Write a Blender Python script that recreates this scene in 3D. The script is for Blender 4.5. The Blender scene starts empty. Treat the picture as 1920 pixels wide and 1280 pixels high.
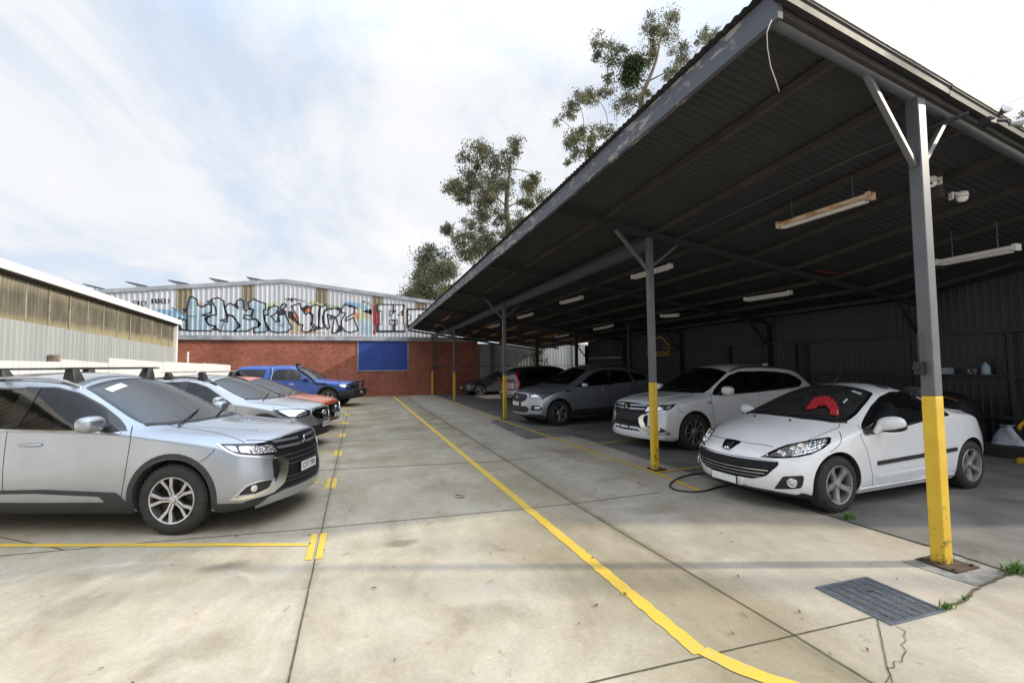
import bpy, bmesh, math, random
import numpy as np
from mathutils import Vector, Matrix
from mathutils.bvhtree import BVHTree
from mathutils.geometry import delaunay_2d_cdt
SC = bpy.context.scene; COL = SC.collection
R_ = math.radians
# ---------------------------------------------------------------- camera
F_, CAMH, ROLL = 860.0, 1.68, 0.011
PITCH, YAW = R_(2.98395), R_(18.5220)
fwd = Vector((math.sin(YAW)*math.cos(PITCH), math.cos(YAW)*math.cos(PITCH), math.sin(PITCH)))
rt0 = Vector((math.cos(YAW), -math.sin(YAW), 0)); up0 = rt0.cross(fwd)
rt = rt0*math.cos(ROLL) - up0*math.sin(ROLL); up = rt0*math.sin(ROLL) + up0*math.cos(ROLL)
cam = bpy.data.cameras.new('camera'); camo = bpy.data.objects.new('camera', cam); COL.objects.link(camo)
camo.matrix_world = Matrix(((rt.x, up.x, -fwd.x, 0), (rt.y, up.y, -fwd.y, 0), (rt.z, up.z, -fwd.z, CAMH), (0, 0, 0, 1)))
cam.sensor_width = 36; cam.lens = F_/1920*36; cam.clip_start = 0.05; cam.clip_end = 2000
SC.camera = camo
# ---------------------------------------------------------------- sky and sun
SUN = Vector((1.8, -0.62, 1.0)).normalized()
SUN_EL = math.asin(SUN.z); SUN_AZ = math.atan2(SUN.x, SUN.y)
wd = bpy.data.worlds.new('World'); SC.world = wd; wd.use_nodes = True
nt = wd.node_tree; nt.nodes.clear()
def wn(t, **k):
    n = nt.nodes.new(t)
    for a, b in k.items(): setattr(n, a, b)
    return n
def wm(op, a, b=None, clamp=False):
    n = wn('ShaderNodeMath', operation=op, use_clamp=clamp)
    for i, v in enumerate((a, b)):
        if v is None: continue
        if isinstance(v, (int, float)): n.inputs[i].default_value = v
        else: nt.links.new(v, n.inputs[i])
    return n.outputs[0]
sky = wn('ShaderNodeTexSky', sky_type='NISHITA', sun_disc=False, sun_elevation=SUN_EL, sun_rotation=SUN_AZ, dust_density=1.5, air_density=1.0)
bg = wn('ShaderNodeBackground'); bg.inputs[1].default_value = 0.1
out = wn('ShaderNodeOutputWorld')
tc = wn('ShaderNodeTexCoord'); sp = wn('ShaderNodeSeparateXYZ'); nt.links.new(tc.outputs['Generated'], sp.inputs[0])
zz = wm('MAXIMUM', wm('ADD', sp.outputs[2], 0.12), 0.05)
cx = wm('DIVIDE', sp.outputs[0], zz); cy = wm('DIVIDE', sp.outputs[1], zz)
cb = wn('ShaderNodeCombineXYZ'); nt.links.new(cx, cb.inputs[0]); nt.links.new(cy, cb.inputs[1])
mp = wn('ShaderNodeMapping'); nt.links.new(cb.outputs[0], mp.inputs[0])
mp.inputs['Rotation'].default_value = (0, 0, R_(38)); mp.inputs['Scale'].default_value = (1.0, 0.5, 1); mp.inputs['Location'].default_value = (0.35, 0.2, 0)
n1 = wn('ShaderNodeTexNoise'); n1.inputs['Scale'].default_value = 1.5; n1.inputs['Detail'].default_value = 9; n1.inputs['Roughness'].default_value = 0.62; n1.inputs['Distortion'].default_value = 0.5
nt.links.new(mp.outputs[0], n1.inputs['Vector'])
n2 = wn('ShaderNodeTexNoise'); n2.inputs['Scale'].default_value = 0.55; n2.inputs['Detail'].default_value = 5
nt.links.new(cb.outputs[0], n2.inputs['Vector'])
cr = wn('ShaderNodeValToRGB'); e = cr.color_ramp.elements; e[0].position = 0.40; e[0].color = (0, 0, 0, 1); e[1].position = 0.57; e[1].color = (1, 1, 1, 1)
mixn = wm('ADD', wm('MULTIPLY', n1.outputs['Fac'], 0.6), wm('MULTIPLY', n2.outputs['Fac'], 0.4))
# cloud thickens towards the right of the yard and towards the horizon
dirx = wm('ADD', wm('MULTIPLY', sp.outputs[0], 0.07), wm('MULTIPLY', wm('SUBTRACT', 0.55, sp.outputs[2]), 0.14))
nt.links.new(wm('ADD', wm('ADD', mixn, dirx), 0.045), cr.inputs[0])
ccol = wn('ShaderNodeMixRGB'); ccol.inputs[1].default_value = (5.2, 5.5, 6.0, 1); ccol.inputs[2].default_value = (6.6, 6.6, 6.65, 1)
cr2 = wn('ShaderNodeValToRGB'); cr2.color_ramp.elements[0].position = 0.42; cr2.color_ramp.elements[1].position = 0.62
nt.links.new(wm('ADD', mixn, wm('MULTIPLY', sp.outputs[0], 0.06)), cr2.inputs[0]); nt.links.new(cr2.outputs[0], ccol.inputs[0])
hz = wn('ShaderNodeMixRGB'); hz.inputs[0].default_value = 0.85; hz.inputs[2].default_value = (4.2, 5.1, 6.4, 1)
nt.links.new(sky.outputs[0], hz.inputs[1])
mx = wn('ShaderNodeMixRGB'); nt.links.new(cr.outputs[0], mx.inputs[0]); nt.links.new(hz.outputs[0], mx.inputs[1]); nt.links.new(ccol.outputs[0], mx.inputs[2])
# thin cloud lit up round the hidden sun
dp = wn('ShaderNodeVectorMath', operation='DOT_PRODUCT'); nt.links.new(tc.outputs['Generated'], dp.inputs[0]); dp.inputs[1].default_value = SUN
gl_ = wm('ADD', 1.0, wm('MULTIPLY', wm('POWER', wm('MAXIMUM', dp.outputs['Value'], 0.0), 5.0), 0.8))
zb_ = wm('POWER', wm('DIVIDE', wm('MAXIMUM', wm('SUBTRACT', sp.outputs[2], 0.52), 0.0), 0.48), 1.3)   # cloud is brightest overhead
gl_ = wm('MULTIPLY', gl_, wm('ADD', 1.0, wm('MULTIPLY', zb_, 2.1)))
gm_ = wn('ShaderNodeMixRGB', blend_type='MULTIPLY'); gm_.inputs[0].default_value = 1; nt.links.new(mx.outputs[0], gm_.inputs[1]); nt.links.new(gl_, gm_.inputs[2])
nt.links.new(gm_.outputs[0], bg.inputs[0]); nt.links.new(bg.outputs[0], out.inputs[0])
sl = bpy.data.lights.new('sun', 'SUN'); sl.energy = 2.7; sl.angle = R_(1.6); sl.color = (1.0, 0.90, 0.72)
so = bpy.data.objects.new('sun', sl); COL.objects.link(so); so.rotation_euler = SUN.to_track_quat('Z', 'Y').to_euler()
SC.view_settings.view_transform = 'Standard'; SC.view_settings.look = 'None'; SC.view_settings.gamma = 1; SC.view_settings.exposure = 0.62
SC.cycles.max_bounces = 8; SC.cycles.transparent_max_bounces = 12; SC.cycles.caustics_reflective = False; SC.cycles.caustics_refractive = False
SC.cycles.sample_clamp_indirect = 6
# ---------------------------------------------------------------- helpers
def ray(x, y):
    u, v = x-960, -(y-640); c, s = math.cos(-ROLL), math.sin(-ROLL)
    return fwd*F_ + rt0*(u*c-v*s) + up0*(u*s+v*c)
CAMP = Vector((0, 0, CAMH))
def onY(x, y, Y):
    d = ray(x, y); return CAMP + d*(Y/d.y)
def onX(x, y, X):
    d = ray(x, y); return CAMP + d*(X/d.x)
def onZ(x, y, Z=0):
    d = ray(x, y); return CAMP + d*((Z-CAMH)/d.z)
class MB:
    def __init__(s): s.v = []; s.f = []
    def add(s, v, f):
        b = len(s.v); s.v += [tuple(p) for p in v]; s.f += [tuple(b+i for i in q) for q in f]; return s
    def box(s, x0, x1, y0, y1, z0, z1, M=None):
        v = [Vector(p) for p in ((x0,y0,z0),(x1,y0,z0),(x1,y1,z0),(x0,y1,z0),(x0,y0,z1),(x1,y0,z1),(x1,y1,z1),(x0,y1,z1))]
        if M: v = [M @ p for p in v]
        return s.add(v, [(3,2,1,0),(4,5,6,7),(0,1,5,4),(1,2,6,5),(2,3,7,6),(3,0,4,7)])
    def beam(s, a, b, w, h, upv=(0,0,1)):
        a, b = Vector(a), Vector(b); d = (b-a).normalized(); u = Vector(upv); r = d.cross(u).normalized(); u = r.cross(d)
        v = []
        for p in (a, b): v += [p-r*w/2-u*h/2, p+r*w/2-u*h/2, p+r*w/2+u*h/2, p-r*w/2+u*h/2]
        return s.add(v, [(3,2,1,0),(4,5,6,7),(0,1,5,4),(1,2,6,5),(2,3,7,6),(3,0,4,7)])
    def tube(s, pts, r, n=8, caps=True):
        pts = [Vector(p) for p in pts]; rr = r if isinstance(r, (list, tuple)) else [r]*len(pts)
        b = len(s.v); ref = None
        for i, p in enumerate(pts):
            d = (pts[min(i+1, len(pts)-1)]-pts[max(i-1, 0)]).normalized()
            if ref is None: ref = d.orthogonal().normalized()
            ref = (ref - d*ref.dot(d)); ref = ref.normalized() if ref.length > 1e-6 else d.orthogonal().normalized()
            q = d.cross(ref)
            for k in range(n):
                t = 2*math.pi*k/n; s.v.append(tuple(p + (ref*math.cos(t)+q*math.sin(t))*rr[i]))
        for i in range(len(pts)-1):
            for k in range(n):
                a, c = b+i*n+k, b+i*n+(k+1) % n; s.f.append((a, c, c+n, a+n))
        if caps:
            s.f.append(tuple(b+k for k in reversed(range(n)))); e = b+(len(pts)-1)*n; s.f.append(tuple(e+k for k in range(n)))
        return s
    def lathe(s, prof, n=32, M=None):   # prof: (r, h) about z; open ends unless r==0
        b = len(s.v); M = M or Matrix()
        for r, h in prof:
            for k in range(n):
                t = 2*math.pi*k/n; s.v.append(tuple(M @ Vector((r*math.cos(t), r*math.sin(t), h))))
        for i in range(len(prof)-1):
            for k in range(n):
                a, c = b+i*n+k, b+i*n+(k+1) % n; s.f.append((a, c, c+n, a+n))
        return s
    def prism(s, poly, h0, h1, M=None):  # poly in xy, extruded in z
        M = M or Matrix(); n = len(poly)
        v = [M @ Vector((p[0], p[1], h0)) for p in poly] + [M @ Vector((p[0], p[1], h1)) for p in poly]
        return s.add(v, [tuple(reversed(range(n))), tuple(range(n, 2*n))] + [(i, (i+1) % n, n+(i+1) % n, n+i) for i in range(n)])
    def blob(s, c, r, M=None, nu=14, nv=8, p=2.0):   # superellipsoid
        b = len(s.v); c = Vector(c); M = M or Matrix()
        f = lambda a: math.copysign(abs(a)**(2/p), a)
        for j in range(1, nv):
            ph = -math.pi/2+math.pi*j/nv
            for k in range(nu):
                t = 2*math.pi*k/nu
                s.v.append(tuple(c + M @ Vector((r[0]*f(math.cos(ph))*f(math.cos(t)), r[1]*f(math.cos(ph))*f(math.sin(t)), r[2]*f(math.sin(ph))))))
        lo, hi = len(s.v), len(s.v)+1
        s.v.append(tuple(c + M @ Vector((0, 0, -r[2])))); s.v.append(tuple(c + M @ Vector((0, 0, r[2]))))
        for j in range(nv-2):
            for k in range(nu):
                a, d = b+j*nu+k, b+j*nu+(k+1) % nu; s.f.append((a, d, d+nu, a+nu))
        e = b+(nv-2)*nu
        for k in range(nu):
            s.f.append((lo, b+(k+1) % nu, b+k)); s.f.append((hi, e+k, e+(k+1) % nu))
        return s
    def build(s, name, mat, parent=None, smooth=False, bevel=0, fix=True):
        me = bpy.data.meshes.new(name); me.from_pydata(s.v, [], s.f)
        if fix:
            bm = bmesh.new(); bm.from_mesh(me); bmesh.ops.recalc_face_normals(bm, faces=bm.faces)
            if bevel: bmesh.ops.bevel(bm, geom=bm.edges[:], offset=bevel, segments=2, profile=0.5, affect='EDGES')
            bm.to_mesh(me); bm.free()
        if smooth:
            me.shade_smooth()
            if smooth is not True: me.set_sharp_from_angle(angle=R_(smooth))
        me.materials.append(mat); o = bpy.data.objects.new(name, me); COL.objects.link(o)
        if parent: o.parent = parent
        return o
def tag(o, label=None, cat=None, group=None, kind=None):
    if label: o['label'] = label
    if cat: o['category'] = cat
    if group: o['group'] = group
    if kind: o['kind'] = kind
    return o
def thing(name, label, cat, loc=(0, 0, 0), rz=0, group=None):
    o = bpy.data.objects.new(name, None); COL.objects.link(o); o.location = loc; o.rotation_euler = (0, 0, rz); o.empty_display_size = 0.2
    return tag(o, label, cat, group)
def copy_tree(o, parent=None):
    c = o.copy(); COL.objects.link(c)
    if parent: c.parent = parent
    for ch in list(o.children): copy_tree(ch, c)
    return c
# ---------------------------------------------------------------- materials
class NT:
    def __init__(s, name):
        s.m = bpy.data.materials.new(name); s.m.use_nodes = True; s.t = s.m.node_tree; s.b = s.t.nodes['Principled BSDF']; s.tc = None
    def n(s, t, **k):
        x = s.t.nodes.new(t)
        for a, b in k.items(): setattr(x, a, b)
        return x
    def lk(s, a, b): s.t.links.new(a, b)
    def co(s, scale=(1, 1, 1), rot=(0, 0, 0), src='Object'):
        if s.tc is None: s.tc = s.n('ShaderNodeTexCoord')
        m = s.n('ShaderNodeMapping'); s.lk(s.tc.outputs[src], m.inputs[0]); m.inputs['Scale'].default_value = scale; m.inputs['Rotation'].default_value = rot; return m.outputs[0]
    def noise(s, scale, detail=4, rough=0.55, vec=None, dist=0):
        x = s.n('ShaderNodeTexNoise'); x.inputs['Scale'].default_value = scale; x.inputs['Detail'].default_value = detail; x.inputs['Roughness'].default_value = rough; x.inputs['Distortion'].default_value = dist
        s.lk(vec if vec is not None else s.co(), x.inputs['Vector']); return x.outputs['Fac']
    def ramp(s, fac, *st):
        x = s.n('ShaderNodeValToRGB'); el = x.color_ramp.elements
        while len(el) < len(st): el.new(0.5)
        for q, (p, c) in zip(el, st): q.position = p; q.color = (*c, 1) if not isinstance(c, (int, float)) else (c, c, c, 1)
        s.lk(fac, x.inputs[0]); return x.outputs[0]
    def mix(s, fac, a, b, mode='MIX'):
        x = s.n('ShaderNodeMixRGB', blend_type=mode)
        for i, v in enumerate((fac, a, b)):
            if isinstance(v, (int, float)): x.inputs[i].default_value = v if i == 0 else (v, v, v, 1)
            elif isinstance(v, tuple): x.inputs[i].default_value = (*v, 1)
            else: s.lk(v, x.inputs[i])
        return x.outputs[0]
    def math(s, op, a, b=None, clamp=False):
        x = s.n('ShaderNodeMath', operation=op, use_clamp=clamp)
        for i, v in enumerate((a, b)):
            if v is None: continue
            if isinstance(v, (int, float)): x.inputs[i].default_value = v
            else: s.lk(v, x.inputs[i])
        return x.outputs[0]
    def set(s, **k):
        for a, v in k.items():
            i = s.b.inputs[a.replace('_', ' ')]
            if isinstance(v, tuple): i.default_value = (*v, 1) if len(v) == 3 else v
            elif isinstance(v, (int, float)): i.default_value = v
            else: s.lk(v, i)
        return s
    def bump(s, h, strength=0.3, dist=0.01):
        x = s.n('ShaderNodeBump'); x.inputs['Strength'].default_value = strength; x.inputs['Distance'].default_value = dist
        s.lk(h, x.inputs['Height']); s.lk(x.outputs[0], s.b.inputs['Normal']); return s
def simple(name, col, rough=0.5, metal=0.0, var=0.12, scale=8, coat=0, bump=0, spec=0.5):
    t = NT(name); f = t.noise(scale, 5)
    t.set(Base_Color=t.mix(1.0, col, t.ramp(f, (0.3, 1-var), (0.7, 1+var)), 'MULTIPLY'), Roughness=t.math('ADD', t.math('MULTIPLY', t.math('SUBTRACT', f, 0.5), 0.25), rough, True), Metallic=metal, Coat_Weight=coat, Specular_IOR_Level=spec)
    if bump: t.bump(t.noise(scale*6, 4), bump)
    return t.m
def paint(name, col, metal=0.0, rough=0.35):
    t = NT(name); f = t.noise(3.0, 6, 0.6); g = t.noise(900, 1)
    c = t.mix(1.0, col, t.ramp(f, (0.3, 0.93), (0.7, 1.04)), 'MULTIPLY')
    if metal: c = t.mix(1.0, c, t.ramp(g, (0.3, 0.9), (0.7, 1.1)), 'MULTIPLY')
    t.set(Base_Color=c, Metallic=metal, Roughness=rough, Coat_Weight=1.0, Coat_Roughness=t.ramp(f, (0.35, 0.015), (0.75, 0.06)), Coat_IOR=1.5)
    return t.m
def glass(name, tint=(0.5, 0.55, 0.55), alpha=0.35, rough=0.02, ior=1.62, dust=0.012):
    m = bpy.data.materials.new(name); m.use_nodes = True; t = m.node_tree; t.nodes.clear()
    o = t.nodes.new('ShaderNodeOutputMaterial'); mixs = t.nodes.new('ShaderNodeMixShader'); tr = t.nodes.new('ShaderNodeBsdfTransparent'); gl = t.nodes.new('ShaderNodeBsdfGlossy')
    fr = t.nodes.new('ShaderNodeFresnel'); fr.inputs[0].default_value = ior
    tr.inputs[0].default_value = (tint[0]*alpha**.7, tint[1]*alpha**.7, tint[2]*alpha**.7, 1); gl.inputs['Roughness'].default_value = rough
    no = t.nodes.new('ShaderNodeTexNoise'); no.inputs['Scale'].default_value = 2.2
    co = t.nodes.new('ShaderNodeTexCoord'); t.links.new(co.outputs['Object'], no.inputs['Vector'])
    bp = t.nodes.new('ShaderNodeBump'); bp.inputs['Strength'].default_value = 0.03; bp.inputs['Distance'].default_value = 0.05; t.links.new(no.outputs[0], bp.inputs['Height']); t.links.new(bp.outputs[0], gl.inputs['Normal'])
    t.links.new(fr.outputs[0], mixs.inputs[0]); t.links.new(tr.outputs[0], mixs.inputs[1]); t.links.new(gl.outputs[0], mixs.inputs[2]); df = t.nodes.new('ShaderNodeBsdfDiffuse'); df.inputs[0].default_value = (.42, .43, .42, 1); m2 = t.nodes.new('ShaderNodeMixShader'); n3 = t.nodes.new('ShaderNodeTexNoise'); n3.inputs['Scale'].default_value = 9; n3.inputs['Detail'].default_value = 6
    t.links.new(co.outputs['Object'], n3.inputs['Vector']); mu = t.nodes.new('ShaderNodeMath'); mu.operation = 'MULTIPLY'; t.links.new(n3.outputs[0], mu.inputs[0]); mu.inputs[1].default_value = dust*2; t.links.new(mu.outputs[0], m2.inputs[0])
    t.links.new(mixs.outputs[0], m2.inputs[1]); t.links.new(df.outputs[0], m2.inputs[2]); t.links.new(m2.outputs[0], o.inputs[0]); return m
M = {}
def ground_mat():
    t = NT('concrete'); big = t.noise(0.35, 5, 0.6); mid = t.noise(1.6, 6, 0.65, t.co((1, 0.55, 1)), 0.6); fine = t.noise(38, 3)
    sep = t.n('ShaderNodeSeparateXYZ'); t.lk(t.co(), sep.inputs[0]); X, Y = sep.outputs[0], sep.outputs[1]
    c = t.ramp(mid, (0.30, (0.41, 0.35, 0.255)), (0.45, (0.51, 0.462, 0.37)), (0.60, (0.58, 0.535, 0.445)), (0.76, (0.54, 0.465, 0.355)))
    # poured strip right of the long joint is greyer
    c = t.mix(t.math('MULTIPLY', t.math('GREATER_THAN', X, 2.52), 0.65), c, t.ramp(mid, (0.3, (0.43, 0.395, 0.345)), (0.7, (0.56, 0.52, 0.465))))
    # olive algae along the long joint and between the joints farther back
    d = t.math('ABSOLUTE', t.math('SUBTRACT', X, 2.15)); al = t.math('MULTIPLY', t.ramp(d, (0.25, 1.0), (0.95, 0.0)), t.ramp(big, (0.36, 0.30), (0.58, 1.0)))
    far = t.math('MULTIPLY', t.math('LESS_THAN', X, 2.52), t.ramp(t.math('DIVIDE', Y, 30), (0.12, 0.0), (0.42, 1.0)))
    al = t.math('MAXIMUM', t.math('MULTIPLY', al, 0.85), t.math('MULTIPLY', far, t.ramp(t.noise(0.9, 6, 0.65), (0.34, 0.25), (0.58, 1.0))))
    c = t.mix(al, c, (0.275, 0.235, 0.145))
    for x0, k in ((2.52, .42), (-.35, .28)):   # moss creeping out of the long joints
        jm = t.math('ADD', t.math('ABSOLUTE', t.math('SUBTRACT', X, x0)), t.math('MULTIPLY', t.math('SUBTRACT', t.noise(3.5, 5, .65), .5), .16)); c = t.mix(t.math('MULTIPLY', t.ramp(jm, (0.0, 1.0), (.085, 0.0)), k), c, (.13, .115, .065))
    st = t.ramp(t.noise(0.9, 3, 0.5, t.co((1, 0.6, 1))), (0.56, 0.0), (0.70, 0.75)); c = t.mix(st, c, (0.40, 0.335, 0.235))
    sp = t.ramp(t.noise(7, 2), (0.68, 0.0), (0.74, 0.45)); c = t.mix(sp, c, (0.27, 0.21, 0.12))
    for (sx, sy, sr, k) in ((-1.09, 4.57, .20, .75), (.41, 4.58, .17, .75), (-1.9, 4.2, .3, .35), (.9, 3.1, .35, .35), (1.2, 6.4, .5, .35), (.2, 8.9, .7, .3), (3.2, 4.6, .35, .35), (3.5, 6.0, .4, .3), (-.9, 3.3, .35, .3), (2.9, 3.3, .22, .35), (3.9, 8.2, .6, .3), (1.0, 12.5, .9, .35), (4.2, 3.6, .3, .3)):
        dd = t.math('SQRT', t.math('ADD', t.math('POWER', t.math('SUBTRACT', X, sx), 2), t.math('POWER', t.math('MULTIPLY', t.math('SUBTRACT', Y, sy), 1.5), 2)))
        mk = t.math('ADD', t.math('DIVIDE', dd, sr), t.math('MULTIPLY', t.math('SUBTRACT', mid, .5), 2.2)); c = t.mix(t.math('MULTIPLY', t.ramp(mk, (.35, 1.0), (1.05, 0.0)), k), c, (.20, .165, .115))
    for (sx, sy, sr, a0) in ((-2.2, 3.2, 1.75, .02), (-2.6, 5.4, 1.3, .02), (.6, 8.7, .9, .03)):   # pale tyre scuffs
        dd = t.math('SQRT', t.math('ADD', t.math('POWER', t.math('SUBTRACT', X, sx), 2), t.math('POWER', t.math('SUBTRACT', Y, sy), 2)))
        mk = t.math('MULTIPLY', t.ramp(t.math('ABSOLUTE', t.math('SUBTRACT', dd, sr)), (0.0, 1.0), (a0*2.2, 0.0)), t.ramp(t.noise(1.3, 3), (.50, 0.0), (.62, .55))); c = t.mix(mk, c, (.66, .64, .60))
    wet = t.ramp(t.noise(0.55, 4, 0.6, t.co((0.6, 1.2, 1))), (0.50, 0.0), (0.68, 0.5)); c = t.mix(wet, c, (0.36, 0.34, 0.315))
    c = t.mix(1.0, c, t.ramp(fine, (0.3, 0.92), (0.7, 1.06)), 'MULTIPLY'); c = t.mix(1.0, c, t.ramp(t.noise(4.5, 6, .7, t.co((1, .7, 1)), .8), (.32, .88), (.68, 1.08)), 'MULTIPLY'); sp2 = t.ramp(t.noise(95, 2, .5), (.70, 0.0), (.76, .5)); c = t.mix(sp2, c, (.16, .14, .11)); dr = t.n('ShaderNodeTexVoronoi'); dr.inputs['Scale'].default_value = 3.2; t.lk(t.co(), dr.inputs['Vector']); c = t.mix(t.math('MULTIPLY', t.ramp(dr.outputs['Distance'], (.035, 1.0), (.07, 0.0)), t.ramp(t.noise(.6, 2), (.50, 0.0), (.60, .6))), c, (.22, .17, .10)); c = t.mix(1.0, c, (.83, .808, .768), 'MULTIPLY')
    t.set(Base_Color=c, Roughness=t.ramp(mid, (0.3, 0.62), (0.7, 0.85)), Specular_IOR_Level=0.35)
    # fan-shaped trowel marks
    vo = t.n('ShaderNodeTexVoronoi'); vo.inputs['Scale'].default_value = 1.7; t.lk(t.co(), vo.inputs['Vector'])
    sn = t.math('SINE', t.math('MULTIPLY', t.math('ADD', vo.outputs['Distance'], t.math('MULTIPLY', t.noise(5, 3), 0.30)), 170))
    h = t.math('ADD', t.math('MULTIPLY', t.math('MULTIPLY', sn, t.ramp(t.noise(1.1, 3), (0.42, 0.05), (0.62, 0.6))), 0.5), t.math('MULTIPLY', fine, 1.6)); t.bump(h, 0.16, 0.004); return t.m
def corr_mat(name, c0, c1, streak, rough=0.5, metal=0.0, sc=1.0):
    t = NT(name); s1 = t.noise(2.2*sc, 5, 0.6, t.co((1, 1, 0.12))); s2 = t.noise(9*sc, 4, 0.6, t.co((1, 1, 0.05)))
    c = t.ramp(s1, (0.3, c0), (0.7, c1)); c = t.mix(t.ramp(s2, (0.56, 0.0), (0.75, 0.55)), c, streak)
    t.set(Base_Color=c, Roughness=rough, Metallic=metal); return t.m
M['concrete'] = ground_mat()
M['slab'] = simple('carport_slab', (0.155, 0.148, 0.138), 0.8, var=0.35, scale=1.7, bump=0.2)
M['groove'] = simple('joint_dirt', (0.085, 0.075, 0.045), 0.9, var=0.5, scale=12)
def ymark():
    t = NT('yellow_marking'); f = t.noise(26, 6, 0.7); g = t.noise(2.5, 4)
    c = t.mix(t.ramp(g, (0.35, 0.0), (0.75, 0.5)), (0.68, 0.46, 0.055), (0.55, 0.38, 0.06)); c = t.mix(t.ramp(t.math('ADD', f, t.math('MULTIPLY', t.math('SUBTRACT', g, .5), .5)), (0.56, 0.0), (0.70, 0.85)), c, (0.42, 0.37, 0.26))
    t.set(Base_Color=c, Roughness=0.7); return t.m
M['ymark'] = ymark()
def yp():
    t = NT('yellow_post_paint'); f = t.noise(5, 5); g = t.noise(11, 7, .75); sep = t.n('ShaderNodeSeparateXYZ'); t.lk(t.co(), sep.inputs[0])
    low = t.ramp(sep.outputs[2], (.05, .16), (.9, .0)); ch = t.ramp(t.math('ADD', g, low), (.69, 0.0), (.72, 1.0)); c = t.ramp(f, (.3, (.64, .41, .028)), (.7, (.74, .49, .04)))
    c = t.mix(t.ramp(t.noise(2.2, 5, .6, t.co((1, 1, .3))), (.52, 0.0), (.75, .35)), c, (.42, .28, .05)); t.set(Base_Color=t.mix(t.math('MULTIPLY', ch, .75), c, (.10, .07, .045)), Roughness=.48); return t.m
M['ypost'] = yp()
def steelgrey():
    t = NT('grey_steel_paint'); f = t.noise(5, 6, 0.6); t.set(Base_Color=t.ramp(f, (0.3, (0.062, 0.066, 0.078)), (0.7, (0.090, 0.094, 0.106))), Roughness=0.42, Specular_IOR_Level=0.9); return t.m
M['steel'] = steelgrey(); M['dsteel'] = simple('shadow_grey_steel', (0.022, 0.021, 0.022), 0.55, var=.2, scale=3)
def fasc():
    t = NT('peeling_fascia_paint'); f = t.noise(7, 7, 0.7, t.co((1, 0.5, 1.6))); g = t.noise(0.6, 3)
    pe = t.ramp(t.math('ADD', f, t.math('MULTIPLY', t.math('SUBTRACT', g, 0.5), 0.35)), (0.535, 0.0), (0.575, 1.0))
    t.set(Base_Color=t.mix(pe, (0.072, 0.079, 0.098), (0.27, 0.245, 0.22)), Roughness=0.6); t.bump(pe, -0.3, 0.004); return t.m
M['fascia'] = fasc()
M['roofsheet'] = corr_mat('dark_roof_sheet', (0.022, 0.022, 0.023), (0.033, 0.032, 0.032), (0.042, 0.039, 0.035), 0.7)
M['purlin'] = simple('dark_timber', (0.042, 0.038, 0.035), 0.7, var=0.3, scale=4)
M['rtimber'] = simple('raw_orange_timber_lit', (0.42, 0.19, 0.06), 0.7, var=0.25, scale=4)  # raw timber, colour brightened for light leaking through the roof
M['backwall'] = corr_mat('charcoal_wall_sheet', (0.022, 0.023, 0.026), (0.034, 0.035, 0.040), (0.020, 0.019, 0.019), 0.5)
M['gutter'] = simple('galvanised_gutter', (0.40, 0.40, 0.40), 0.33, 0.85, var=0.2, scale=3)
M['zinc'] = corr_mat('zinc_sheet', (0.52, 0.54, 0.57), (0.66, 0.67, 0.70), (0.47, 0.43, 0.40), 0.42, 0.25)
M['tanpanel'] = corr_mat('tan_fibreglass', (0.20, 0.17, 0.115), (0.30, 0.26, 0.17), (0.14, 0.11, 0.07), 0.6)
M['flash'] = simple('grey_flashing', (0.36, 0.38, 0.41), 0.45, 0.4, var=0.25, scale=2)
def brickm():
    t = NT('red_brick'); b = t.n('ShaderNodeTexBrick'); m = t.co((1, 1, 1), (R_(90), 0, 0)); t.lk(m, b.inputs['Vector'])
    b.inputs['Scale'].default_value = 1; b.inputs['Brick Width'].default_value = 0.24; b.inputs['Row Height'].default_value = 0.086; b.inputs['Mortar Size'].default_value = 0.007; b.inputs['Mortar Smooth'].default_value = 0.2; b.inputs['Bias'].default_value = -0.1
    b.inputs['Color1'].default_value = (0.29, 0.078, 0.045, 1); b.inputs['Color2'].default_value = (0.38, 0.118, 0.068, 1); b.inputs['Mortar'].default_value = (0.25, 0.17, 0.13, 1)
    f = t.noise(0.7, 5); c = t.mix(1.0, b.outputs['Color'], t.ramp(f, (0.35, 0.78), (0.65, 1.12)), 'MULTIPLY'); c = t.mix(1.0, c, t.ramp(t.noise(9, 3), (0.3, 0.8), (0.7, 1.15)), 'MULTIPLY')
    t.set(Base_Color=c, Roughness=0.85); t.bump(b.outputs['Fac'], -0.4, 0.006); return t.m
M['brick'] = brickm()
M['blueboard'] = simple('blue_board', (0.018, 0.055, 0.27), 0.5, var=0.1, scale=3)
M['whitemetal'] = corr_mat('white_sheet', (0.56, 0.57, 0.58), (0.66, 0.66, 0.67), (0.50, 0.50, 0.49), 0.45)
M['whitepaint'] = simple('white_paint', (0.80, 0.80, 0.79), 0.5, var=0.04)
M['shedlow'] = corr_mat('old_pale_sheet', (0.25, 0.275, 0.285), (0.36, 0.38, 0.38), (0.32, 0.27, 0.15), 0.55, 0.1)
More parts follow.
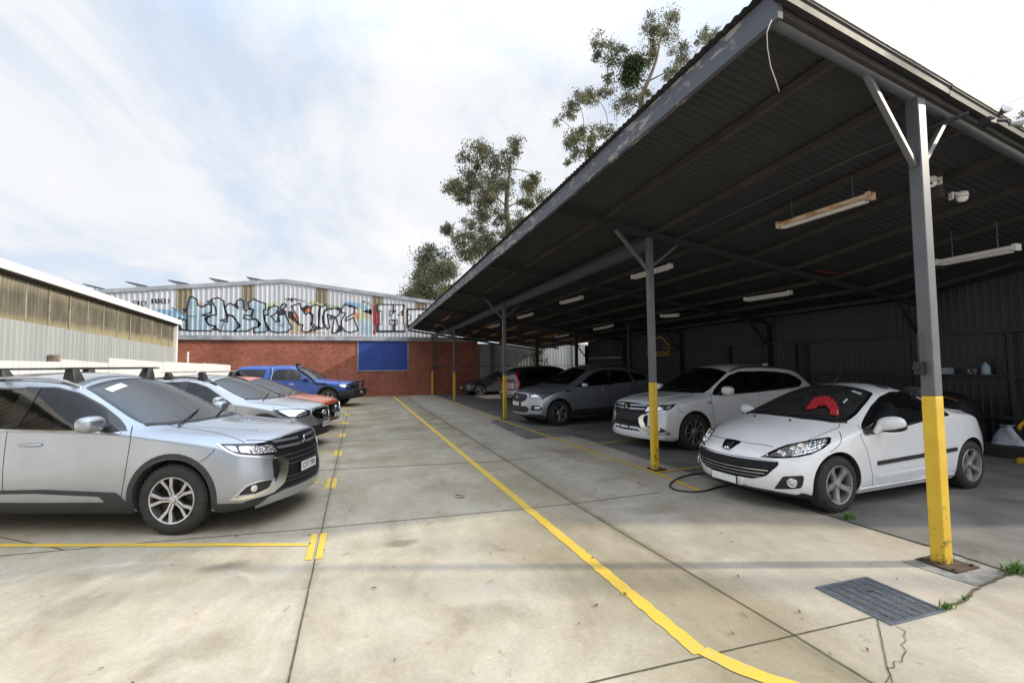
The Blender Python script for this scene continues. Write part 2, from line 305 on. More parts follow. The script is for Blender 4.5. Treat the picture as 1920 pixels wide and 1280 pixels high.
def fib():
    t = NT('grimy_fibreglass'); s1 = t.noise(1.4, 5, 0.6, t.co((1, 1, 0.5))); s2 = t.noise(5, 4, 0.6, t.co((1, 1, 0.08)))
    sep = t.n('ShaderNodeSeparateXYZ'); t.lk(t.co(), sep.inputs[0])
    c = t.ramp(s1, (0.30, (0.050, 0.046, 0.036)), (0.52, (0.095, 0.086, 0.064)), (0.74, (0.17, 0.152, 0.108)))
    c = t.mix(t.ramp(s2, (0.54, 0.0), (0.76, 0.6)), c, (0.24, 0.21, 0.15))
    w = t.math('ADD', sep.outputs[2], t.math('MULTIPLY', t.noise(2.5, 4, 0.6, t.co((1, 1, 0.2))), 0.35))
    low = t.ramp(t.math('SUBTRACT', w, 2.95), (0.02, 1.0), (0.26, 0.0)); c = t.mix(t.math('MULTIPLY', low, 0.9), c, (0.30, 0.26, 0.155))
    hi = t.ramp(t.math('SUBTRACT', w, 3.65), (0.0, 0.0), (0.25, 0.8)); c = t.mix(hi, c, (0.26, 0.235, 0.17))
    t.set(Base_Color=c, Roughness=0.45); return t.m
M['fibre'] = fib()
M['matte'] = simple('matte_black', (0.010, 0.010, 0.011), 0.6, var=.15, spec=.25)
M['black'] = simple('black_plastic', (0.018, 0.018, 0.019), 0.55, var=0.15, bump=0.1)
M['gloss'] = simple('gloss_black', (0.008, 0.008, 0.009), 0.12, var=0.1, coat=0.6)
M['rust'] = simple('rusty_plate', (0.075, 0.048, 0.036), 0.8, 0.2, var=0.5, scale=14, bump=0.3)
M['fluoro'] = simple('white_fitting', (0.70, 0.70, 0.68), 0.4, var=0.06)
def rusty():
    t = NT('rusty_white_fitting'); f = t.noise(16, 6, 0.7, t.co((1, 0.35, 1))); t.set(Base_Color=t.mix(t.ramp(f, (0.42, 0.0), (0.60, 1.0)), (0.66, 0.56, 0.42), (0.38, 0.15, 0.045)), Roughness=0.6); return t.m
M['rustyw'] = rusty()
M['chrome'] = simple('chrome', (0.80, 0.80, 0.82), 0.12, 1.0, var=0.04)
M['lensw'] = simple('white_dome', (0.80, 0.80, 0.80), 0.25, var=0.03, coat=0.6)
M['grate'] = simple('galvanised_grate', (0.17, 0.195, 0.225), 0.5, 0.5, var=0.25, scale=20)
M['weed'] = simple('weed_green', (0.10, 0.19, 0.03), 0.6, var=0.4, scale=30)
M['leafbrown'] = simple('dry_leaf', (0.13, 0.075, 0.04), 0.8, var=0.6, scale=20)
M['hose'] = simple('dark_green_hose', (0.012, 0.020, 0.016), 0.4)
M['panel'] = simple('solar_panel', (0.03, 0.03, 0.035), 0.3, var=0.2)
M['patchc'] = simple('old_grey_concrete', (0.25, 0.245, 0.225), 0.85, var=0.4, scale=9, bump=0.4)
# ---------------------------------------------------------------- ground, joints, markings
rnd = random.Random(7)
g = MB(); 
xs = [-300, -60, -20, -8, 0, 8, 20, 60, 300]; ys = [-300, -60, -20, 0, 10, 20, 30, 60, 300]
g.add([(x, y, 0) for y in ys for x in xs], [(j*9+i, j*9+i+1, j*9+i+10, j*9+i+9) for j in range(8) for i in range(8)])
tag(g.build('ground', M['concrete'], fix=False), kind='structure')
def strip(mb, pts, w, z, jit=0.0, seg=0.12):
    P = []
    for (a, b) in zip(pts[:-1], pts[1:]):
        a, b = Vector((*a, 0)), Vector((*b, 0)); n = max(1, int((b-a).length/seg))
        P += [a.lerp(b, i/n) for i in range(n)]
    P.append(Vector((*pts[-1], 0))); L, Rr = [], []
    for i, p in enumerate(P):
        d = (P[min(i+1, len(P)-1)]-P[max(i-1, 0)]).normalized(); n = Vector((-d.y, d.x, 0))
        o = rnd.uniform(-jit, jit); ww = w*(1+rnd.uniform(-1, 1)*min(0.5, jit*40))
        L.append((p.x+n.x*(ww/2+o), p.y+n.y*(ww/2+o), z)); Rr.append((p.x-n.x*(ww/2-o), p.y-n.y*(ww/2-o), z))
    k = len(P); mb.add(L+Rr, [(i, k+i, k+i+1, i+1) for i in range(k-1)])
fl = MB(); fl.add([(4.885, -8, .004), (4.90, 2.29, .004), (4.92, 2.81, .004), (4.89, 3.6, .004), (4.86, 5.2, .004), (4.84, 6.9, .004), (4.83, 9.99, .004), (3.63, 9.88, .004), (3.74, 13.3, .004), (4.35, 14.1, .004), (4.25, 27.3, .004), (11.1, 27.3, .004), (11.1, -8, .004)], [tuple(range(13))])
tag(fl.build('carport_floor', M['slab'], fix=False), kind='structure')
pa = MB(); pa.add([(4.33, 2.70, .004), (4.37, 2.24, .004), (4.885, 2.27, .004), (4.885, 2.70, .004)], [(0, 1, 2, 3)])
tag(pa.build('concrete_patch', M['patchc'], fix=False), kind='structure')
J = MB()
for pts in ([(-7, 6.6), (-3.08, 5.53), (-1.93, 5.45), (-.36, 5.29), (1.71, 5.16), (2.5, 5.13), (3.77, 5.17)], [(-6.3, 7.7), (-3.42, 6.14), (-2.6, 5.5)], [(-5, 8.9), (-.59, 8.23), (2.46, 7.81), (3.44, 7.94)],
            [(-5, 11.9), (-.81, 11.24), (2.3, 10.85), (3.61, 10.95)], [(-2, 14.5), (-.24, 14.19), (2.5, 13.3)], [(-2, 17.9), (-.3, 17.15), (2.58, 16.0)], [(-1, 22.0), (2.5, 20.6)], [(-4, 2.42), (1.18, 2.26), (2.56, 2.22), (3.24, 2.2)],
            [(-.345, -4), (-.345, 2.8), (-.36, 10), (-.37, 27.3)], [(2.57, -4), (2.56, 2.2), (2.49, 4.8), (2.48, 27.3)]):
    strip(J, pts, 0.011 if min(q[1] for q in pts) < 6 else .017, 0.0044, 0.0015)
for pts in ([(3.75, 2.1), (4.0, 2.13), (4.39, 2.22), (4.9, 2.27)], [(4.9, 2.3), (4.93, 2.81), (4.89, 3.47), (4.87, 4.4)], [(4.9, 2.27), (6.5, 2.25), (9, 2.4)]): strip(J, pts, 0.022, 0.0085, 0.008, .05)
tag(J.build('ground_joints', M['groove'], fix=False), kind='structure')
K = MB(); strip(K, [(3.23, 2.18), (2.98, 1.99), (2.77, 1.83), (2.60, 1.68), (2.3, 1.4)], .006, .0046, .002, .04)
cr_ = [(3.25, 2.08), (3.24, 2.02), (3.17, 1.99), (3.14, 1.96), (3.07, 1.94), (3.02, 1.89), (2.95, 1.86), (2.89, 1.83), (2.86, 1.85), (2.80, 1.81), (2.76, 1.82), (2.72, 1.78), (2.62, 1.74)]
strip(K, cr_, .005, .0046, .004, .03); tag(K.build('ground_cracks', M['groove'], fix=False), kind='structure')
Y = MB()
strip(Y, [(1.90, 27.2), (1.895, 10), (1.90, 2.27)], 0.105, .004, .0025, .05); strip(Y, [(1.925, 2.285), (1.955, 2.20), (1.995, 2.11), (2.045, 2.02), (2.105, 1.935), (2.2, 1.82), (2.5, 1.47)], .105, .0048, .0025, .05)
for k, ty in enumerate((4.81, 7.27, 9.73, 12.21, 14.81, 17.43, 20.05, 22.6)):
    for dx in (-.052, .034): strip(Y, [(-.355+dx, ty-.35), (-.355+dx, ty+.31)], .060, .0048, .002)
    sl_ = (.357, .39, .40, .41, .42, .42, .42, .42)[k]; strip(Y, [(-.43, ty+.03), (-5.6, ty+.03+5.2*sl_)], .075, .0048, .003)
strip(Y, [(4.06, 23.7), (4.19, 13.3), (4.30, 7.4), (4.36, 6.2), (4.28, 5.02)], .07, .0052, .006)
for pts in ([(4.27, 11.14), (7.16, 11.76), (9.5, 12.3)], [(4.36, 8.67), (6.0, 8.9), (9.5, 9.4)], [(4.3, 6.1), (9, 6.55)], [(4.2, 14.6), (9, 15.4)], [(4.15, 17.6), (9, 18.4)]): strip(Y, pts, .06, .0084, .004)
tag(Y.build('yellow_markings', M['ymark'], fix=False), kind='structure')
# ---------------------------------------------------------------- ribbed sheets
def ribbed(axis, a0, a1, fixed, top, bot, pitch, depth, out, prof='trap', a_step=None):
    """vertical sheet along x or y; top/bot functions of the running coordinate; out = sign of the outward side"""
    mb = MB(); P = []
    pr = [(0, 0), (.62, 0), (.72, 1), (.90, 1)] if prof == 'trap' else [(i/6, .5-.5*math.cos(2*math.pi*i/6)) for i in range(6)]
    n = int((a1-a0)/pitch)
    for i in range(n+1):
        for t, d in pr:
            a = a0+(i+t)*pitch
            if a <= a1: P.append((a, d))
    for a, d in P:
        q = fixed+out*depth*d
        for z in (bot(a), top(a)): mb.v.append((a, q, z) if axis == 'x' else (q, a, z))
    mb.f = [(2*i, 2*i+2, 2*i+3, 2*i+1) for i in range(len(P)-1)]
    return mb
# ---------------------------------------------------------------- brick workshop at the end of the yard
WY = 27.4
def gable(x): return 6.46 - (-3.9-x)*0.113 if x < -3.9 else 6.46 - (x+3.9)*0.113
bw = thing('brick_workshop', 'red brick workshop with graffitied ribbed metal gable at the end of the yard', 'building', (0, WY, 0))
def at(o, parent): o.parent = parent; o.matrix_parent_inverse = Matrix.Translation(-Vector(parent.location)); return o
b = MB(); b.box(-16, 6.95, WY, WY+.25, -.05, 3.17); at(b.build('brick_wall', M['brick']), bw)
b = MB(); b.box(-16, 8.5, WY-.10, WY+.6, 3.20, 3.36); b.box(-16, 8.5, WY-.13, WY-.103, 3.17, 3.40); at(b.build('flashing', M['flash']), bw)
UY = WY+.45
def ribh(x):  # depth of the gable sheet at x
    t = ((x+16)/.23) % 1.0
    return .045*(0 if t < .62 else (t-.62)/.1 if t < .72 else 1 if t < .9 else (1-t)/.1)
o = ribbed('x', -16, 12, UY, lambda a: gable(a), lambda a: 3.36, .23, .045, -1).build('gable_sheet', M['zinc'], fix=False); at(o, bw)
b = MB()
for a, c in ((-16, -3.9), (-3.9, 12)): b.beam((a, UY-.07, gable(a)+.02), (c, UY-.07, gable(c)+.02), .06, .2)
b.beam((-16, UY+12, gable(-16)), (-16, UY, gable(-16)), .1, .1); at(b.build('barge_capping', M['flash']), bw)
b = MB(); b.add([(-16, UY, gable(-16)), (-3.9, UY, 6.46), (12, UY, gable(12)), (12, UY+25, gable(12)), (-3.9, UY+25, 6.46), (-16, UY+25, gable(-16))], [(0, 1, 4, 5), (1, 2, 3, 4)]); at(b.build('roof', M['zinc'], fix=False), bw)
b = MB(); v = [onY(x, y, WY-.012) for x, y in ((672, 638), (764, 638), (764, 694.5), (671.5, 695))]; x0, x1 = .0, 2.72
b.box(x0, 1.355, WY-.03, WY-.004, 1.49, 3.165); b.box(1.362, x1, WY-.03, WY-.004, 1.49, 3.165); wb_ = at(b.build('blue_board', M['blueboard']), bw)
b = MB()
for q in ((x0-.05, x0-.003, 1.44, 3.165), (x1+.003, x1+.05, 1.44, 3.165), (x0-.003, x1+.003, 1.44, 1.487)): b.box(q[0], q[1], WY-.04, WY-.004, q[2], q[3])
b.build('board_frame', M['flash'], wb_)
# painted sheet surface: polygons laid on the ribs
def cdt(poly, step, grid=True):
    P = []
    for a, c in zip(poly, poly[1:]+poly[:1]):
        a, c = Vector(a), Vector(c); n = max(1, int((c-a).length/step)); P += [a.lerp(c, i/n) for i in range(n)]
    nb = len(P); pts = list(P)
    if grid:
        xs_, ys_ = [p.x for p in P], [p.y for p in P]
        def inside(q):
            r = False
            for i in range(nb):
                a, c = P[i], P[i-1]
                if (a.y > q[1]) != (c.y > q[1]) and q[0] < (c.x-a.x)*(q[1]-a.y)/(c.y-a.y)+a.x: r = not r
            return r
        x = min(xs_)+step/2
        while x < max(xs_):
            y = min(ys_)+step/2
            while y < max(ys_):
                if inside((x, y)): pts.append(Vector((x, y)))
                y += step
            x += step
    r = delaunay_2d_cdt(pts, [], [list(range(nb))], 1, 1e-5)
    return [tuple(p) for p in r[0]], [tuple(f) for f in r[2]]
def on_sheet(mb, poly, off):
    # the outline is split along every rib edge so that paint follows the ribs
    P = [Vector(q) for q in poly]; x0, x1 = min(q.x for q in P), max(q.x for q in P); z0, z1 = min(q.y for q in P)-.05, max(q.y for q in P)+.05
    n = len(P); pts = list(P); ed = []; k = int((x0+16)/.23)-1
    while -16+k*.23 < x1:
        for t in (0, .62, .72, .90):
            x = -16+(k+t)*.23
            if x0 < x < x1: ed.append((len(pts), len(pts)+1)); pts += [Vector((x, z0)), Vector((x, z1))]
        k += 1
    r = delaunay_2d_cdt(pts, ed, [list(range(n))], 1, 1e-5); mb.add([(q.x, UY-ribh2(q.x)-off, q.y) for q in r[0]], [tuple(f) for f in r[2]])
def ribh2(x):
    t = ((x+16)/.23) % 1.0
    if t > .9999: t = 0
    return ribh(x) if .0001 < t else 0.0
def stroke(mb, pts, w, off, closed=False):
    P = [Vector(p) for p in pts]; P = P+[P[0]] if closed else P
    for a, c in zip(P[:-1], P[1:]):
        d = c-a
        if d.length < 1e-4: continue
        d.normalize(); n = Vector((-d.y, d.x))*w/2; a2, c2 = a-d*w*.35, c+d*w*.35
        on_sheet(mb, [a2+n, a2-n, c2-n, c2+n], off)
def Z4(l): return [(p.x, p.z) for p in (onY(300+x/7.112, 500+y/7.112, UY) for x, y in l)]
def Z5(l): return [(p.x, p.z) for p in (onY(540+x/6.4, 520+y/6.4, UY) for x, y in l)]
def spray(name, c0, c1, v=0.8):
    t = NT(name); f = t.noise(v, 5, 0.6); g2 = t.noise(12, 3)
    c = t.ramp(f, (0.35, c0), (0.65, c1)); t.set(Base_Color=t.mix(1.0, c, t.ramp(g2, (0.3, .88), (0.7, 1.08)), 'MULTIPLY'), Roughness=.55); return t.m
G = dict(fill=spray('pale_blue_spray', (.30, .42, .50), (.52, .60, .66)), white=spray('silver_white_spray', (.52, .54, .58), (.68, .69, .72)), black=spray('black_spray', (.02, .02, .024), (.045, .045, .05)), blue=spray('light_blue_spray', (.16, .33, .52), (.34, .48, .58)),
         red=spray('dark_red_spray', (.30, .025, .03), (.38, .05, .05)), orange=spray('orange_spray', (.62, .16, .05), (.68, .25, .12)), tan=spray('tan_spray', (.42, .34, .25), (.52, .46, .38)), green=spray('pale_green_spray', (.38, .46, .26), (.55, .58, .40)), teal=spray('dark_teal_spray', (.05, .09, .10), (.10, .14, .15)))
def gpoly(name, polys, mat, off):
    for p in polys:
        mb = MB(); on_sheet(mb, p, off); o = at(mb.build(name, G[mat], fix=False), bw)
    return o
gpoly('graffiti_background', [Z4([(150, 570), (260, 570), (330, 650), (380, 560), (380, 860), (240, 850), (230, 760), (150, 700)]), Z5([(640, 330), (700, 290), (800, 300), (900, 320), (1010, 390), (1010, 450), (870, 400), (760, 350)])], 'blue', .004)
gpoly('graffiti_background', [Z4([(-60, 560), (150, 575), (170, 700), (60, 690), (-60, 640)])], 'blue', .003)
gpoly('graffiti_background', [Z4([(200, 430), (380, 420), (480, 440), (620, 500), (860, 560), (1000, 480), (1420, 500), (1420, 870), (240, 860), (330, 650)])], 'tan', .002)
gpoly('graffiti_background', [Z5([(210, 310), (300, 280), (380, 310), (560, 345), (640, 330), (560, 370), (300, 330)]), Z5([(840, 340), (890, 390), (900, 480), (1000, 520), (1010, 560), (850, 520)]), Z4([(1360, 560), (1440, 480), (1540, 470), (1570, 520), (1450, 550)])], 'green', .006)
gpoly('graffiti_background', [Z5([(0, 400), (40, 420), (300, 640), (520, 675), (10, 680)]), Z5([(900, 400), (1005, 380), (1010, 560), (880, 500)])], 'tan', .004)
gpoly('graffiti_ball', [Z5([(935+92*math.cos(t), min(680, 600+95*math.sin(t))) for t in [i*math.pi/12 for i in range(24)]])], 'fill', .008)
gpoly('graffiti_shade', [Z4(p) for p in ([(500, 505), (560, 535), (600, 500), (655, 492), (640, 520), (560, 548)], [(495, 575), (560, 605), (500, 595)], [(495, 615), (560, 705), (495, 720)], [(955, 500), (1035, 485), (1045, 555)], [(875, 565), (920, 640), (970, 655), (895, 660)], [(800, 713), (890, 690), (915, 735)],
     [(1060, 615), (1140, 640), (1108, 705)], [(1435, 535), (1510, 530), (1540, 560), (1440, 570)], [(1385, 580), (1400, 630), (1450, 635), (1385, 645)], [(1545, 630), (1580, 580), (1640, 570), (1690, 590), (1680, 630), (1590, 640)], [(690, 840), (725, 790), (800, 860)], [(1385, 690), (1500, 870), (1430, 840)],
     [(1195, 705), (1220, 640), (1250, 570), (1225, 700)], [(1700, 620), (1750, 590), (1860, 700), (1840, 780)], [(1480, 660), (1560, 650), (1600, 730), (1540, 720)], [(300, 560), (390, 550), (370, 610), (310, 600)], [(230, 850), (260, 770), (350, 720), (370, 850)])], 'black', .006)
gpoly('graffiti_shade', [Z5(p) for p in ([(0, 410), (50, 400), (110, 480), (130, 560), (60, 520), (0, 480)], [(160, 370), (225, 330), (285, 350), (280, 385), (205, 420)], [(385, 350), (440, 320), (560, 340), (640, 370), (620, 400), (480, 370)], [(330, 600), (400, 580), (420, 610), (240, 665)], [(600, 580), (640, 570), (660, 640), (580, 670)], [(690, 520), (790, 470), (800, 480), (700, 510)], [(790, 480), (850, 630), (750, 665), (830, 620)], [(700, 330), (760, 330), (840, 370), (800, 380)], [(640, 430), (690, 430), (660, 470)])], 'black', .0055)
gpoly('graffiti_shade', [Z4([(615, 460), (690, 435), (750, 600), (745, 645), (690, 560)]), Z5([(470, 470), (555, 440), (540, 500), (480, 520)])], 'teal', .0065)
gpoly('graffiti_shade', [Z5(p) for p in ([(62, 440), (82, 440), (132, 490), (118, 532)], [(203, 400), (250, 365), (292, 380), (215, 425)], [(795, 395), (832, 430), (852, 480), (835, 525), (798, 450)])], 'orange', .009)
letters = [('fill', Z4, l) for l in (
 [(370, 852), (365, 570), (395, 415), (430, 400), (495, 440), (505, 510), (560, 540), (650, 500), (690, 520), (680, 610), (560, 648), (660, 655), (600, 690), (650, 775), (740, 790), (690, 855)],
 [(690, 435), (770, 412), (850, 455), (860, 540), (885, 640), (890, 695), (810, 715), (900, 738), (905, 652), (965, 655), (1070, 790), (980, 862), (800, 857), (720, 790), (650, 772), (605, 690), (700, 645), (750, 645), (745, 560), (715, 500)],
 [(865, 530), (935, 487), (1043, 555), (1022, 465), (1070, 430), (1112, 455), (1115, 560), (1150, 590), (1190, 560), (1245, 575), (1215, 655), (1125, 645), (1115, 690), (1195, 708), (1280, 700), (1340, 765), (1310, 805), (1250, 812), (1165, 858), (990, 862), (1072, 790), (970, 652), (905, 638), (870, 580)],
 [(1175, 480), (1260, 432), (1320, 465), (1405, 490), (1415, 570), (1380, 580), (1383, 650), (1390, 700), (1420, 800), (1440, 845), (1400, 872), (1250, 877), (1252, 812), (1312, 805), (1342, 765), (1282, 695), (1225, 690), (1247, 575), (1190, 553)],
 [(1440, 572), (1520, 515), (1580, 540), (1550, 622), (1480, 660), (1545, 735), (1600, 732), (1580, 645), (1670, 632), (1700, 700), (1760, 815), (1690, 872), (1560, 877), (1480, 862), (1400, 725), (1390, 650), (1440, 645)],
 [(230, 700), (262, 685), (275, 740), (310, 700), (350, 712), (352, 845), (300, 840), (240, 760)], [(1600, 560), (1630, 500), (1670, 495), (1690, 520), (1640, 570)])]
letters += [('white', Z5, l) for l in (
 [(40, 347), (140, 310), (160, 380), (215, 447), (245, 422), (285, 450), (290, 520), (270, 560), (305, 600), (230, 662), (165, 640), (180, 570), (130, 565), (120, 480)],
 [(290, 340), (345, 330), (385, 352), (365, 420), (370, 600), (330, 590), (290, 555), (300, 450), (265, 420)], [(388, 360), (455, 325), (470, 370), (430, 430), (412, 480), (418, 540), (438, 600), (390, 612), (366, 580), (380, 450)],
 [(440, 402), (560, 370), (625, 402), (610, 450), (570, 482), (600, 560), (612, 612), (560, 672), (525, 660), (545, 560), (560, 470), (470, 445), (500, 600), (470, 620), (430, 540), (425, 450)],
 [(640, 382), (690, 322), (740, 352), (800, 362), (790, 432), (700, 482), (690, 522), (785, 485), (842, 632), (750, 662), (680, 642), (640, 580), (640, 522), (690, 432), (640, 422)])]
gpoly('graffiti_panel', [Z5([(1055, 318), (1405, 322), (1412, 660), (1055, 662)]), Z5([(1420, 372), (1750, 378), (1750, 600), (1420, 600)])], 'black', .006)
gpoly('graffiti_stripe', [Z5([(1020, 340), (1050, 335), (1050, 420), (1097, 430), (1092, 550), (1050, 575), (1047, 682), (1018, 682), (1025, 560), (1072, 540), (1077, 455), (1015, 450)])], 'red', .007)
gpoly('graffiti_panel', [Z5([(1388, 400), (1402, 350), (1416, 355), (1412, 480), (1425, 490), (1410, 505), (1405, 560), (1385, 560)]), Z5([(1220, 425), (1250, 428), (1222, 460)]), Z5([(1220, 530), (1280, 528), (1270, 562), (1222, 560)])], 'tan', .009)
letters += [('white', Z5, [(1080, 330), (1258, 330), (1258, 402), (1216, 402), (1216, 468), (1296, 402), (1268, 402), (1268, 330), (1385, 330), (1385, 385), (1318, 455), (1385, 455), (1385, 565), (1400, 565), (1400, 640), (1280, 640), (1280, 570), (1310, 565), (1310, 510), (1216, 510), (1216, 565), (1258, 565), (1258, 640), (1085, 640), (1085, 565), (1127, 565), (1127, 402), (1080, 402)]),
            ('white', Z5, [(1440, 390), (1740, 390), (1740, 450), (1560, 450), (1560, 482), (1640, 482), (1640, 522), (1560, 522), (1560, 570), (1440, 570), (1440, 520), (1472, 500), (1472, 460), (1440, 450)])]
for k, (mt, Zf, l) in enumerate(letters):
    P = Zf(l); o = gpoly('graffiti_letter', [P], mt, .0085 if k < 12 else .0095)
    ol = MB(); stroke(ol, P, .075 if k < 12 else .05, .0105, True); ol.build('letter_outline', G['black'], o, fix=False)
mb = MB()
for l in ([(160, 545), (270, 600), (330, 650)], [(365, 662), (490, 662)], [(850, 740), (825, 850)], [(640, 475), (690, 440)], [(1660, 430), (1730, 425), (1690, 465)], [(1720, 440), (1760, 430), (1750, 470), (1800, 430), (1830, 460)], [(1590, 790), (1660, 800)], [(1580, 770), (1660, 770)]): stroke(mb, Z4(l), .035, .012)
for l in ([(0, 260), (60, 280), (40, 250), (120, 265), (210, 290)], [(890, 290), (920, 285), (915, 305), (895, 300)], [(940, 300), (960, 325), (975, 300)], [(985, 330), (1005, 350)]): stroke(mb, Z5(l), .04, .012)
# small tags left of the big letters
def Z6(l): return [(p.x, p.z) for p in (onY(x/5.647, 480+y/5.647, UY) for x, y in l)]
LT = {'F': [[(0, 1), (0, 0), (.7, 0)], [(0, .5), (.5, .45)]], 'N': [[(0, 1), (.05, 0), (.6, 1), (.65, 0)]], 'C': [[(.7, .1), (.2, 0), (0, .5), (.2, 1), (.7, .9)]], 'I': [[(.3, 0), (.3, .6)], [(.3, .85), (.3, 1)]], 'B': [[(0, 1), (0, 0), (.5, .15), (.1, .5), (.6, .75), (0, 1)]], 'A': [[(0, 1), (.35, 0), (.65, 1)], [(.15, .6), (.5, .6)]], 'D': [[(0, 0), (0, 1), (.6, .6), (.4, .1), (0, 0)]], 'E': [[(.6, 0), (0, .05), (.05, 1), (.65, .95)], [(0, .5), (.5, .5)]], 'R': [[(0, 1), (0, 0), (.5, .2), (.05, .5), (.6, 1)]], 'S': [[(.6, .05), (.1, .2), (.55, .65), (0, 1)]]}
x = 1420
for ch in 'FNCI':
    for s_ in LT[ch]: stroke(mb, Z6([(x+32*a, 478+50*b_) for a, b_ in s_]), .045, .006)
    x += 38
x = 1608
for ch in 'BADERS':
    for s_ in LT[ch]: stroke(mb, Z6([(x+30*a, 455+46*b_) for a, b_ in s_]), .045, .006)
    x += 34
at(mb.build('graffiti_scribble', G['black'], fix=False), bw)
for xa, xb in ((331, 361), (454, 477), (592, 614), (698, 718), (779, 800)):
    A, B_ = onY(xa, 560, UY).x, onY(xb, 560, UY).x; mb = MB(); on_sheet(mb, [(A, 4.55 if xa < 400 else 4.9), (B_, 4.55 if xa < 400 else 4.9), (B_, gable(B_)-.1), (A, gable(A)-.1)], .0025)
    at(mb.build('fibreglass_panel', M['tanpanel'], fix=False), bw)
for k, (xa, ya, xb, yb) in enumerate(((155, 531, 196, 541), (235, 527, 274, 535), (314, 524, 352, 531), (392, 520.5, 428, 527), (462, 518.5, 497, 525))):
    A, B_ = onY(xa, ya, UY+.5), onY(xb, yb, UY+.5)
    t = thing('solar_panel', ['leftmost solar panel on tilted frame above the ribbed gable', 'second solar panel from the left on the gable roof', 'middle one of five tilted solar panels on the workshop roof', 'fourth tilted solar panel from the left on the workshop roof', 'rightmost solar panel standing next to the gable peak'][k], 'solar panel', (A.x, UY+.5, A.z), 0, 'solar panels on the workshop roof')
    d = B_-A; m = MB(); m.add([(0, 0, 0), (d.x, 0, d.z), (d.x, 1.7, d.z), (0, 1.7, 0), (0, 0, -.045), (d.x, 0, d.z-.045), (d.x, 1.7, d.z-.045), (0, 1.7, -.045)], [(0, 1, 2, 3), (7, 6, 5, 4), (0, 4, 5, 1), (1, 5, 6, 2), (2, 6, 7, 3), (3, 7, 4, 0)]); m.build('panel', M['panel'], t)
    m = MB(); zr = lambda xx: gable(A.x+xx)-A.z
    for yy in (.1, 1.5): m.beam((.45, yy, d.z*.45/d.x-.05), (.55, yy, zr(.55)-.02), .04, .04); m.beam((.1, yy, -.06+d.z*.1/d.x), (d.x, yy, d.z-.07), .04, .04); m.beam((d.x-.05, yy, d.z-.06), (d.x-.05, yy, zr(d.x)-.03), .04, .04)
    m.build('support_frame', M['flash'], t)
# ---------------------------------------------------------------- pale shed and white fence on the left
SX = -7.5
ztop = lambda y: 3.97-(y-13.06)*.0294; zmid = lambda y: 2.86-(y-13.1)*.0263
sh = thing('metal_shed', 'long low shed with grimy fibreglass band above pale corrugated sheets', 'building', (SX, 12, 0))
o = ribbed('y', 1.0, 23.25, SX, zmid, lambda a: 0, .19, .02, 1).build('lower_cladding', M['shedlow'], fix=False); at(o, sh)
o = ribbed('y', 1.0, 23.25, SX-.03, lambda a: ztop(a)-.1, lambda a: zmid(a)-.06, .13, .022, 1, 'wave').build('fibreglass_band', M['fibre'], fix=False); at(o, sh)
b = MB(); b.beam((SX+.10, 1, ztop(1)+.02), (SX+.10, 23.35, ztop(23.35)+.02), .22, .20); at(b.build('fascia_gutter', M['whitepaint']), sh)
b = MB(); b.beam((SX+.06, 1, ztop(1)-.10), (SX+.06, 23.2, ztop(23.2)-.10), .10, .06); at(b.build('soffit', M['purlin']), sh)
b = MB(); b.box(SX-.05, SX+.10, 23.2, 23.32, 0, ztop(23.25)-.08); at(b.build('corner_flashing', M['whitepaint']), sh)
b = MB(); b.add([(SX+.2, 1, ztop(1)+.10), (SX+.2, 23.35, ztop(23.35)+.10), (SX-8, 23.35, ztop(23.35)+.9), (SX-8, 1, ztop(1)+.9)], [(0, 1, 2, 3)]); at(b.build('roof', M['zinc'], fix=False), sh)
b = MB(); b.box(SX-8, SX-.06, 23.1, 23.2, 0, 3.6); at(b.build('end_wall', M['shedlow']), sh)
lapm = simple('pale_lap', (.30, .275, .21), .5, var=.3)
for yy in np.arange(1.6, 23, .88): b = MB(); b.box(SX-.02, SX+.0015, yy, yy+.045, zmid(yy)-.03, ztop(yy)-.12); at(b.build('lap_joint', lapm), sh)
P = onX(93, 672, SX); b = MB(); b.box(0, .12, 0, .26, 0, .34); b.box(.12, .13, .03, .23, .03, .31)
o = b.build('meter_box', simple('weathered_brown_box', (.17, .13, .11), .8, var=.4, scale=6), bevel=.006); o.location = (SX+.025, P.y-.13, 1.74); tag(o, 'small weathered brown box mounted on the pale shed wall', 'box')
fn = thing('sheet_fence', 'white corrugated sheet fence stepping up in panels in front of the shed', 'fence', (-6.3, 12, 0))
for y0, y1, za, zb_ in ((1, 12.90, 1.92, 1.87), (12.91, 14.98, 1.93, 1.86), (14.99, 18.6, 2.0, 1.92), (18.61, 22.8, 1.94, 1.90), (22.81, 27.3, 1.92, 1.86)):
    o = ribbed('y', y0, y1, -6.3, lambda a: za+(zb_-za)*(a-y0)/(y1-y0), lambda a: .02, .17, .014, 1).build('fence_panel', M['whitemetal'], fix=False); at(o, fn)
b = MB(); q = onX(357, 660, -6.25); b.box(-6.36, -6.31, q.y, q.y+.05, 0, 2.35); at(b.build('fence_post', M['whitepaint']), fn)
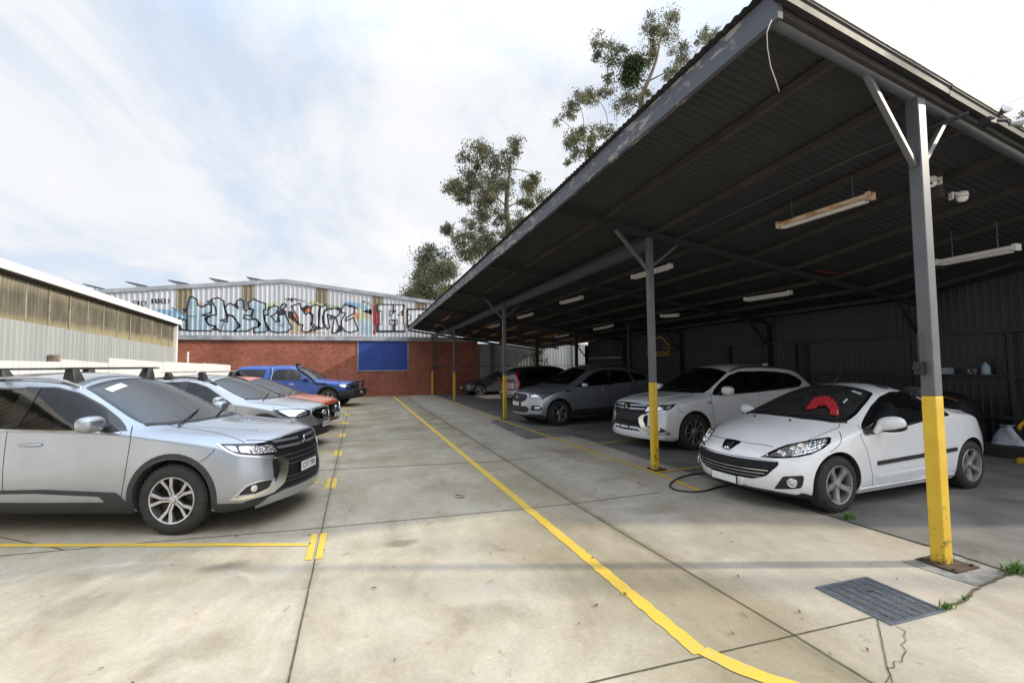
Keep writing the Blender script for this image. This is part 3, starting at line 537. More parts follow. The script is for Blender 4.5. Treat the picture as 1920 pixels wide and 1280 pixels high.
# ---------------------------------------------------------------- far fence behind the carport
ff = thing('back_fence', 'pale ribbed metal fence with dark posts behind the far end of the carport', 'fence', (10, 27.6, 0))
o = ribbed('x', 6.96, 16.5, 27.62, lambda a: 3.05, lambda a: 0, .20, .05, -1).build('fence_sheet', corr_mat('grey_fence_sheet', (.34, .35, .35), (.46, .47, .46), (.28, .27, .25), .5), fix=False); at(o, ff)
for xx in (7.9, 10.9, 13.4):
    b = MB(); b.box(xx-.06, xx+.06, 27.42, 27.54, 0, 3.1); at(b.build('fence_post', M['steel']), ff)
b = MB(); b.box(4.3, 16, 27.33, 27.37, 1.62, 1.67); at(b.build('pipe_rail', M['steel']), ff)
sw = MB(); sw.box(16.4, 16.6, 10, 27.6, 0, 3.0); tag(sw.build('boundary_wall', simple('pale_render', (.42, .42, .38), .8, var=.2, scale=1)), 'pale rendered wall seen beyond the open corner of the carport', 'wall')
# ---------------------------------------------------------------- carport
def rz_(X, Y): return float(np.interp(Y, [1.6, 2.57, 6.3, 13.76, 21.8, 27.4], [3.955, 3.94, 3.735, 3.66, 3.57, 3.47])) + float(np.interp(Y, [2.4, 6.3], [-.075, -.142]))*(X-4.5)   # underside of rafters
yf = lambda X: 2.57+.10*(X-4.57)
EX, BX, Y1 = 2.74, 11.1, 27.2
cp = thing('carport', 'long dark lean-to carport on grey and yellow steel posts over the right bays', 'carport', (4.5, 2.57, 0))
posts = [(4.60, 2.57), (4.49, 6.30), (4.352, 13.76), (4.36, 21.8), (4.12, 27.1)]
for k, (x, y) in enumerate(posts):
    s = (.102, .094, .10, .10, .10)[k]/2; h = rz_(x, y)-.002
    b = MB(); b.box(x-s, x+s, y-s, y+s, 1.385, h+(.09 if k == 0 else 0)); p = at(b.build('post', M['steel'], bevel=.008), cp)
    b = MB(); b.box(x-s-.0015, x+s+.0015, y-s-.0015, y+s+.0015, .012, 1.384); o = b.build('yellow_band', M['ypost'], bevel=.008); o.parent = p; o.matrix_parent_inverse = p.matrix_parent_inverse; o.matrix_parent_inverse = Matrix(); p['label'] = 'grey post with its lower part painted yellow'
    o.location = Vector((0, 0, 0))
    b = MB(); w = .165 if k == 0 else .13; b.box(x-w*.75, x+w, y-w, y+w*.7, .002, .016)
    for dx, dy in ((-.6, -.8), (.8, -.8), (.8, .5), (-.6, .5)): b.tube([(x+w*dx, y+w*dy, .016), (x+w*dx, y+w*dy, .03)], .012, 6)
    o = b.build('base_plate', M['rust'], bevel=0); o.parent = p
for (x, y) in ((8.9, 13.76), (8.72, 17.5), (8.65, 21.8)):
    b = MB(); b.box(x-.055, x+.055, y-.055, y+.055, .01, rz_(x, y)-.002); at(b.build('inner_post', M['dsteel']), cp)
RY = [(None, 2.57), (1, 6.3), (1, 10.03), (1, 13.76), (1, 17.5), (1, 21.8), (1, 24.4), (1, 27.1)]
b = MB(); P = [(X, yf(X), rz_(X, yf(X))+.06) for X in (EX+.06, 4.57)] ; Q = [(X, yf(X), rz_(X, yf(X))+.06) for X in (4.57, BX-.05)]
b.tube([(X, yf(X), rz_(X, yf(X))+.05) for X in (EX+.05, 4.0, 5.5, 7.5, 9.5, BX-.05)], .05, 12); at(b.build('front_rafter', M['steel'], smooth=40), cp)
for _, y in RY[1:]:
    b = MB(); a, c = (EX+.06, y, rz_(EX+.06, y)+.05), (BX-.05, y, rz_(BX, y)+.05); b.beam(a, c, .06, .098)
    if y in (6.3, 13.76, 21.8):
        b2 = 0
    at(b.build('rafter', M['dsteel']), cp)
def brace(a, c, w=.045): bb = MB(); bb.beam(a, c, w, w); return at(bb.build('brace', M['steel'], bevel=.005), cp)
x, y = posts[0]
brace((x-.055, y, 3.36), (3.90, yf(3.9), rz_(3.9, 2.5)+.02)); brace((x+.055, y, 3.40), (5.12, yf(5.1), rz_(5.1, 2.6)+.02))
for k in (1, 2, 3):
    x, y = posts[k]; h = rz_(x, y); brace((x-.05, y, h-.52), (x-.62, y, rz_(x-.62, y)-.005), .05); brace((x+.06, y, h-.45), (x+.55, y, rz_(x+.55, y)-.005), .045)
b = MB()
for (ya, yb) in ((6.37, 13.69), (13.83, 21.73), (21.87, 27.04)):
    x0, x1 = np.interp([ya, yb], [2.57, 6.3, 13.76, 21.8, 27.1], [4.6, 4.49, 4.352, 4.36, 4.12]); za, zb_ = rz_(x0, ya)-.11, rz_(x1, yb)-.11
    b.beam((x0, ya, za), (x1, yb, zb_), .015, .2); b.beam((x0, ya, za+.095), (x1, yb, zb_+.095), .10, .014); b.beam((x0, ya, za-.095), (x1, yb, zb_-.095), .10, .014)
at(b.build('long_beam', simple('beam_grey', (.05, .051, .056), .5)), cp)
PX = [3.67, 4.66, 5.67, 6.67, 7.68, 8.68, 9.68, 10.6]
ybk = [2.57, 6.3, 10.03, 13.76, 17.5, 21.8, 24.4, 27.15]
for X in PX:
    b = MB()
    for ya, yb in zip(ybk[:-2], ybk[1:-1]):
        y0 = yf(X)-.03 if ya == 2.57 else ya; b.beam((X, y0+.001, rz_(X, ya)+.142), (X, yb-.001, rz_(X, yb)+.142), .06, .08)
    at(b.build('purlin', M['purlin']), cp)
    for dx, ya, yb in ((0, 19.3, 20.9), (.12, 22.2, 23.9), (.3, 24.7, 26.5)): b = MB(); b.beam((X+dx, ya, rz_(X, ya)+.085), (X+dx, yb, rz_(X, yb)+.085), .06, .075); at(b.build('timber_batten', M['rtimber']), cp)
# roof sheeting: corrugated along the slope
b = MB(); XS = [EX-.07, 4.0, 5.5, 7.0, 8.5, 10.0, BX+.1]; pitch = .085; ny = int((Y1+.15-2.17)/pitch*6)
for i in range(ny+1):
    for X in XS:
        y = yf(X)-.11+i*pitch/6; y = min(y, Y1+.3); z = rz_(X, y)+.196+.008*math.cos(2*math.pi*i/6); b.v.append((X, y, z))
nx = len(XS); b.f = [(i*nx+k, i*nx+k+1, (i+1)*nx+k+1, (i+1)*nx+k) for i in range(ny) for k in range(nx-1)]
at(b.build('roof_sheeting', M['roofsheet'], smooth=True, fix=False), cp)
b = MB(); ys_ = [yf(EX)-.10, 4.4, 6.3, 10.03, 13.76, 17.5, 21.8, 27.3]
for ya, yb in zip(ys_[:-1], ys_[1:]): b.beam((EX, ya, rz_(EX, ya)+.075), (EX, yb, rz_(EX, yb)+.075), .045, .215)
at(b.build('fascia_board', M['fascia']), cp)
b = MB(); b.beam((EX+.03, yf(EX)-.066, rz_(EX, 2.4)+.098), (BX, yf(BX)-.066, rz_(BX, 2.4)+.098), .028, .15); at(b.build('front_fascia', M['purlin']), cp)
# quad gutter along the front edge
pr = [(0, .02), (0, .092), (-.008, .096), (-.06, .096), (-.078, .084), (-.078, .062), (-.066, .05), (-.060, 0.0), (-.01, 0.0)]
for (xa, xb, dz) in ((EX-.06, 4.86, 0), (4.87, BX, -.008)):
    b = MB(); n = len(pr)
    for X in (xa, xb):
        for dy, dzz in pr: b.v.append((X, yf(X)-.082+dy, rz_(X, 2.4)+.075+dzz+dz))
    b.f = [(i, (i+1) % n, n+(i+1) % n, n+i) for i in range(n)] + [tuple(range(n)), tuple(range(2*n-1, n-1, -1))]
    gu = at(b.build('gutter', M['dsteel']), cp); b = MB(); b.tube([(xa, yf(xa)-.160, rz_(xa, 2.4)+.160+dz), (xb, yf(xb)-.160, rz_(xb, 2.4)+.160+dz)], .011, 8); o = b.build('gutter_highlight', M['gutter'], smooth=60); o.parent = gu  # bright tube stands in for the sun's highlight along the dark gutter face
b = MB(); b.beam((EX-.05, yf(EX)-.055, rz_(EX, 2.4)+.212), (BX, yf(BX)-.055, rz_(BX, 2.4)+.212), .15, .012); b.beam((EX-.05, yf(EX)-.135, rz_(EX, 2.4)+.202), (BX, yf(BX)-.135, rz_(BX, 2.4)+.202), .010, .05); at(b.build('edge_flashing', M['dsteel']), cp)
# back wall of the carport
bwl = thing('back_wall', 'charcoal ribbed sheet wall with posts and rails behind the carport bays', 'wall', (BX, 12, 0))
for (ya, yb) in ((-.2, 20.6),):
    o = ribbed('y', 1.2, 21.0, BX+.02, lambda a: rz_(BX, a)+.19, lambda a: 0, .125, .018, -1).build('wall_sheet', M['backwall'], fix=False); at(o, bwl)
for yy in (6.3, 10.03, 13.76, 17.5, 20.95):
    b = MB(); b.box(BX-.16, BX-.02, yy-.06, yy+.06, 0, rz_(BX, yy)-.005); b.beam((BX-.1, yy, rz_(BX, yy)-.62), (BX-.72, yy, rz_(BX-.72, yy)-.002), .05, .05); at(b.build('wall_post', M['dsteel']), bwl)
dk = simple('dark_rail', (.035, .035, .037), .6)
for z in (2.18, 1.36, .62):
    b = MB(); b.box(BX-.09, BX-.004, 1.2, 20.9, z, z+.06); at(b.build('wall_rail', dk), bwl)
b = MB(); b.box(BX-.05, BX-.004, 17.75, 20.8, 1.96, 2.02); at(b.build('roller_door_head', M['flash']), bwl)
for yy in (11.5, 9.2, 8.9, 4.9): b = MB(); b.box(BX-.07, BX-.004, yy, yy+.06, .02, 2.17); at(b.build('wall_stud', dk), bwl)
# painted yellow car emblem on the back wall
ym = simple('faded_yellow_paint', (.40, .34, .03), .6, var=.3, scale=6)
def onwall(l): return [(p.y, p.z) for p in (onX(x, y, BX-.03) for x, y in l)]
mb = MB()
def wst(pts, w):
    for a, c in zip(pts[:-1], pts[1:]): mb.beam((BX-.03, a[0], a[1]), (BX-.03, c[0], c[1]), .012, w, (1, 0, 0)) if False else mb.beam((BX-.03, a[0], a[1]), (BX-.03, c[0], c[1]), w, .010, (1, 0, 0))
wst(onwall([(1213, 663), (1214, 651), (1219, 645), (1226, 636), (1236, 631), (1243, 634), (1250, 643), (1254, 648), (1255, 658), (1248, 661)]), .06)
for c in ((1221, 660), (1247, 657)): wst(onwall([(c[0]+4.5*math.cos(t), c[1]+5*math.sin(t)) for t in [i*math.pi/6 for i in range(13)]]), .045)
wst(onwall([(1227, 662), (1241, 660)]), .05)
for k in range(11): wst(onwall([(1213+k*4.1, 667-.25*k), (1215.3+k*4.1, 667-.25*k)]), .07)
o = mb.build('yellow_car_emblem', ym); tag(o, 'faded yellow outline of a car painted on the dark back wall', 'emblem')
# ---------------------------------------------------------------- fluorescent fittings
def fluoro(a, c, label, mat, name='fluorescent_light', grp='fluorescent lights under the carport roof'):
    a, c = Vector(a), Vector(c); m = (a+c)/2; t = thing(name, label, 'light fitting', m, 0, grp); a, c = a-m, c-m
    d = (c-a).normalized(); e = Vector((0, 0, 1))
    b = MB(); b.beam(a, c, .11, .055); b.build('housing', mat, t, bevel=.006)
    b = MB()
    for s in (-.03, .03): b.tube([a+Vector((s, 0, -.045))+d*.06, c+Vector((s, 0, -.045))-d*.06], .016, 8)
    b.build('tube', M['fluoro'], t, smooth=50)
    for q in (a+d*.0115, c-d*.0115): b = MB(); b.beam(q-d*.0235, q+d*.0235, .115, .09); b.build('end_cap', mat, t, bevel=.005)
    for q in (a+d*.2, c-d*.2): b = MB(); b.tube([q+Vector((0, 0, .03)), q+Vector((0, 0, max(.05, rz_(m.x, m.y)+.12-m.z)))], .006, 6); b.build('hanger', M['steel'], t)
    return t
def L_(a, c, dz=0): 
    P0 = Vector((4.5, 0, 3.7)); nn = Vector((.14, 0, 1)); r = []
    for q in (a, c):
        d = ray(*q); r.append(CAMP + d*(((P0-CAMP).dot(nn))/d.dot(nn)))
    return r
for a, c, lb, mt in (((1461, 423), (1634, 367), 'nearest light fitting, rusty orange along its side, left of the front post', M['rustyw']), ((1187, 519), (1257, 498), 'white light fitting half hidden behind the second grey and yellow post', M['fluoro']), ((1052, 567), (1091, 557), 'white light fitting third from the front in the row nearest the driveway', M['fluoro']),
    ((972, 595), (998, 588), 'small white light fitting just right of the third yellow post top', M['fluoro']), ((918, 613), (936, 608), 'farthest white light fitting in the row nearest the driveway', M['fluoro']), ((1398, 561), (1482, 548), 'white light fitting above the white sport utility wagon, inner row', M['fluoro']),
    ((1115, 617), (1148, 610), 'inner row light fitting over the silver wagon', M['fluoro']), ((1042, 631), (1065, 627), 'farthest light fitting of the inner row', M['fluoro']), ((1757, 492), (1908, 463), 'long peeling white light fitting right of the front post', M['fluoro']), ((1240, 592), (1272, 590), 'dim light fitting in the shadows just right of the second post', M['fluoro'])):
    p, q = L_(a, c); fluoro(p, q, lb, mt)
# ---------------------------------------------------------------- small fixtures
# hanging timber with two dome cameras
tc_ = thing('camera_drop_post', 'short timber drop post under the roof carrying two white dome cameras', 'drop post', (6.42, 3.42, 3.95))
b = MB(); b.box(-.045, .045, -.05, .05, -.36, .24); b.build('timber', M['purlin'], tc_)
def dome(loc, rz, label):
    t = thing('dome_camera', label, 'camera', loc, rz, 'dome cameras on the drop post')
    b = MB(); b.box(-.03, -.012, -.035, .035, -.03, .06); b.beam((-.02, 0, .045), (-.10, 0, .045), .035, .02); b.build('bracket', M['lensw'], t, bevel=.006)
    b = MB(); b.lathe([(0.001, .055), (.055, .05), (.06, .03), (.06, .0), (.058, -.004)], 20, Matrix.Translation((-.13, 0, 0))); b.build('cap', M['lensw'], t, smooth=40)
    b = MB(); b.lathe([(.061, -.002), (.061, -.008)], 20, Matrix.Translation((-.13, 0, 0))); b.build('seal_ring', M['black'], t, smooth=40)
    b = MB(); b.lathe([(.056, -.008), (.052, -.035), (.034, -.058), (.001, -.066)], 20, Matrix.Translation((-.13, 0, 0))); b.build('dome', M['lensw'], t, smooth=True)
    b = MB(); b.blob((-.165, -.03, -.03), (.016, .016, .016)); b.build('lens', M['gloss'], t, smooth=True); return t
dome((6.40, 3.37, 3.745), R_(-10), 'white dome camera on the near face of the drop post, the upper of two')
dome((6.60, 3.40, 3.60), R_(150), 'white dome camera hanging lower at the foot of the drop post')
# twin floodlight on the gutter
fl_ = thing('security_floodlight', 'twin-head security floodlight fixed below the bright gutter', 'floodlight', (5.42, 2.42, 3.83), 0)
b = MB(); b.box(-.10, .0, -.01, .08, -.035, .02); b.tube([(-.06, .02, 0), (.1, -.03, .0)], .016, 8); b.build('bracket', M['black'], fl_, bevel=.004)
for (c, d) in (((.0, -.06, .06), Vector((-.5, -.8, .15))), ((.17, -.06, -.03), Vector((.75, -.6, -.1)))):
    Mx = Matrix.Translation(c) @ d.to_track_quat('Z', 'Y').to_matrix().to_4x4()
    b = MB(); b.lathe([(.001, -.05), (.02, -.047), (.024, -.02), (.038, .02), (.043, .035), (.040, .036)], 18, Mx); h_ = b.build('lamp_head', M['gutter'], fl_, smooth=40)
    b = MB(); b.lathe([(.039, .036), (.028, .041), (.001, .043)], 18, Mx); b.build('lens', M['lensw'], h_, smooth=True)
# conduit, dangling cable, red cable
b = MB(); b.tube([(5.06, 2.43, 3.84), (5.02, 2.52, 3.83), (4.90, 2.8, 3.80), (4.80, 3.2, 3.77), (4.78, 6.2, 3.64)], .02, 10); tag(b.build('conduit_pipe', M['dsteel'], smooth=40), 'grey conduit pipe with an elbow running under the roof from the front post', 'pipe')
b = MB(); p0 = onY(1442, 42, 2.16); pts = []
for x, y, Y in ((1447, 38, 2.17), (1441, 52, 2.13), (1438, 62, 2.12), (1439, 90, 2.12), (1445, 125, 2.12), (1454, 150, 2.12), (1461, 172, 2.12)): pts.append(onY(x, y, Y))
b.tube(pts, [.0028]*len(pts), 6); tag(b.build('dangling_cable', simple('pale_cable', (.45, .42, .38), .6), smooth=True), 'frayed pale cable dangling from the front corner of the carport roof', 'cable')
b = MB(); b.tube([onY(x, y, 6.2) for x, y in ((1530, 507), (1560, 512), (1600, 517), (1650, 517.5), (1715, 513), (1750, 508))], .008, 6); tag(b.build('red_cable', simple('red_cable', (.30, .03, .02), .5), smooth=True), 'thin red cable sagging under the roof beams behind the front post', 'cable')
# small box on the post, ledge items, bag, yellow machine
b = MB(); b.box(-.025, .03, -.03, .03, -.055, .055); b.box(-.06, -.025, -.02, .02, -.01, .02); b.tube([(0, 0, .055), (0, 0, .3)], .007, 6); o = b.build('switch_box', M['black'], bevel=.004); o.location = (4.60-.09, 2.60, 1.62); tag(o, 'small dark switch box on the side of the front post', 'switch box')
tl = simple('dull_blue_plastic', (.30, .40, .47), .4)
cm_ = thing('covered_machine', 'black covered machine with a faded orange top edge behind the tail of the white coupe', 'machine', (10.15, 5.75, 0))
b = MB(); b.blob((0, 0, .55), (.36, .75, .58), p=3.2, nu=24, nv=12); b.build('cover', M['matte'], cm_, smooth=60)
b = MB(); b.tube([(-.30, .62-.124*i, .98+.13*math.sin(math.pi*i/10)) for i in range(11)], .022, 8); b.build('top_edge', simple('faded_orange', (.16, .055, .012), .7), cm_, smooth=60)
t = thing('spray_bottle', 'pale blue bottle with a black top standing on the back wall rail', 'bottle', (BX-.12, 5.27, 1.42))
b = MB(); b.lathe([(.001, 0), (.06, .0), (.065, .02), (.065, .12), (.05, .17), (.02, .20), (.02, .23)], 16); b.build('body', tl, t, smooth=40); b = MB(); b.lathe([(.024, .22), (.024, .26), (.001, .262)], 12); b.box(-.015, .015, -.07, .09, .255, .285); b.build('trigger', M['black'], t)
t = thing('mug', 'white enamel mug on the back wall rail left of the bottle', 'mug', (BX-.12, 5.43, 1.42)); b = MB(); b.lathe([(.001, .0), (.04, .002), (.055, .05), (.058, .10), (.05, .10), (.045, .02)], 16); b.build('cup', simple('dark_enamel', (.10, .11, .13), .3), t, smooth=40); b = MB(); b.tube([(0, .055+.045*math.sin(a), .055+.035*math.cos(a)) for a in [i*math.pi/8 for i in range(9)]], .008, 6); b.build('handle', M['whitepaint'], t, smooth=True)
t = thing('carton', 'pale blue printed carton on the back wall rail beside the front post', 'carton', (BX-.12, 5.86, 1.42)); b = MB(); b.box(-.04, .04, -.09, .09, 0, .12); b.build('box', simple('printed_card', (.35, .42, .48), .6, var=.6, scale=12), t)
b = MB(); sh_ = simple('ledge', (.05, .05, .052), .6)
b.box(BX-.22, BX-.1, 5.0, 6.1, 1.40, 1.419); tag(b.build('wall_ledge', sh_), 'narrow dark ledge along the back wall behind the white hatch coupe', 'shelf')
bg_ = MB(); rr = random.Random(3)
for j in range(9):
    f = j/8; w = .31*(1-f)**.8+.05 if f < .8 else .07+.10*(f-.8)*5
    for k in range(16):
        a = 2*math.pi*k/16; q = w*(1+.22*math.sin(3*a+j*.5)+rr.uniform(-.08, .08)); bg_.v.append((q*.6*math.cos(a), q*math.sin(a), .48*f**.9+(.02 if f > .85 else 0)*rr.uniform(-1, 1)))
bg_.f = [(j*16+k, j*16+(k+1) % 16, (j+1)*16+(k+1) % 16, (j+1)*16+k) for j in range(8) for k in range(16)] + [tuple(range(15, -1, -1)), tuple(range(128, 144))]
bd = bg_.build('rubbish_bag', simple('grey_plastic_bag', (.50, .52, .57), .3, var=.2, coat=.3), smooth=50); bd.location = (10.86, 4.97, .2); bd.scale = (.6, .6, .7); kb = MB(); kb.box(10.5, BX-.03, 1.3, 20.6, 0, .2); tag(kb.build('wall_plinth', simple('dark_plinth', (.045, .043, .04), .85, var=.3, scale=3)), 'low dark concrete plinth running along the foot of the back wall', 'plinth'); tag(bd, 'tied pale grey plastic bag slumped against the dark back wall', 'bag')
t = thing('yellow_trolley', 'black trolley with yellow handle and foot at the right edge of the carport', 'trolley', (10.2, 4.42, 0))
b = MB(); b.tube([(0, 0, .10), (0, 0, .60)], .05, 10); b.build('body', M['black'], t); b = MB(); b.tube([(0, .10*math.cos(a), .55+.13*math.sin(a)) for a in [i*math.pi/8 for i in range(9)]], .03, 8); b.build('handle', M['ypost'], t, smooth=True); b = MB(); b.box(-.1, .1, -.12, .13, .0, .1); b.build('foot', M['ypost'], t, bevel=.02)
# ---------------------------------------------------------------- grate, hose, weeds, litter
gr = thing('drain_grate', 'grey steel drain grate with five cross bars set in the concrete', 'grate', (3.495, 2.35, 0), R_(-1))
b = MB(); hx, hy = .262, .262
for q in ((-hx, hx, -hy, -hy+.016), (-hx, hx, hy-.016, hy), (-hx, -hx+.016, -hy+.016, hy-.016), (hx-.016, hx, -hy+.016, hy-.016)): b.box(q[0], q[1], q[2], q[3], -.02, .010)
b.build('frame', M['grate'], gr)
b = MB(); b.box(-hx+.014, hx-.014, -hy+.014, hy-.014, .001, .0015); b.build('pit_shade', simple('drain_dark', (.085, .10, .12), .8), gr)  # flat dark sheet paints the shaded hole under the bars
b = MB()
for k in range(26): y = -hy+.024+k*.0190; b.box(-hx+.016, hx-.016, y, y+.009, .002, .0075)
b.build('bearing_bars', M['grate'], gr)
b = MB()
for k in range(1, 6): x = -hx+k*2*hx/6; b.box(x-.006, x+.006, -hy+.016, hy-.016, .004, .0105)
b.build('cross_bars', M['gutter'], gr)
hp = [onZ(x, y, .013) for x, y in ((1420, 893), (1345, 887), (1305, 888), (1280, 893), (1263, 901), (1256, 909), (1262, 916), (1280, 920), (1303, 921.5), (1325, 919), (1345, 913), (1400, 902))]
def smooth_path(P, n=6):
    P = [Vector(p) for p in P]; out = []
    for i in range(len(P)-1):
        a, b_, c, d = P[max(i-1, 0)], P[i], P[i+1], P[min(i+2, len(P)-1)]
        for k in range(n):
            t = k/n; out.append(.5*((2*b_)+(c-a)*t+(2*a-5*b_+4*c-d)*t*t+(3*b_-a-3*c+d)*t**3))
    return out+[P[-1]]
b = MB(); b.tube(smooth_path(hp), .011, 8); tag(b.build('garden_hose', M['hose'], smooth=True), 'dark hose looped on the concrete beside the second yellow post', 'hose')
def weed(loc, n, h, label, seed):
    r = random.Random(seed); b = MB()
    for i in range(n):
        a = r.uniform(0, 6.28); l = h*r.uniform(.5, 1.2); bx, by = r.gauss(0, h*.42), r.gauss(0, h*.2); w = .004
        p = [Vector((bx+l*f*f*.6*math.cos(a), by+l*f*f*.6*math.sin(a), l*f*(1-.25*f))) for f in (0, .35, .7, 1)]; s = Vector((-math.sin(a), math.cos(a), 0))*w
        b.add([p[0]-s, p[0]+s, p[1]-s, p[1]+s, p[2]-s*.6, p[2]+s*.6, p[3]], [(0, 1, 3, 2), (2, 3, 5, 4), (4, 5, 6)])
    o = b.build('weed_tuft', M['weed'], fix=False); o.location = loc; return tag(o, label, 'weed', 'weeds in the slab joints')
weed((4.97, 3.60, .004), 110, .085, 'flattened green weed tuft beside the front tyre of the white coupe', 1)
weed((4.93, 2.27, .004), 80, .12, 'bright green weed tuft right of the front post base', 2)
weed((3.80, 2.11, .004), 50, .06, 'small weed at the corner of the drain grate', 3); weed((4.05, 2.14, .004), 20, .04, 'tiny weed in the joint midway between grate and front post', 4)
# leaf litter, each leaf an object
lv = []
for k in range(4):
    b = MB(); r = random.Random(40+k); L = .05; n = 6; pts = []
    for i in range(n+1):
        f = i/n; w = .011*math.sin(math.pi*min(1, f*.96+.02)); z = .004+.012*math.sin(f*2.5+k)*(.4+.3*k) ; pts.append((f*L-L/2, .006*math.sin(f*3+k), w, abs(z)))
    b.v = [(p[0], p[1]+s*p[2], p[3]+(0.004 if s else 0)) for p in pts for s in (-1, 0, 1)]; b.f = [(i*3+j, i*3+j+1, i*3+j+4, i*3+j+3) for i in range(n) for j in range(2)]
    o = b.build('fallen_leaf', M['leafbrown'], fix=False); lv.append(o); o.location = (-9, 5+k, .004)
tw = MB(); tw.tube([(-.05, 0, .006), (0, .006, .008), (.05, -.002, .005)], .0018, 5); tw = tw.build('fallen_twig', M['leafbrown']); tw.location = (-9.3, 5, 0)
r = random.Random(11); spots = []
while len(spots) < 150:
    y = 1.9+22*r.random()**1.5; x = r.uniform(-1.2-.08*y, 5.2); spots.append((x, y))
for k, (x, y) in enumerate(spots):
    src = tw if r.random() < .35 else lv[k % 4]; o = src.copy() if k > 4 else (lv+[tw])[k]
    if k > 4: COL.objects.link(o)
    o.location = (x, y, .005 if x < 4.8 else .009); o.rotation_euler = (0, 0, r.uniform(0, 6.28)); s = r.uniform(.35, .9)*(1+y*.018); o.scale = (s, s, s)
    if o.name.startswith('fallen_twig'): tag(o, 'short dark twig lying on the concrete driveway', 'twig', 'twigs on the driveway')
    else: tag(o, 'curled brown leaf lying on the concrete driveway', 'leaf', 'fallen leaves on the driveway')
o = lv[1].copy(); COL.objects.link(o); q = onZ(863, 932, .006); o.location = q; o.scale = (2.6, 3.2, 2); o.rotation_euler = (0, 0, .4); tag(o, 'large reddish brown leaf alone left of the long yellow line', 'leaf'); 
# ---------------------------------------------------------------- off-frame shadow casters added to shade the yard
nb = MB(); nb.box(11.45, 18, 1.25, 9.5, 0, 5.3); tag(nb.build('shade_block', M['backwall']), 'dark block added beyond the back wall to shade the yard, hidden by the carport', 'building')  # unseen block, added so that its edge bounds the shaded ground
q0 = Vector((3.2, 2.71, 0)); q = q0+Vector((1.8, -.62, 0))*5.6
up_ = MB(); up_.tube([(q.x, q.y, 0), (q.x, q.y, 9.5)], [.085, .075], 10); tag(up_.build('shadow_pole', M['purlin']), 'slim dark pole added out of view to cast the thin shadow across the driveway', 'pole')  # added out of view to throw the narrow shadow band
# ---------------------------------------------------------------- car toolkit
def pchip(tab):
    X = np.array([p[0] for p in tab], float); Yv = np.array([p[1] for p in tab], float); h = np.diff(X); d = np.diff(Yv)/h; m = np.zeros(len(X))
    for i in range(1, len(X)-1):
        if d[i-1]*d[i] > 0: w1, w2 = 2*h[i]+h[i-1], h[i]+2*h[i-1]; m[i] = (w1+w2)/(w1/d[i-1]+w2/d[i])
    m[0], m[-1] = d[0], d[-1]
    def f(x):
        x = min(max(x, X[0]), X[-1]); i = min(int(np.searchsorted(X, x, 'right'))-1, len(X)-2); i = max(i, 0); t = (x-X[i])/h[i]
        return float(Yv[i]*(1+2*t)*(1-t)**2+m[i]*h[i]*t*(1-t)**2+Yv[i+1]*t*t*(3-2*t)+m[i+1]*h[i]*t*t*(t-1))
    return f
TCOL = [0, .3, .58, .8, .93, 1.0]
tint = glass('tinted_glass', (.66, .74, .74), .72, .02, 1.65); clearg = glass('screen_glass', (.80, .88, .86), .80, .02, 2.2, .018); darkg = glass('privacy_glass', (.3, .3, .32), .25, .02, 1.75); lampg = glass('lamp_glass', (.9, .92, .95), .95)
def lampmat():
    t = NT('lamp_reflector'); v = t.n('ShaderNodeTexVoronoi'); v.inputs['Scale'].default_value = 45; t.lk(t.co(), v.inputs['Vector'])
    t.set(Base_Color=t.ramp(v.outputs['Distance'], (.1, (.88, .89, .92)), (.7, (.72, .74, .77))), Metallic=.85, Roughness=.16, Coat_Weight=1.0, Coat_Roughness=.02); t.bump(v.outputs['Distance'], .35, .012); return t.m
M['lamp'] = lampmat()
M['redlamp'] = simple('red_lamp', (.30, .008, .010), .12, var=.15, scale=20, coat=1.0)
M['amber'] = simple('amber_lens', (.70, .25, .04), .15, coat=1)
M['plate'] = simple('white_plate', (.78, .78, .76), .4, var=.04); M['ptext'] = simple('plate_lettering', (.03, .03, .05), .5)
M['seat'] = simple('charcoal_seat', (.05, .05, .054), .8, var=.3, scale=10); M['cabin'] = simple('dark_cabin', (.04, .04, .042), .8)
M['beige'] = simple('grey_seat', (.16, .155, .15), .8, var=.2)
M['alloy'] = simple('machined_alloy', (.62, .62, .63), .25, .9, var=.1); M['alloyd'] = simple('dusty_alloy', (.40, .39, .38), .40, .75, var=.25, scale=9); M['gun'] = simple('dark_alloy', (.05, .05, .055), .35, .6)
def tyrem():
    t = NT('tyre_rubber'); f = t.noise(9, 5, .6); t.set(Base_Color=t.ramp(f, (.3, (.018, .018, .018)), (.7, (.040, .039, .037))), Roughness=.8); return t.m
M['tyre'] = tyrem(); M['disc'] = simple('brake_disc', (.09, .075, .06), .5, .6, var=.3); M['trim'] = simple('grey_black_cladding', (.035, .036, .038), .6, var=.15, bump=.15)
M['seam'] = simple('panel_gap', (.010, .010, .010), .8)
def mesh_eval(o):
    dg = bpy.context.evaluated_depsgraph_get(); dg.update(); ev = o.evaluated_get(dg); return bpy.data.meshes.new_from_object(ev)
def kill(o): bpy.data.objects.remove(o, do_unlink=True)
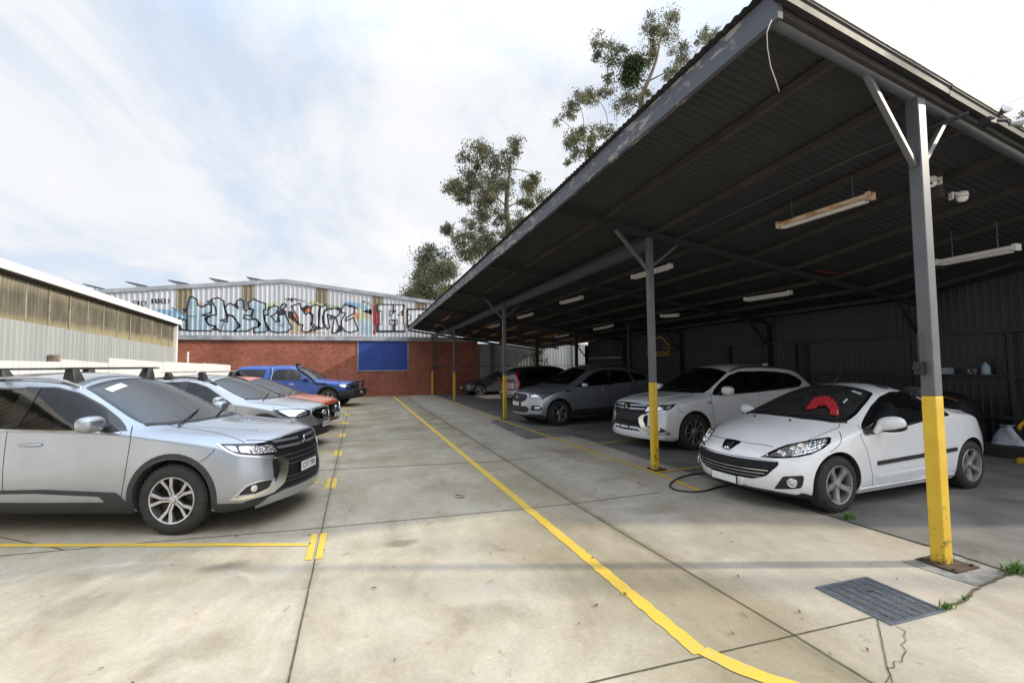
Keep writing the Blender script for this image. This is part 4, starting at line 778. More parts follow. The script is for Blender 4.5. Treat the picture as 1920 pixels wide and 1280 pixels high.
class Car:
    def __init__(s, P, name, label, cat, loc, rz, paintm, group):
        s.P = P; s.L = P['L']; s.root = thing(name, label, cat, loc, rz, group); s.paint = paintm
        s.f = {k: pchip(P[k]) for k in ('top', 'edge', 'edgew', 'belt', 'beltw', 'bot', 'lw', 'nose', 'tail')}
        v, f = s.lattice(); me = bpy.data.meshes.new('hull'); me.from_pydata(v, [], f)
        bm = bmesh.new(); bm.from_mesh(me); bmesh.ops.recalc_face_normals(bm, faces=bm.faces); bm.to_mesh(me); bm.free()
        o = bpy.data.objects.new('hull', me); COL.objects.link(o); md = o.modifiers.new('s', 'SUBSURF'); md.levels = P.get('sub', 2); md.render_levels = md.levels
        m2 = mesh_eval(o); kill(o); m2.shade_smooth(); s.hull = m2
        s.hv = [v.co.copy() for v in m2.vertices]; s.hn = [v.normal.copy() for v in m2.vertices]; s.hf = [tuple(p.vertices) for p in m2.polygons]
        s.bvh = BVHTree.FromPolygons(s.hv, s.hf); s.holes = []
    def X(s, q): return s.L/2-q
    def lattice(s, inset=0.0, srange=None, topoff=0.0, floor=None, wmax=None):
        f = s.f; L = s.L; K = len(TCOL)-1
        st = s.P['st'] if srange is None else list(np.linspace(srange[0], srange[1], 16))
        rows = s.P.get('rows', [(0, .90), (.07, .965), (.22, 1.0), (.48, 1.003), (.74, .998)])
        J = len(rows)+4
        fade_f, fade_r = s.P.get('fadef', 1.15), s.P.get('fader', .8); bf, br = s.P['bowf'], s.P['bowr']; pf = s.P.get('bowp', 2.6)
        V = {}; verts = []
        def row(q, j):
            zb, zl, zt = f['bot'](q), f['belt'](q), f['edge'](q)-topoff; lw, bw_, ew = f['lw'](q)-inset, f['beltw'](q)-inset, f['edgew'](q)-inset*.8
            zl = min(zl, zt-.03)
            if floor is not None: zb = floor
            n = len(rows)
            if j < n: fr, w = rows[j]; z, y = zb+fr*(zl-zb), lw*w
            elif j == n: z, y = zl-.035*min(1, (zl-zb)), bw_*.3+.7*max(bw_, lw*.99)
            elif j == n+1: z, y = zl, bw_
            else:
                a = (.35, .72, 1.0)[j-n-2]; z = zl+a*(zt-zl); y = bw_+(ew-bw_)*a + (.010*math.sin(math.pi*a) if a < 1 else 0)
            if wmax and z < .8: y = min(y, wmax)
            return z, y
        def pos(i, k, j):
            q = st[i]; t = abs(TCOL[abs(k)]); sg = 1 if k >= 0 else -1; z, y = row(q, j); yy = sg*t*y
            if j == J: zc = f['top'](q)-topoff; z = z+(zc-z)*(1-t**2.3)
            if srange is None:
                W = s.P['W']/2; tt = min(1.05, abs(yy)/W)
                ff = max(0, 1-q/fade_f)**2; fr = max(0, 1-(L-q)/fade_r)**2
                ds = ff*(bf*tt**pf) + max(0, 1-q/.75)**2*f['nose'](z) - fr*br*tt**2.6 - max(0, 1-(L-q)/.7)**2*f['tail'](z)
                q = q+ds
            return (s.X(q), yy, z)
        def vid(i, k, j):
            if (i, k, j) not in V: V[(i, k, j)] = len(verts); verts.append(pos(i, k, j))
            return V[(i, k, j)]
        F = []; n = len(st)
        for i in range(n-1):
            for k in range(-K, K):
                F.append((vid(i, k, J), vid(i+1, k, J), vid(i+1, k+1, J), vid(i, k+1, J))); F.append((vid(i, k, 0), vid(i, k+1, 0), vid(i+1, k+1, 0), vid(i+1, k, 0)))
            for j in range(J):
                F.append((vid(i, K, j), vid(i, K, j+1), vid(i+1, K, j+1), vid(i+1, K, j))); F.append((vid(i, -K, j), vid(i+1, -K, j), vid(i+1, -K, j+1), vid(i, -K, j+1)))
        for k in range(-K, K):
            for j in range(J):
                F.append((vid(0, k, j), vid(0, k, j+1), vid(0, k+1, j+1), vid(0, k+1, j))); F.append((vid(n-1, k, j), vid(n-1, k+1, j), vid(n-1, k+1, j+1), vid(n-1, k, j+1)))
        return verts, F
    # -- projection of drawn outlines on the hull
    def view(s, vw):
        if vw == 'side': return Vector((0, -1, 0)), Vector((1, 0, 0)), Vector((0, 0, 1))
        if vw == 'front': return Vector((-1, 0, 0)), Vector((0, 1, 0)), Vector((0, 0, 1))
        if vw == 'rear': return Vector((1, 0, 0)), Vector((0, 1, 0)), Vector((0, 0, 1))
        if vw == 'top': return Vector((0, 0, -1)), Vector((1, 0, 0)), Vector((0, 1, 0))
        a = R_(vw); c, sn = math.cos(a), math.sin(a); return -Vector((c, sn, 0)), Vector((-sn, c, 0)), Vector((0, 0, 1))
    def uv(s, p, vw):
        if vw in ('side', 'top'): return Vector((s.X(p[0]), p[1]))
        if vw in ('front', 'rear'): return Vector((p[0], p[1]))
        d, e1, e2 = s.view(vw); q = Vector((s.X(p[0]), p[1], p[2])); return Vector((q.dot(e1), q.dot(e2)))
    def hit(s, uv, vw):
        d, e1, e2 = s.view(vw); o = e1*uv[0]+e2*uv[1]-d*4; r = s.bvh.ray_cast(o, d)
        if r[0] is None:
            q = e1*uv[0]+e2*uv[1]-d*(s.L/2-.3 if vw in ('front', 'rear') else .8); q2 = s.bvh.find_nearest(q); return q2[0], s.smooth_n(q2[0], q2[2])
        return r[0], s.smooth_n(r[0], r[2], d)
    def smooth_n(s, p, fi, d=None):
        f = s.hf[fi]; w = [1/((s.hv[i]-p).length+1e-4) for i in f]; n = Vector()
        for i, a in zip(f, w): n += s.hn[i]*a
        return n.normalized()
    @staticmethod
    def rounded(P, r, closed=True):
        if not r: return P
        out = []
        n = len(P)
        for i in range(n):
            if not closed and i in (0, n-1): out.append(P[i]); continue
            a, b, c = P[i-1], P[i], P[(i+1) % n]; ra, rc = min(r, (a-b).length*.45), min(r, (c-b).length*.45)
            if ra < 1e-5 or rc < 1e-5: out.append(b); continue
            p, q = b+(a-b).normalized()*ra, b+(c-b).normalized()*rc
            for k in range(5): t = k/4; out.append(p*(1-t)**2+b*2*t*(1-t)+q*t*t)
        return out
    def pxt(s, pts, org, sc):
        """points read off the photograph, found on the hull as (s, |y|, z)"""
        Mi = (Matrix.Translation(s.root.location) @ Matrix.Rotation(s.root.rotation_euler.z, 4, 'Z')).inverted(); o = Mi @ CAMP; res = []
        for x, y in pts:
            d = (Mi.to_3x3() @ ray(org[0]+x/sc, org[1]+y/sc)).normalized(); r = s.bvh.ray_cast(o, d)
            if r[0] is None:
                best = min((s.bvh.find_nearest(o+d*t) for t in np.linspace(2, 16, 300)), key=lambda q: q[3]); p = best[0]
            else: p = r[0]
            res.append((s.L/2-p.x, abs(p.y), p.z, p.y))
        return res
    def patch(s, name, pts, vw, mat, off=.003, r=0.0, both=None, parent=None, step=.035, skirt=True, dome=0.0, flat=False):
        P = s.rounded([s.uv(p, vw) for p in pts], r); v, f = cdt([tuple(p) for p in P], step); H = [s.hit(q, vw) for q in v]
        cu = Vector((sum(q[0] for q in v)/len(v), sum(q[1] for q in v)/len(v))); rad = max((Vector(q[:2])-cu).length for q in v)
        top = [p+n*(off+(dome*(1-((Vector(q[:2])-cu).length/rad)**2) if dome else 0)) for (p, n), q in zip(H, v)]; V = [tuple(p) for p in top]; Fc = list(f); N = [n for _, n in H]
        if skirt:
            cnt = {}
            for t in f:
                for a, b in zip(t, t[1:]+t[:1]): cnt[(a, b)] = cnt.get((a, b), 0)+1
            bd = [(a, b) for (a, b) in cnt if (b, a) not in cnt]; mp = {}
            for a, b in bd:
                for q in (a, b):
                    if q not in mp: mp[q] = len(V); V.append(tuple(H[q][0]-H[q][1]*.006)); N.append(H[q][1])
            Fc += [(b, a, mp[a], mp[b]) for a, b in bd]
        both = (vw not in ('front', 'rear', 'top')) if both is None else both; res = []
        flip = f and (Vector(V[f[0][1]])-Vector(V[f[0][0]])).cross(Vector(V[f[0][2]])-Vector(V[f[0][0]])).dot(N[f[0][0]]) < 0
        for sg in ((1, -1) if both else (1,)):
            VV = [(p[0], p[1]*sg, p[2]) for p in V]; ff = [tuple(reversed(q)) for q in Fc] if (flip != (sg < 0)) else Fc
            me = bpy.data.meshes.new(name); me.from_pydata(VV, [], ff); me.shade_smooth(); me.set_sharp_from_angle(angle=R_(35)); me.materials.append(mat)
            o = bpy.data.objects.new(name, me); COL.objects.link(o); o.parent = (parent[0 if sg > 0 else 1] if isinstance(parent, list) else parent) or s.root; res.append(o)
        return res
    def strip(s, name, pts, vw, mat, w=.006, h=.001, both=None, parent=None, closed=False, r=.03, mirror_join=False):
        P = [s.uv(p, vw) for p in pts]; P = s.rounded(P, r, closed)
        if closed: P = P+[P[0]]
        Q = []
        for a, b in zip(P[:-1], P[1:]): n = max(1, int((b-a).length/.03)); Q += [a.lerp(b, k/n) for k in range(n)]
        Q.append(P[-1]); V = []; n = len(Q)
        for i, q in enumerate(Q):
            d = (Q[min(i+1, n-1)]-Q[max(i-1, 0)])
            if closed and i in (0, n-1): d = Q[1]-Q[n-2]
            d = d.normalized() if d.length > 1e-6 else Vector((1, 0)); nn = Vector((-d.y, d.x))
            for a, e in ((-.5, -.004), (-.40, h), (.40, h), (.5, -.004)):
                p, nm = s.hit(q+nn*a*w, vw); V.append(p+nm*e)
        Fc = [(i*4+k, i*4+k+1, i*4+k+5, i*4+k+4) for i in range(n-1) for k in range(3)]; res = []
        both = (vw not in ('front', 'rear', 'top')) if both is None else both
        for sg in ((1, -1) if both else (1,)):
            mb = MB(); mb.add([(p.x, p.y*sg, p.z) for p in V], Fc); o = mb.build(name, mat, (parent[0 if sg > 0 else 1] if isinstance(parent, list) else parent) or s.root, smooth=35); res.append(o)
        return res
    def window(s, name, pts, vw, mat, r=.04, both=None, border=.022, bmat=None, hole=True, depth=.17):
        """glass pane: cut through the hull, dark rubber border, recessed pane"""
        P = s.rounded([s.uv(p, vw) for p in pts], r)
        if vw == 'rear' : hole = False
        if hole: s.holes.append((P, vw, (vw == 'side') if both is None else both, depth))
        pane = s.patch(name, pts, vw, mat, -.003, r, both, skirt=False)
        s.strip('window_seal', list(pts), vw, bmat or M['gloss'], border, .0022, both=(vw == 'side') if both is None else both, closed=True, r=r, parent=pane if len(pane) > 1 else pane[0])
        return pane
    def finish(s):
        P = s.P; base = s.hull; base.materials.clear(); o = bpy.data.objects.new('body', base); COL.objects.link(o); cut = []
        def cutter(V, F):
            me = bpy.data.meshes.new('cut'); me.from_pydata(V, [], F); bm = bmesh.new(); bm.from_mesh(me); bmesh.ops.recalc_face_normals(bm, faces=bm.faces); bm.to_mesh(me); bm.free()
            c = bpy.data.objects.new('cut', me); COL.objects.link(c); cut.append(c); md = o.modifiers.new('b', 'BOOLEAN'); md.operation = 'DIFFERENCE'; md.object = c; md.solver = P.get('solver', 'MANIFOLD')
        W = P['W']/2
        for sx in P['wheels']:
            for sg in (1, -1):
                mb = MB(); ra, n = P['arch'], 56; pts = [(s.X(sx)+ra*math.cos(2*math.pi*k/n), P['wr']+.01+ra*math.sin(2*math.pi*k/n)) for k in range(n)]
                y0, y1 = sg*(W-.30), sg*(W+.2); V = [(x, y0, z) for x, z in pts]+[(x, y1, z) for x, z in pts]
                cutter(V, [tuple(range(n)), tuple(range(2*n-1, n-1, -1))]+[(k, n+k, n+(k+1) % n, (k+1) % n) for k in range(n)])
        if P.get('cab'):
            V, F = s.lattice(.065, P['cab'], .05, .42, W-.32); cutter(V, F)
            for (poly, vw, both, depth) in s.holes:
                d, e1, e2 = s.view(vw); n = len(poly); H = [s.hit(q, vw)[0] for q in poly]
                for sg in ((1, -1) if both else (1,)):
                    V = [h-d*(.35 if vw == 'top' else .12) for h in H]+[h+d*depth for h in H]; V = [(p.x, p.y*sg, p.z) for p in V]
                    tri = delaunay_2d_cdt([Vector(q) for q in poly], [], [list(range(n))], 1, 1e-6)
                    if len(tri[0]) != n: continue
                    om = [a[0] for a in tri[3]]; T = [tuple(om[i] for i in t) for t in tri[2]]
                    cutter(V, T+[tuple(n+i for i in reversed(t)) for t in T]+[(i, (i+1) % n, n+(i+1) % n, n+i) for i in range(n)])
        me = mesh_eval(o)
        for c in cut: kill(c)
        kill(o); me.name = 'body'
        inner = P.get('inner', M['cabin'])
        me.materials.clear(); me.materials.append(s.paint); me.materials.append(inner); me.materials.append(M['black'])
        nv = len(me.polygons); mi = np.zeros(nv, int); nor = []
        sm = []
        for p in me.polygons:
            c = p.center; q = s.bvh.find_nearest(c); on = q[0] is not None and q[3] < .004 and abs(q[1].dot(p.normal)) > .8
            mi[p.index] = 0 if on else 1
            if on and p.normal.z < -.7 and c.z < s.f['bot'](s.L/2-c.x)+.12: mi[p.index] = 2
            for vi in p.vertices:
                if on: co = me.vertices[vi].co; r = s.bvh.find_nearest(co); nor.append(tuple(s.smooth_n(co, r[2])))
                else: nor.append(tuple(p.normal))
        me.polygons.foreach_set('material_index', mi.tolist()); me.shade_smooth(); me.normals_split_custom_set(nor); me.update()
        b = bpy.data.objects.new('body', me); COL.objects.link(b); b.parent = s.root; s.body = b; return b
    def add(s, mb, name, mat, parent=None, smooth=40, bevel=0): return mb.build(name, mat, parent or s.root, smooth=smooth, bevel=bevel)
    def mirrorY(s, fn, *a, **k): return [fn(1, *a, **k), fn(-1, *a, **k)]
    # -- wheels
    def wheel(s, sx, sg, R, wid, rim, yo=None, steer=0):
        P = s.P; y = sg*(yo if yo else P['W']/2-.022-wid/2); rr = rim['r']; w = s.add
        e = bpy.data.objects.new('wheel', None); COL.objects.link(e); e.parent = s.root; e.location = (s.X(sx), y, R); e.rotation_euler = (0, 0, steer)
        Mx = Matrix.Rotation(-math.pi/2*sg, 4, 'X')   # local z of the lathe points outboard
        h = wid/2; b = MB(); sh = .018
        b.lathe([(rr-.004, -h+.012), (rr+.012, -h+.002), (R-.05, -h-.004), (R-.020, -h+.006), (R-.004, -h+.035), (R, -h*.3), (R, h*.3), (R-.004, h-.035), (R-.020, h-.006), (R-.05, h+.004), (rr+.035, h+.005), (rr+.016, h), (rr-.004, h-.012)], 56, Mx)
        tb = b
        for k in range(44):
            a = 2*math.pi*k/44
            for (za, zb_) in ((h*.52, h-.022), (-h+.022, -h*.52), (-.02, .02)):
                c, sn = math.cos(a), math.sin(a); Ml = Mx @ Matrix.Rotation(a+(.03 if za == -.02 else 0), 4, 'Z'); tb.box(R-.010, R+.0035, -.017, .017, za, zb_, Ml)
        b.build('tyre', M['tyre'], e, smooth=50)
        b = MB(); b.lathe([(rr-.004, h-.010), (rr+.006, h-.003), (rr+.002, h+.004), (rr-.010, h+.001), (rr-.016, h-.03), (rr-.03, -h+.03), (rr-.02, -h+.01)], 48, Mx); b.build('rim_barrel', rim['m'], e, smooth=40)
        b = MB(); b.lathe([(rr-.045, h-.105), (.05, h-.095), (.001, h-.09)], 40, Mx); b.build('brake_disc', M['disc'] if rim.get('open', True) else M['gun'], e, smooth=40)
        b = MB(); b.lathe([(rr-.018, h-.125), (.001, h-.125)], 40, Mx); b.build('wheel_back', M['gun'], e)
        for key, mat in (('back', rim.get('m2', M['gun'])), ('spokes', rim['m'])):
            if key not in rim: continue
            b = MB(); z1 = h-.006 if key == 'spokes' else h-.014
            for k in range(rim['n']):
                for poly in rim[key]:
                    a = 2*math.pi*k/rim['n']+rim.get('rot', 0); n = len(poly); V = []
                    for zz_, sc_ in ((-.035, 1), (0, 1)):
                        for (r_, t) in poly: V.append(Mx @ (Matrix.Rotation(a, 4, 'Z') @ Vector((r_*rr, t*rr*(.86 if zz_ == 0 else 1.12), z1+zz_-.022*(1-min(1, r_/.9))+.0))))
                    b.add(V, [tuple(range(n-1, -1, -1)), tuple(range(n, 2*n))]+[(i, (i+1) % n, n+(i+1) % n, n+i) for i in range(n)])
            b.build('spokes', mat, e, bevel=.0025 if rim.get('bev', True) else 0)
        b = MB(); c = rim.get('hub', .18)*rr; b.lathe([(c*1.5, h-.05), (c*1.4, h-.03), (c, h-.022), (c, h-.012), (c*.9, h-.006), (.001, h-.004)], 28, Mx); b.build('hub_cap', rim.get('mh', rim['m']), e, smooth=40)
        nl = rim.get('nuts', 5); b = MB()
        for k in range(nl): a = 2*math.pi*(k+.5)/nl+rim.get('rot', 0); b.lathe([(.001, h-.030), (.011, h-.030), (.011, h-.045)], 8, Mx @ Matrix.Translation((c*1.75*math.cos(a), c*1.75*math.sin(a), 0)))
        b.build('wheel_nuts', M['gun'], e); return e
    def wheels4(s, R, wid, rim, **k):
        for sx in s.P['wheels']:
            for sg in (1, -1): s.wheel(sx, sg, R, wid, rim, **k)
    # -- furniture
    def interior(s, sf, zf, sb=None, seat=None, dash=None):
        seat = seat or M['seat']
        def one(name, c, zs, w=.24):
            b = MB(); b.blob((s.X(c), 0, zs), (.27, w, .10), p=4); Mx = Matrix.Rotation(R_(-14), 3, 'Y'); b.blob((s.X(c+.30), 0, zs+.34), (.09, w, .33), Mx.to_4x4(), p=4); return b
        for y in (-.36, .36):
            b = one('front_seat', sf, zf); b.blob((s.X(sf+.40), 0, zf+.76), (.06, .13, .10), p=4); b.tube([(s.X(sf+.38), -.05, zf+.6), (s.X(sf+.40), -.05, zf+.7)], .008, 6); b.tube([(s.X(sf+.38), .05, zf+.6), (s.X(sf+.40), .05, zf+.7)], .008, 6)
            o = s.add(b, 'front_seat', seat, smooth=50); o.location.y = y
        if sb:
            b = one('rear_seat', sb, zf+.02, .58)
            for y in (-.36, .36): b.blob((s.X(sb+.40), y, zf+.74), (.05, .12, .08), p=4)
            s.add(b, 'rear_seat', seat, smooth=50)
        if dash:
            q, z = dash; b = MB(); b.blob((s.X(q), 0, z-.14), (.22, .66, .16), p=4); s.add(b, 'dashboard', M['cabin'], smooth=50)
            Mx = Matrix.Translation((s.X(q+.36), -.36, z-.06)) @ Matrix.Rotation(R_(-65), 4, 'Y'); b = MB(); b.tube([Mx @ Vector((.18*math.cos(a), .18*math.sin(a), 0)) for a in [i*math.pi/12 for i in range(25)]], .014, 8, caps=False); b.tube([Mx @ Vector((-.17, 0, 0)), Mx @ Vector((.17, 0, 0))], .012, 6); s.add(b, 'steering_wheel', M['cabin'])
    def mirror(s, q, y, z, sz=(.075, .115, .075), low=None, p=2.6, armz=-.05, mat=None, tilt=0):
        for sg in (1, -1):
            Mx = Matrix.Rotation(R_(sg*8), 4, 'Z') @ Matrix.Rotation(R_(sg*tilt), 4, 'X'); b = MB(); b.blob((s.X(q), sg*y, z), sz, Mx, 20, 12, p); o = s.add(b, 'wing_mirror', mat or s.paint, smooth=60)
            b = MB(); b.blob((s.X(q+sz[0]*.72), sg*(y+.0), z), (sz[0]*.35, sz[1]*.86, sz[2]*.82), Mx, 16, 8, p); s.add(b, 'mirror_glass', M['gloss'], o, smooth=60)
            b = MB(); b.tube([(s.X(q), sg*(y-sz[1]*.5), z+armz*.6), (s.X(q-.02), sg*(y-sz[1]*.98), z+armz), (s.X(q-.03), sg*(y-sz[1]*1.5), z+armz*1.1)], [.03, .035, .045], 8); s.add(b, 'mirror_arm', M['black'], o, smooth=60)
            if low: b = MB(); b.blob((s.X(q), sg*y, z-sz[2]*.55), (sz[0]*1.0, sz[1]*.97, sz[2]*.5), Mx, 18, 8, p); s.add(b, 'lower_shell', low, o, smooth=60)
    def handle(s, q, z, mat=None, w=.11):
        for sg in (1, -1):
            p, n = s.hit(s.uv((q, z), 'side'), 'side'); x = s.X(q); y = (p.y+.026)*sg
            b = MB(); b.tube([(x+w, (p.y+.002)*sg, z), (x+w*.8, y, z), (x, y+.006*sg, z), (x-w*.8, y, z), (x-w, (p.y+.002)*sg, z)], [.012, .015, .016, .015, .012], 8); o = s.add(b, 'door_handle', mat or s.paint, smooth=60)
        s.patch('handle_recess', [(q+.055*math.cos(a), z-.004+.038*math.sin(a)) for a in [i*math.pi/8 for i in range(16)]], 'side', M['trim'] if mat is M['black'] else s.paint, .0006, dome=-.004)
    def text(s, name, body, size, pos, rot, mat, parent=None, ext=.0015, align='CENTER', sx=1.0):
        cu = bpy.data.curves.new(name, 'FONT'); cu.body = body; cu.size = size; cu.extrude = ext; cu.align_x = align; cu.align_y = 'CENTER'; cu.materials.append(mat); cu.resolution_u = 2
        o = bpy.data.objects.new(name, cu); COL.objects.link(o); o.parent = parent or s.root; o.location = pos; o.rotation_euler = rot; o.scale = (sx, 1, 1); o2 = bpy.data.objects.new(name, mesh_eval(o)); COL.objects.link(o2); o2.parent = o.parent; o2.location = pos; o2.rotation_euler = rot; o2.scale = o.scale; kill(o); return o2
    def plate(s, z, txt=None, rear=False, w=.372, h=.105, mat=None, tilt=0, off=.012):
        p, n = s.hit(Vector((0, z)), 'rear' if rear else 'front'); sg = -1 if rear else 1
        x = p.x+sg*off; b = MB(); b.box(-.005, .005, -w/2-.008, w/2+.008, -h/2-.008, h/2+.008); fr = s.add(b, 'plate_holder', M['black']); fr.location = (x, 0, z)
        b = MB(); b.box(.0052*sg-.001, .0052*sg+.001, -w/2, w/2, -h/2, h/2); pl_ = s.add(b, 'number_plate', mat or M['plate'], fr)
        if txt: s.text('plate_text', txt, h*.82, (.0075*sg, 0, 0), (R_(90), 0, R_(90*sg)), M['ptext'], fr, .0006, sx=.92)
        return fr
    def wiper(s, a, b):
        for (q0, y0), (q1, y1) in ((a, b),):
            pts = []
            for t in np.linspace(0, 1, 8): p, n = s.hit(s.uv((q0+(q1-q0)*t, y0+(y1-y0)*t), 'top'), 'top'); pts.append(p+n*(.018 if .1 < t < .95 else .012))
            mb = MB(); mb.tube(pts, [.010]+[.008]*6+[.005], 6); s.add(mb, 'wiper', M['black'], smooth=60)
def stations(L, *extra):
    base = [0, .06, .16, .32, .52, .78, 1.0, 1.18, 1.32, 1.46, 1.62, 1.8, 2.0, 2.2, 2.42, 2.7]
    q = 3.05
    while q < L-.95: base.append(q); q += .35
    base += [L-.85, L-.62, L-.42, L-.26, L-.13, L-.05, L]
    return sorted(set([round(b, 3) for b in base]+list(extra)))
def arc(cx, cz, r, a0, a1, n=18): return [(cx-r*math.cos(R_(a0+(a1-a0)*i/n)), cz+r*math.sin(R_(a0+(a1-a0)*i/n))) for i in range(n+1)]   # angle 0 = rearwards? -> in (s, z)
def arch_band(car, sx, r0, r1, mat, zmin, off=.006):
    z = car.P['wr']+.01; a0 = math.degrees(math.asin(max(-.9, (zmin-z)/r0))); out_ = arc(sx, z, r1, a0, 180-a0, 24); inn = arc(sx, z, r0, 180-a0, a0, 24)
    return car.patch('arch_trim', out_+inn, 'side', mat, off, step=.03)
RIM_Y = lambda: dict(r=.232, m=M['alloy'], m2=M['gun'], n=5, hub=.14, rot=R_(90+36*.5),
    spokes=[[(.16, -.12), (.48, -.13), (.92, -.34), (.96, -.19), (.56, -.025), (.16, -.02)], [(.16, .02), (.56, .025), (.96, .19), (.92, .34), (.48, .13), (.16, .12)]],
    back=[[(.15, -.15), (.50, -.16), (.92, -.40), (.97, -.16), (.62, 0), (.97, .16), (.92, .40), (.50, .16), (.15, .15)]])
# ---------------------------------------------------------------- the cars
silver = paint('silver_paint', (.40, .43, .475), .75, .29); silver2 = paint('light_silver_paint', (.46, .48, .50), .75, .33); white = paint('white_car_paint', (.86, .87, .88), 0, .4); pearl = paint('pearl_white_paint', (.82, .82, .81), .0, .4)
orange = paint('orange_paint', (.60, .10, .025), .25, .38); blue = paint('blue_paint', (.008, .075, .40), .3, .38); dgrey = paint('dark_grey_paint', (.10, .11, .12), .6, .35); vblack = paint('black_car_paint', (.018, .018, .022), .2, .35); sgrey = paint('steel_silver_paint', (.44, .47, .51), .75, .33)
def mirrored(pts): return pts+[(a, -b) for a, b in reversed(pts) if abs(b) > 1e-6]
def fmir(pts): return pts+[(-a, b) for a, b in reversed(pts) if abs(a) > 1e-6]
def omir(pts): return [(a, -b) for a, b in reversed(pts) if abs(b) > 1e-6]+pts
def ofmir(pts): return [(-a, b) for a, b in reversed(pts) if abs(a) > 1e-6]+pts
def place(front_wheel_xy, phi, P, side):
    """root location so that the outer face of the near front wheel stands at the given ground point"""
    c, sn = math.cos(R_(phi)), math.sin(R_(phi)); x = P['L']/2-P['wheels'][0]; y = side*(P['W']/2-.02)
    return (front_wheel_xy[0]-(c*x-sn*y), front_wheel_xy[1]-(sn*x+c*y), 0)
def tri_logo(car, z, size, parent=None):
    p, n = car.hit(Vector((0, z)), 'front'); b = MB(); x = p.x+.012
    for a in (90, 210, 330):
        a = R_(a); c = Vector((math.cos(a), math.sin(a)))*size*.5; t = Vector((-math.sin(a), math.cos(a)))*size*.27; q = [Vector((0, 0)), c*.98+t, c*2, c*.98-t]
        b.prism([(v.x, v.y) for v in q], 0, .012, Matrix(((0, 0, 1, x), (1, 0, 0, 0), (0, 1, 0, z), (0, 0, 0, 1))))
    car.add(b, 'three_diamond_badge', M['chrome'], smooth=False)
SUV = dict(L=4.695, W=1.81, wheels=(.985, 3.655), wr=.352, arch=.405, cab=(1.33, 4.42), bowf=.36, bowr=.16, bowp=2.5,
    top=[(0, .925), (.10, .965), (.3, 1.0), (.6, 1.035), (.95, 1.065), (1.15, 1.085), (1.32, 1.165), (1.62, 1.345), (2.0, 1.535), (2.2, 1.60), (2.45, 1.64), (2.8, 1.66), (3.4, 1.65), (4.0, 1.61), (4.4, 1.56), (4.62, 1.50), (4.695, 1.44)],
    edge=[(0, .87), (.12, .90), (.4, .945), (.9, 1.005), (1.3, 1.04), (1.46, 1.07), (1.62, 1.155), (1.9, 1.315), (2.2, 1.455), (2.42, 1.52), (2.8, 1.56), (3.4, 1.555), (4.0, 1.52), (4.4, 1.46), (4.62, 1.40), (4.695, 1.34)],
    edgew=[(0, .70), (.5, .745), (1.0, .77), (1.4, .765), (1.62, .735), (1.9, .685), (2.3, .63), (2.8, .605), (3.6, .595), (4.3, .575), (4.695, .55)],
    belt=[(0, .80), (.4, .88), (.9, .935), (1.4, 1.0), (1.7, 1.03), (2.6, 1.055), (3.6, 1.09), (4.3, 1.12), (4.695, 1.12)],
    beltw=[(0, .80), (.5, .865), (1, .885), (1.5, .882), (2.6, .875), (3.6, .875), (4.3, .85), (4.695, .81)],
    bot=[(0, .24), (.3, .20), (.6, .20), (4.0, .22), (4.4, .28), (4.695, .36)],
    lw=[(0, .85), (.5, .893), (.98, .905), (1.55, .893), (3.0, .893), (3.65, .905), (4.2, .89), (4.695, .84)],
    nose=[(.2, .07), (.30, .015), (.42, 0), (.60, .02), (.76, .05), (.90, .10), (1.0, .14)], tail=[(.3, .06), (.5, .0), (.8, .03), (1.1, .05), (1.3, .13), (1.5, .24)])
SUV['st'] = stations(SUV['L'])
OT = {}
Z1 = ((0, 640), 2.909)
def two(pts): return [(q[0], q[2]) for q in pts]
M['satin'] = simple('satin_chrome', (.86, .86, .87), .22, 1.0, var=.03)
